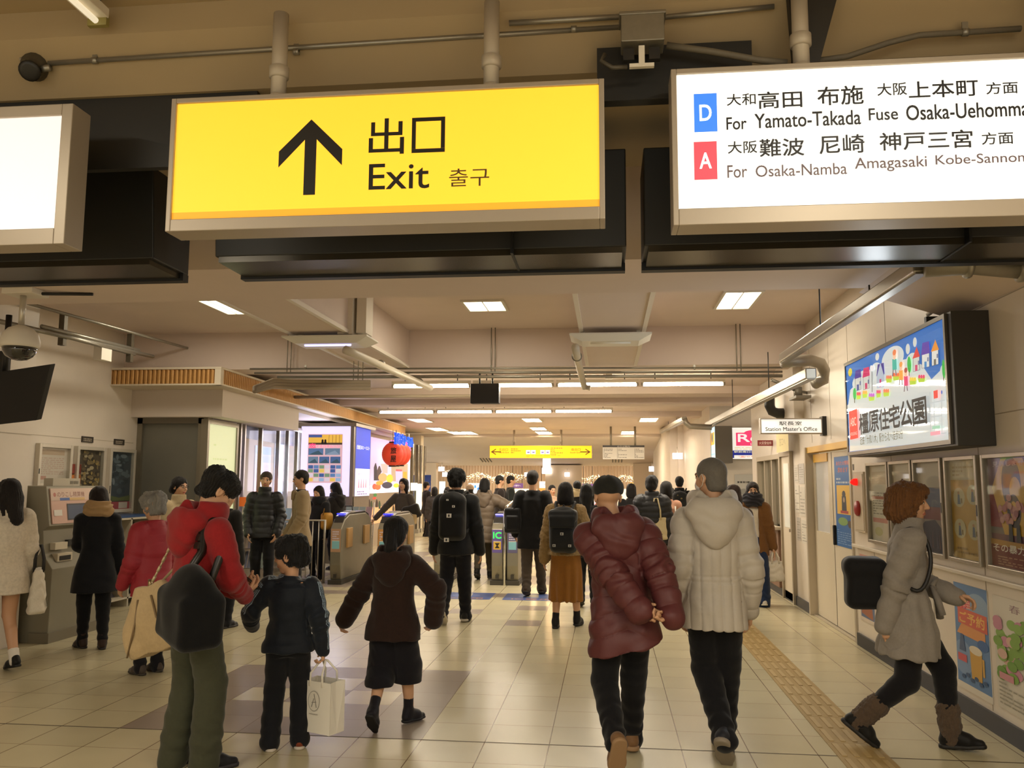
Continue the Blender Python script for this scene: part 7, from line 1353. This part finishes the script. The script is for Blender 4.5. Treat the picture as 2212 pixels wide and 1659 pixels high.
C_ = person('girl with ponytail in dark brown coat walking away', -1.42, 5.68, 4, 1.36, .0056, fem=True, kid=True, lean=2, head=(0, 4, 0), hl=(-.265, .05, .50), hr=(.19, .05, .52), pl=(-.6, -.6, .2), pr=(1, -.4, .1), hand=dict(l=dict(curl=.9), r=dict(curl=.8)), fl=(-.045, -.17, None, 0, 46), fr=(.06, .10, None, -32),
            hair=('pony', '#120f0e'), top=dict(color='#2a1a14', hem=.415, t=.022, flare=1.12, sl=1.22, cuff=.032, collar='hood', hoodw=1.15, tex='fur', texs=60, bump=.5, wrinkle=.007), bottom=dict(color='#141218', w=1.75, end=.2), shoes=dict(kind='boot', color='#16131a', sole='#0f0e10', top=.075, k=1.0), build=1.08)
D_ = person('elderly man in dark cap and maroon padded jacket, hands clasped behind', .09, 5.12, -8, 1.66, .0050, lean=4, side=-4, head=(6, 6, 0), hl=(.05, -.165, .503), hr=(.145, -.155, .50), pl=(-1, -.5, .0), pr=(.8, -.6, .0), hand=dict(l=dict(dir=(.85, -.15, -.35), palm=(.1, -1, .1), curl=.85), r=dict(dir=(-.85, -.35, -.25), palm=(.1, -.1, 1), curl=.8)),
            fl=(-.05, -.19, .10, 6, 62), fr=(.05, .17, None, -6, 0), pelvis=(0, .02, -.01), hair=('none', '#3a3632'), hoff=(-.035, 0, -.01), hat=('cap', '#22221f'), top=dict(color='#5c2a2b', hem=.37, t=.032, flare=1.15, sl=1.15, cuff=.028, collar='hood', hoodw=1.1, quilt='diag', amp=.011, spacing=.10, rough=.55, bump=.1, wrinkle=.012, slant=(.26, .05, -1)), bottom=dict(color='#0f0f13', w=1.15), shoes=dict(color='#7a5a3c', sole='#9a7a58', k=1.04))
E_p = person('grey-haired man with face mask in pale quilted hooded coat', .63, 5.30, 0, 1.75, .0056, lean=2, head=(42, 4, 0), hl=(-.115, .05, .49), hr=(.125, .05, .49), build=.93, hand=dict(), fl=(-.0, -.13, None, -16, 44), fr=(.035, .10, None, 8, 0), hair=('crop', '#6a655e'), mask=True,
            top=dict(color='#b9b0a4', hem=.425, t=.022, flare=1.04, sl=1.0, collar='hood', hoodw=1.12, quilt='v', amp=.012, spacing=.062, rough=.6, bump=.15, wrinkle=.008, waistline=.585), bottom=dict(color='#101014', w=1.18), shoes=dict(color='#23242b', sole='#8a7f70', k=1.06))
F_ = person('woman with auburn hair in grey belted coat walking along the wall', 1.85, 5.64, 106, 1.63, .0050, fem=True, lean=3, head=(-10, 2, 0), hl=(-.09, .16, .56), hr=(.10, -.09, .47), hand=dict(r=dict(dir=(.0, .25, -1), palm=(-1, .2, 0), curl=.5), l=dict(dir=(.2, .8, -.1), palm=(.4, 0, -1), curl=.75)), fl=(-.06, .13, None, -6, -6), fr=(.05, -.22, None, 6, 38), pelvis=(0, 0, -.02),
            hair=('fluffy', '#6b4523', 60), top=dict(color='#8d857c', hem=.345, t=.022, flare=1.30, sl=1.15, collar='high', belt=.60, rough=.8, bump=.25, wrinkle=.012, waist=.2), bottom=dict(color='#141316', w=.86), shoes=dict(kind='boot', color='#151311', sole='#1b1815', top=.075, cuff='#5a4a3c', k=1.1, w=1.15))
s_ = F_['S']; g = MB(); g.use(mat('#857d74', .8, kind='fabric', scale=70)); c0 = np.array((-.02, .135, .60*s_)); g.tube([c0+(0, 0, 0), c0+(-.05, .03, .04), c0+(-.09, .02, .0), c0+(-.04, .02, -.02), c0], .014, 8); g.tube([c0, c0+(-.03, .03, -.1), c0+(-.05, .04, -.2)], [.012, .02, .022], 8); g.tube([c0, c0+(.03, .03, -.09), c0+(.03, .05, -.17)], [.012, .02, .02], 8); part('belt_bow', g, None, F_['root'])
t = held('shoulder_bag', 'black bag slung behind the woman in grey belted coat', F_); c = np.array((.10, -.25, .99)); R = frame(.2, 0, 0)
sculpt('bag_body', [rbox(c, R, (.09, .115, .155), .05, .02), rbox(c+R[2]*.1, R, (.095, .12, .05), .04, .03)], .008, mat('#0f0e10', .7, kind='fabric', scale=70, bump=.3), t, lambda P: .012*(vn(P, (11, 11, 11), 8)-.5))
b = MB(); b.use(mat('#191614', .5)); s0 = F_['SH']['r']; b.tube(smooth_path([c+R[2]*.15, s0+(-.02, -.09, -.16), s0+(-.035, -.075, -.02), s0+(-.035, .0, .068), s0+(-.03, .085, .0), s0+(.0, .10, -.16), s0+(.02, .02, -.30), c+R[2]*.1+R[1]*.12]), .012, 8); part('strap', b, None, t); recentre(t, c+(0, 0, -.16))
# ---- left group
G_ = person('woman in white coat with bare legs at the left edge', -5.12, 6.88, -62, 1.60, .008, fem=True, head=(10, 10, 0), hl=(-.10, .18, .60), hr=(.12, .05, .49), fl=(-.045, .05, None, 0), fr=(.05, -.08, None, 0, 12), hair=('long', '#1a1512'), top=dict(color='#d6cbb8', hem=.40, t=.026, flare=1.12, sl=1.2, collar='high', tex='fur', texs=50, wrinkle=.006), bottom=dict(kind='none', socks=.05, sock_color='#ddd6cb'), shoes=dict(color='#14120f', sole='#14120f'))
carrier('tote_bag', 'white cloth tote bag with dark print on the white coat arm', G_, G_['EL']['r']+(.07, -.05, .03), .32, .12, .38, '#d8cfbe', .2, 60, soft=True, hcol='#1d1a18', art=lambda a, w, h: (a.lines(w*.2, w*.8, h*.2, h*.34, 3, '#4a443c', .6, 95), a.rect(w*.2, h*.14, w*.8, h*.17, '#4a443c')))
H_ = person('woman in black coat and beige scarf at the fare machine', -4.93, 7.90, -38, 1.535, .009, fem=True, lean=3, head=(6, 24, 0), hl=(-.05, .21, .60), hr=(.15, .02, .47), fl=(-.045, .05, None, 22), fr=(.06, -.04, None, -4), hair=('bob', '#1b120d'), scarf=dict(color='#a98a60', w=1.15, s=30), top=dict(color='#121317', hem=.345, t=.016, flare=1.28, sl=1.1, collar='none', waist=0), bottom=dict(color='#0e0e11', w=.8), shoes=dict(kind='boot', color='#33241a', sole='#1d1612', top=.06, w=1.15))
I_ = person('grey-haired person in red jacket behind the beige bag', -3.83, 6.98, -62, 1.49, .008, fem=True, lean=4, head=(8, 8, 0), hl=(-.12, .1, .5), hr=(.13, .06, .47), hair=('messy', '#8d8a84', 60), top=dict(color='#9c2330', hem=.43, t=.024, flare=1.08, sl=1.15, collar='stand', quilt='h', amp=.006, spacing=.12, rough=.6), bottom=dict(color='#17161a', w=1.0), shoes=dict(color='#4a4038', sole='#3a332c'))
carrier('paper_bag', 'white paper bag with blue star print near the beige bag', I_, (.30, -.13, .55), .30, .12, .30, '#e2ddd2', .12, 46, art=lambda a, w, h: (a.poly([(w*(.25+.13*(1 if k % 2 else .45)*math.cos(k*math.pi/3+.5)), h*(.6+.14*(1 if k % 2 else .45)*math.sin(k*math.pi/3+.5))) for k in range(12)][:6] if False else [(w*(.25+(.13 if k % 2 else .06)*math.cos(k*math.pi/5)), h*(.6+(.13 if k % 2 else .06)*math.sin(k*math.pi/5))) for k in range(10)], '#6b87b5'), a.ell(w*.5, h*.3, w*.05, h*.05, '#5a78b0')))
x_, y_, _q = uy(388, 1040, 9.9); J_ = person('woman with glasses and cream collar, facing right at the shutter', x_, 9.9, 128, 1.64, .009, fem=True, head=(22, 4, 0), hair=('bun', '#17120f'), glasses=True, top=dict(color='#b9a582', hem=.42, t=.02, flare=1.1, collar='high'), bottom=dict(color='#1a1a1e'))
x_, y_, _q = uy(488, 1080, 9.2); K_ = person('person in dark coat standing behind the red hoodie man', x_, 9.2, 20, 1.53, .011, head=(0, 10, 0), hair=('short', '#15120f'), top=dict(color='#1e1d1c', hem=.4, t=.022, flare=1.1, collar='stand'), bottom=dict(color='#17171b'))
L_ = person('older man in black puffer jacket facing the camera', -4.98, 12.1, 168, 1.73, .009, head=(4, 4, -4), hl=(-.115, .06, .50), hr=(.115, .06, .50), pl=(-.6, -1, 0), pr=(.6, -1, 0), hair=('short', '#3a2f26'), top=dict(color='#15161a', hem=.455, t=.024, flare=1.06, sl=1.1, collar='high', quilt='h', amp=.010, spacing=.085, rough=.5), bottom=dict(color='#121215', w=1.1))
M_ = person('man with glasses in tan coat looking left', -4.32, 11.78, -118, 1.75, .009, head=(2, 6, 0), hl=(-.12, .08, .5), hr=(.11, .08, .5), hair=('short', '#17120f'), glasses=True, under=dict(color='#1b1d28', ch=.045, name='scarf'), top=dict(color='#8d7a5c', hem=.40, t=.026, flare=1.14, sl=1.15, collar='lapel', open=True), bottom=dict(color='#121217', w=1.0))
x_, y_, _q = uy(689, 1075, 13.9); N_ = person('person with dark hood behind the tan coat man', x_, 13.9, 200, 1.52, .014, head=(0, 10, 0), hair=('bob', '#15120f'), top=dict(color='#1a1a1d', hem=.42, t=.02, collar='hood'))
t = held('shoulder_bag', 'mustard yellow bag behind the tan coat man', N_); c = np.array((-.2, .03, .95)); sculpt('bag_body', [rbox(c, np.eye(3), (.08, .09, .14), .05)], .014, mat('#b8862c', .6), t); b = MB(); b.use(mat('#8a6420', .6)); b.tube([c+(0, 0, .12), N_['SH']['l']+(0, 0, .06), c+(0, .1, .1)], .01, 6); part('strap', b, None, t); recentre(t, c+(0, 0, -.14))
O_ = person('woman with long dark hair in front of the lavender poster box', uy(729, 1080, 15.4)[0], 15.4, -70, 1.58, .012, fem=True, lean=4, head=(6, 14, 0), hl=(-.08, .2, .6), hair=('long', '#120f0e'), top=dict(color='#26221f', hem=.42, t=.022, flare=1.15, collar='hood', tex='fur'), bottom=dict(color='#17161a'))
t = held('shoulder_bag', 'black handbag on the arm of the long haired woman at the poster box', O_); c = np.array((.18, -.12, .95)); sculpt('bag_body', [rbox(c, np.eye(3), (.06, .14, .1), .04)], .014, mat('#131214', .5), t); b = MB(); b.use(mat('#131214', .5)); b.tube([c+(0, .1, .08), c+(0, .08, .2), c+(0, -.08, .2), c+(0, -.1, .08)], .01, 8); part('handle', b, None, t); recentre(t, c+(0, 0, -.1))
P_ = person('woman with long hair stretching one arm towards a gate', uy(870, 1080, 15.9)[0], 15.9, 192, 1.66, .010, fem=True, head=(-6, -6, 0), hr=(.30, .06, .56), hl=(-.11, .14, .60), hair=('long', '#1a120e'), top=dict(color='#4a423a', hem=.45, t=.014, flare=1.05, collar='none'), bottom=dict(kind='skirt', color='#2b2622', end=.32, flare=1.25), shoes=dict(kind='boot', color='#15120f', top=.1))
t = held('handbag', 'beige handbag held by the arm stretching woman', P_); c = np.array((-.22, .17, .93)); sculpt('bag_body', [rbox(c, frame(0, 0, -.15), (.15, .05, .09), .02)], .012, mat('#b39a6e', .6), t); b = MB(); b.use(mat('#8d7750', .6)); b.tube([c+(-.08, 0, .08), c+(-.05, -.01, .18), c+(.05, -.01, .18), c+(.08, 0, .08)], .009, 8); part('handle', b, None, t); recentre(t, c+(0, 0, -.09))
t = held('jacket', 'dark jacket folded over the arm of the arm stretching woman', P_, 'jacket'); c = np.array((-.24, .14, 1.08)); sculpt('folded_cloth', [rbox(c, frame(.2, 0, .3), (.16, .08, .09), .05), rbox(c+(-.1, 0, -.08), frame(.2, 0, .5), (.1, .05, .07), .04)], .013, mat('#2a2620', .8, kind='fabric'), t, lambda P: .02*(vn(P, (9, 9, 9), 2)-.5)); recentre(t, c+(0, 0, -.1))
# ---- middle group at the gates
Q_ = person('young man in black with big black backpack walking to the gates', -1.74, 9.82, 0, 1.73, .009, head=(-4, 4, 0), hl=(-.15, .04, .48), hr=(.155, .04, .48), fl=(-.06, -.14, None, 0, 40), fr=(.055, .1, None, -4), hair=('messy', '#100f0e'), top=dict(color='#101114', hem=.45, t=.026, flare=1.06, sl=1.25, collar='high', rough=.6), bottom=dict(color='#13131a', w=1.15), shoes=dict(color='#23211f', sole='#c4bba8', k=1.05))
backpack('big black backpack with white buckles on the young man in black', Q_, '#0d0d0f', .009, .155, .255, .09, 'plain', '#e2ded6')
R_ = person('woman in fuzzy beige sweater and long brown skirt walking away', -.47, 9.70, 4, 1.595, .009, fem=True, head=(2, 2, 0), hl=(-.15, .03, .48), hr=(.165, .04, .49), fl=(-.07, -.02, None, 4), fr=(.07, .1, None, -16), hair=('bob', '#15110f'), top=dict(color='#93784f', hem=.50, t=.03, flare=1.06, sl=1.35, collar='stand', tex='fur', texs=70, bump=.8, quilt='fuzzy', amp=.014, name='sweater'), bottom=dict(kind='skirt', color='#8a5a22', end=.185, flare=1.22), shoes=dict(kind='boot', color='#151311', sole='#121010', top=.06))
backpack('dark grey flap backpack on the woman in fuzzy beige sweater', R_, '#1b1c1d', .009, .155, .235, .085, 'flap', '#b9b5ac', .14)
S_ = person('man in knee-length black coat walking through the gates', -1.07, 12.35, 2, 1.765, .010, head=(-6, 2, 0), hl=(-.15, .06, .50), hr=(.15, .06, .50), fl=(-.04, -.1, None, 0, 16), fr=(.06, .12, None, -8), hair=('short', '#1c1713'), top=dict(color='#0f0f11', hem=.375, t=.022, flare=1.16, sl=1.2, collar='lapel'), bottom=dict(color='#4a4036', w=1.12), shoes=dict(color='#3a2a1e', sole='#221a14'))
t = held('shoulder_bag', 'black square bag at the left side of the man in black coat', S_); c = np.array((-.28, -.03, 1.06)); sculpt('bag_body', [rbox(c, np.eye(3), (.12, .10, .18), .04), rbox(c-(0, .1, .03), np.eye(3), (.09, .03, .1), .03)], .011, mat('#131316', .55, kind='fabric'), t); b = MB(); b.use(mat('#101012', .6)); b.tube([c+(.02, -.08, .16), S_['SH']['l']+(.03, -.02, .075), c+(.02, .1, .14)], .014, 8); part('strap', b, None, t); recentre(t, c+(0, 0, -.18))
T_ = person('person in taupe hooded puffer coat passing the gate', -2.06, 14.3, 2, 1.66, .011, lean=4, head=(0, 12, 0), hl=(-.1, .16, .55), hr=(.20, .17, .62), pr=(1, -.3, .1), fl=(-.05, -.1, None, 0, 22), fr=(.05, .1, None, 0), hair=('bob', '#141110'), top=dict(color='#6e5f4e', hem=.36, t=.034, flare=1.05, sl=1.25, collar='hood', quilt='h', amp=.012, spacing=.11, rough=.55), bottom=dict(color='#4b4336', w=.9), shoes=dict(kind='boot', color='#171412', top=.06))
U_ = person('woman with long dark hair in charcoal coat beyond the sweater woman', -.27, 11.4, 2, 1.58, .011, fem=True, hair=('long', '#131110'), top=dict(color='#222326', hem=.40, t=.02, flare=1.12, collar='stand'), bottom=dict(color='#16171c', w=1.0), fl=(-.05, -.08, None, 0, 20), fr=(.05, .08, None, 0))
V_ = person('woman in black puffer carrying cream tote, behind the maroon jacket', .61, 12.0, 6, 1.70, .010, fem=True, head=(-8, 4, 0), hair=('bun', '#120f0e'), top=dict(color='#131418', hem=.46, t=.034, flare=1.04, sl=1.3, collar='high', quilt='h', amp=.011, spacing=.075, rough=.5), bottom=dict(color='#18181d'))
carrier('tote_bag', 'cream tote bag hanging from the shoulder of the black puffer woman', V_, V_['SH']['r']+(-.09, -.10, .04), .28, .08, .30, '#c9b993', .26, 0, soft=True, art=lambda a, w, h: a.lines(w*.2, w*.8, h*.1, h*.4, 4, '#5a5248', .5, 97))
W_ = person('woman in pink coat beside the black puffer woman', uy(1440, 1085, 12.6)[0], 12.6, 12, 1.62, .011, fem=True, hair=('bob', '#17130f'), top=dict(color='#b98a70', hem=.42, t=.02, flare=1.1, collar='stand'), bottom=dict(color='#1b1a1e'))
carrier('tote_bag', 'white shoulder bag of the woman in pink coat', W_, W_['SH']['r']+(.0, -.06, -.02), .24, .1, .22, '#d8d2c6', .2, 60, soft=True)
X_ = person('person with long brown hair half hidden behind the pale coat', 1.44, 10.1, 4, 1.575, .010, fem=True, head=(0, 6, 0), fl=(-.04, -.1, None, 0, 20), fr=(.05, .06, None, -6), hair=('long', '#2b1a10'), top=dict(color='#3a2a1e', hem=.45, t=.018, flare=1.05, collar='stand'), bottom=dict(color='#121216', w=.8), shoes=dict(color='#1a1a1c', sole='#c9c0b0'))
Y_ = person('woman with white mask, brown jacket and wide jeans walking forward', 1.95, 11.9, 184, 1.61, .009, fem=True, head=(0, 4, 0), hl=(-.15, .02, .48), hr=(.14, .03, .49), fl=(-.05, .12, None, 4, -8), fr=(.05, -.08, None, 0, 18), hair=('long', '#1d1410'), hat=None, mask=True, scarf=dict(color='#2b2a30', w=1.25, s=14), under=dict(color='#cfc5b4', name='sweater'), top=dict(color='#6d4a26', hem=.40, t=.022, flare=1.1, sl=1.15, collar='none', open=True, name='jacket'), bottom=dict(color='#1d2c4a', w=1.5), shoes=dict(color='#b9b2a4', sole='#d8d2c4'))
carrier('shopping_bag', 'white plastic shopping bag held by the woman with mask', Y_, Y_['WR']['l']+(-.01, .01, -.08), .24, .12, .26, '#d9d3c7', .12, 20, soft=True)
# ---- far crowd
def far(label, px, py, Y, face, H, **k):
    x_ = uy(px, py, Y)[0]; kw = dict(h=.017, hair=('short', '#15120f'), top=dict(color='#1c1b1c', hem=.42, t=.022, flare=1.1, collar='stand'), bottom=dict(color='#18181c')); kw.update(k); return person(label, x_, Y, face, H, **kw)
far('person in dark grey coat near the far left column', 938, 1100, 22, -20, 1.47, fem=True, hair=('bob', '#151210'), top=dict(color='#3a3734', hem=.4, t=.03, flare=1.1, collar='stand', quilt='h', spacing=.1))
far('person in red top far off, left of the backpack man', 966, 1080, 23, -10, 1.46, fem=True, hair=('long', '#1c1410'), top=dict(color='#8f2028', hem=.45, t=.02, collar='stand'), scarf=dict(color='#d8c8b8'))
far('person in striped knit hat right of the backpack man', 1014, 1080, 21, -60, 1.52, hat=('knit', '#a08a70'), top=dict(color='#4a443c', hem=.42, t=.03, collar='hood'))
far('man in dark brown coat beyond the taupe coat, left of two', 1079, 1060, 19, 72, 1.745, head=(0, 6, 0), top=dict(color='#231b18', hem=.38, t=.025, flare=1.1, collar='lapel'))
far('man in dark green coat beyond the taupe coat, right of two', 1103, 1060, 20, 78, 1.755, head=(0, 6, 0), top=dict(color='#1f221f', hem=.38, t=.025, flare=1.1, collar='stand'))
far('person with bare forehead beyond the shoulder of the black coat man', 1193, 1080, 19, 150, 1.54, top=dict(color='#c9a890', hem=.42, t=.02, collar='stand'))
far('man with cream fur collar above the sweater woman', 1247, 1060, 17, 0, 1.63, scarf=dict(color='#cbb892', w=1.2), top=dict(color='#1d1c1e', hem=.42, t=.024, collar='stand'))
far('person in dark coat right behind the dark cap', 1364, 1070, 15, 10, 1.585, hair=('bob', '#151110'))
far('small woman facing the camera by the far column', 1441, 1070, 20, 176, 1.56, fem=True, hair=('bun', '#17120f'), top=dict(color='#3a3430', hem=.42, t=.02, collar='none'))
t2 = far('man in black with dark backpack left of the grey haired head', 1468, 1060, 17, 4, 1.725, top=dict(color='#131315', hem=.44, t=.026, flare=1.05, sl=1.2, collar='high'))
backpack('dark backpack on the far man in black', t2, '#1a1a1a', .017, .15, .22, .08, 'plain', '#8a7a40')
far('dark figure passing the chrome posts at far left', 921, 1100, 25, 60, 1.6)
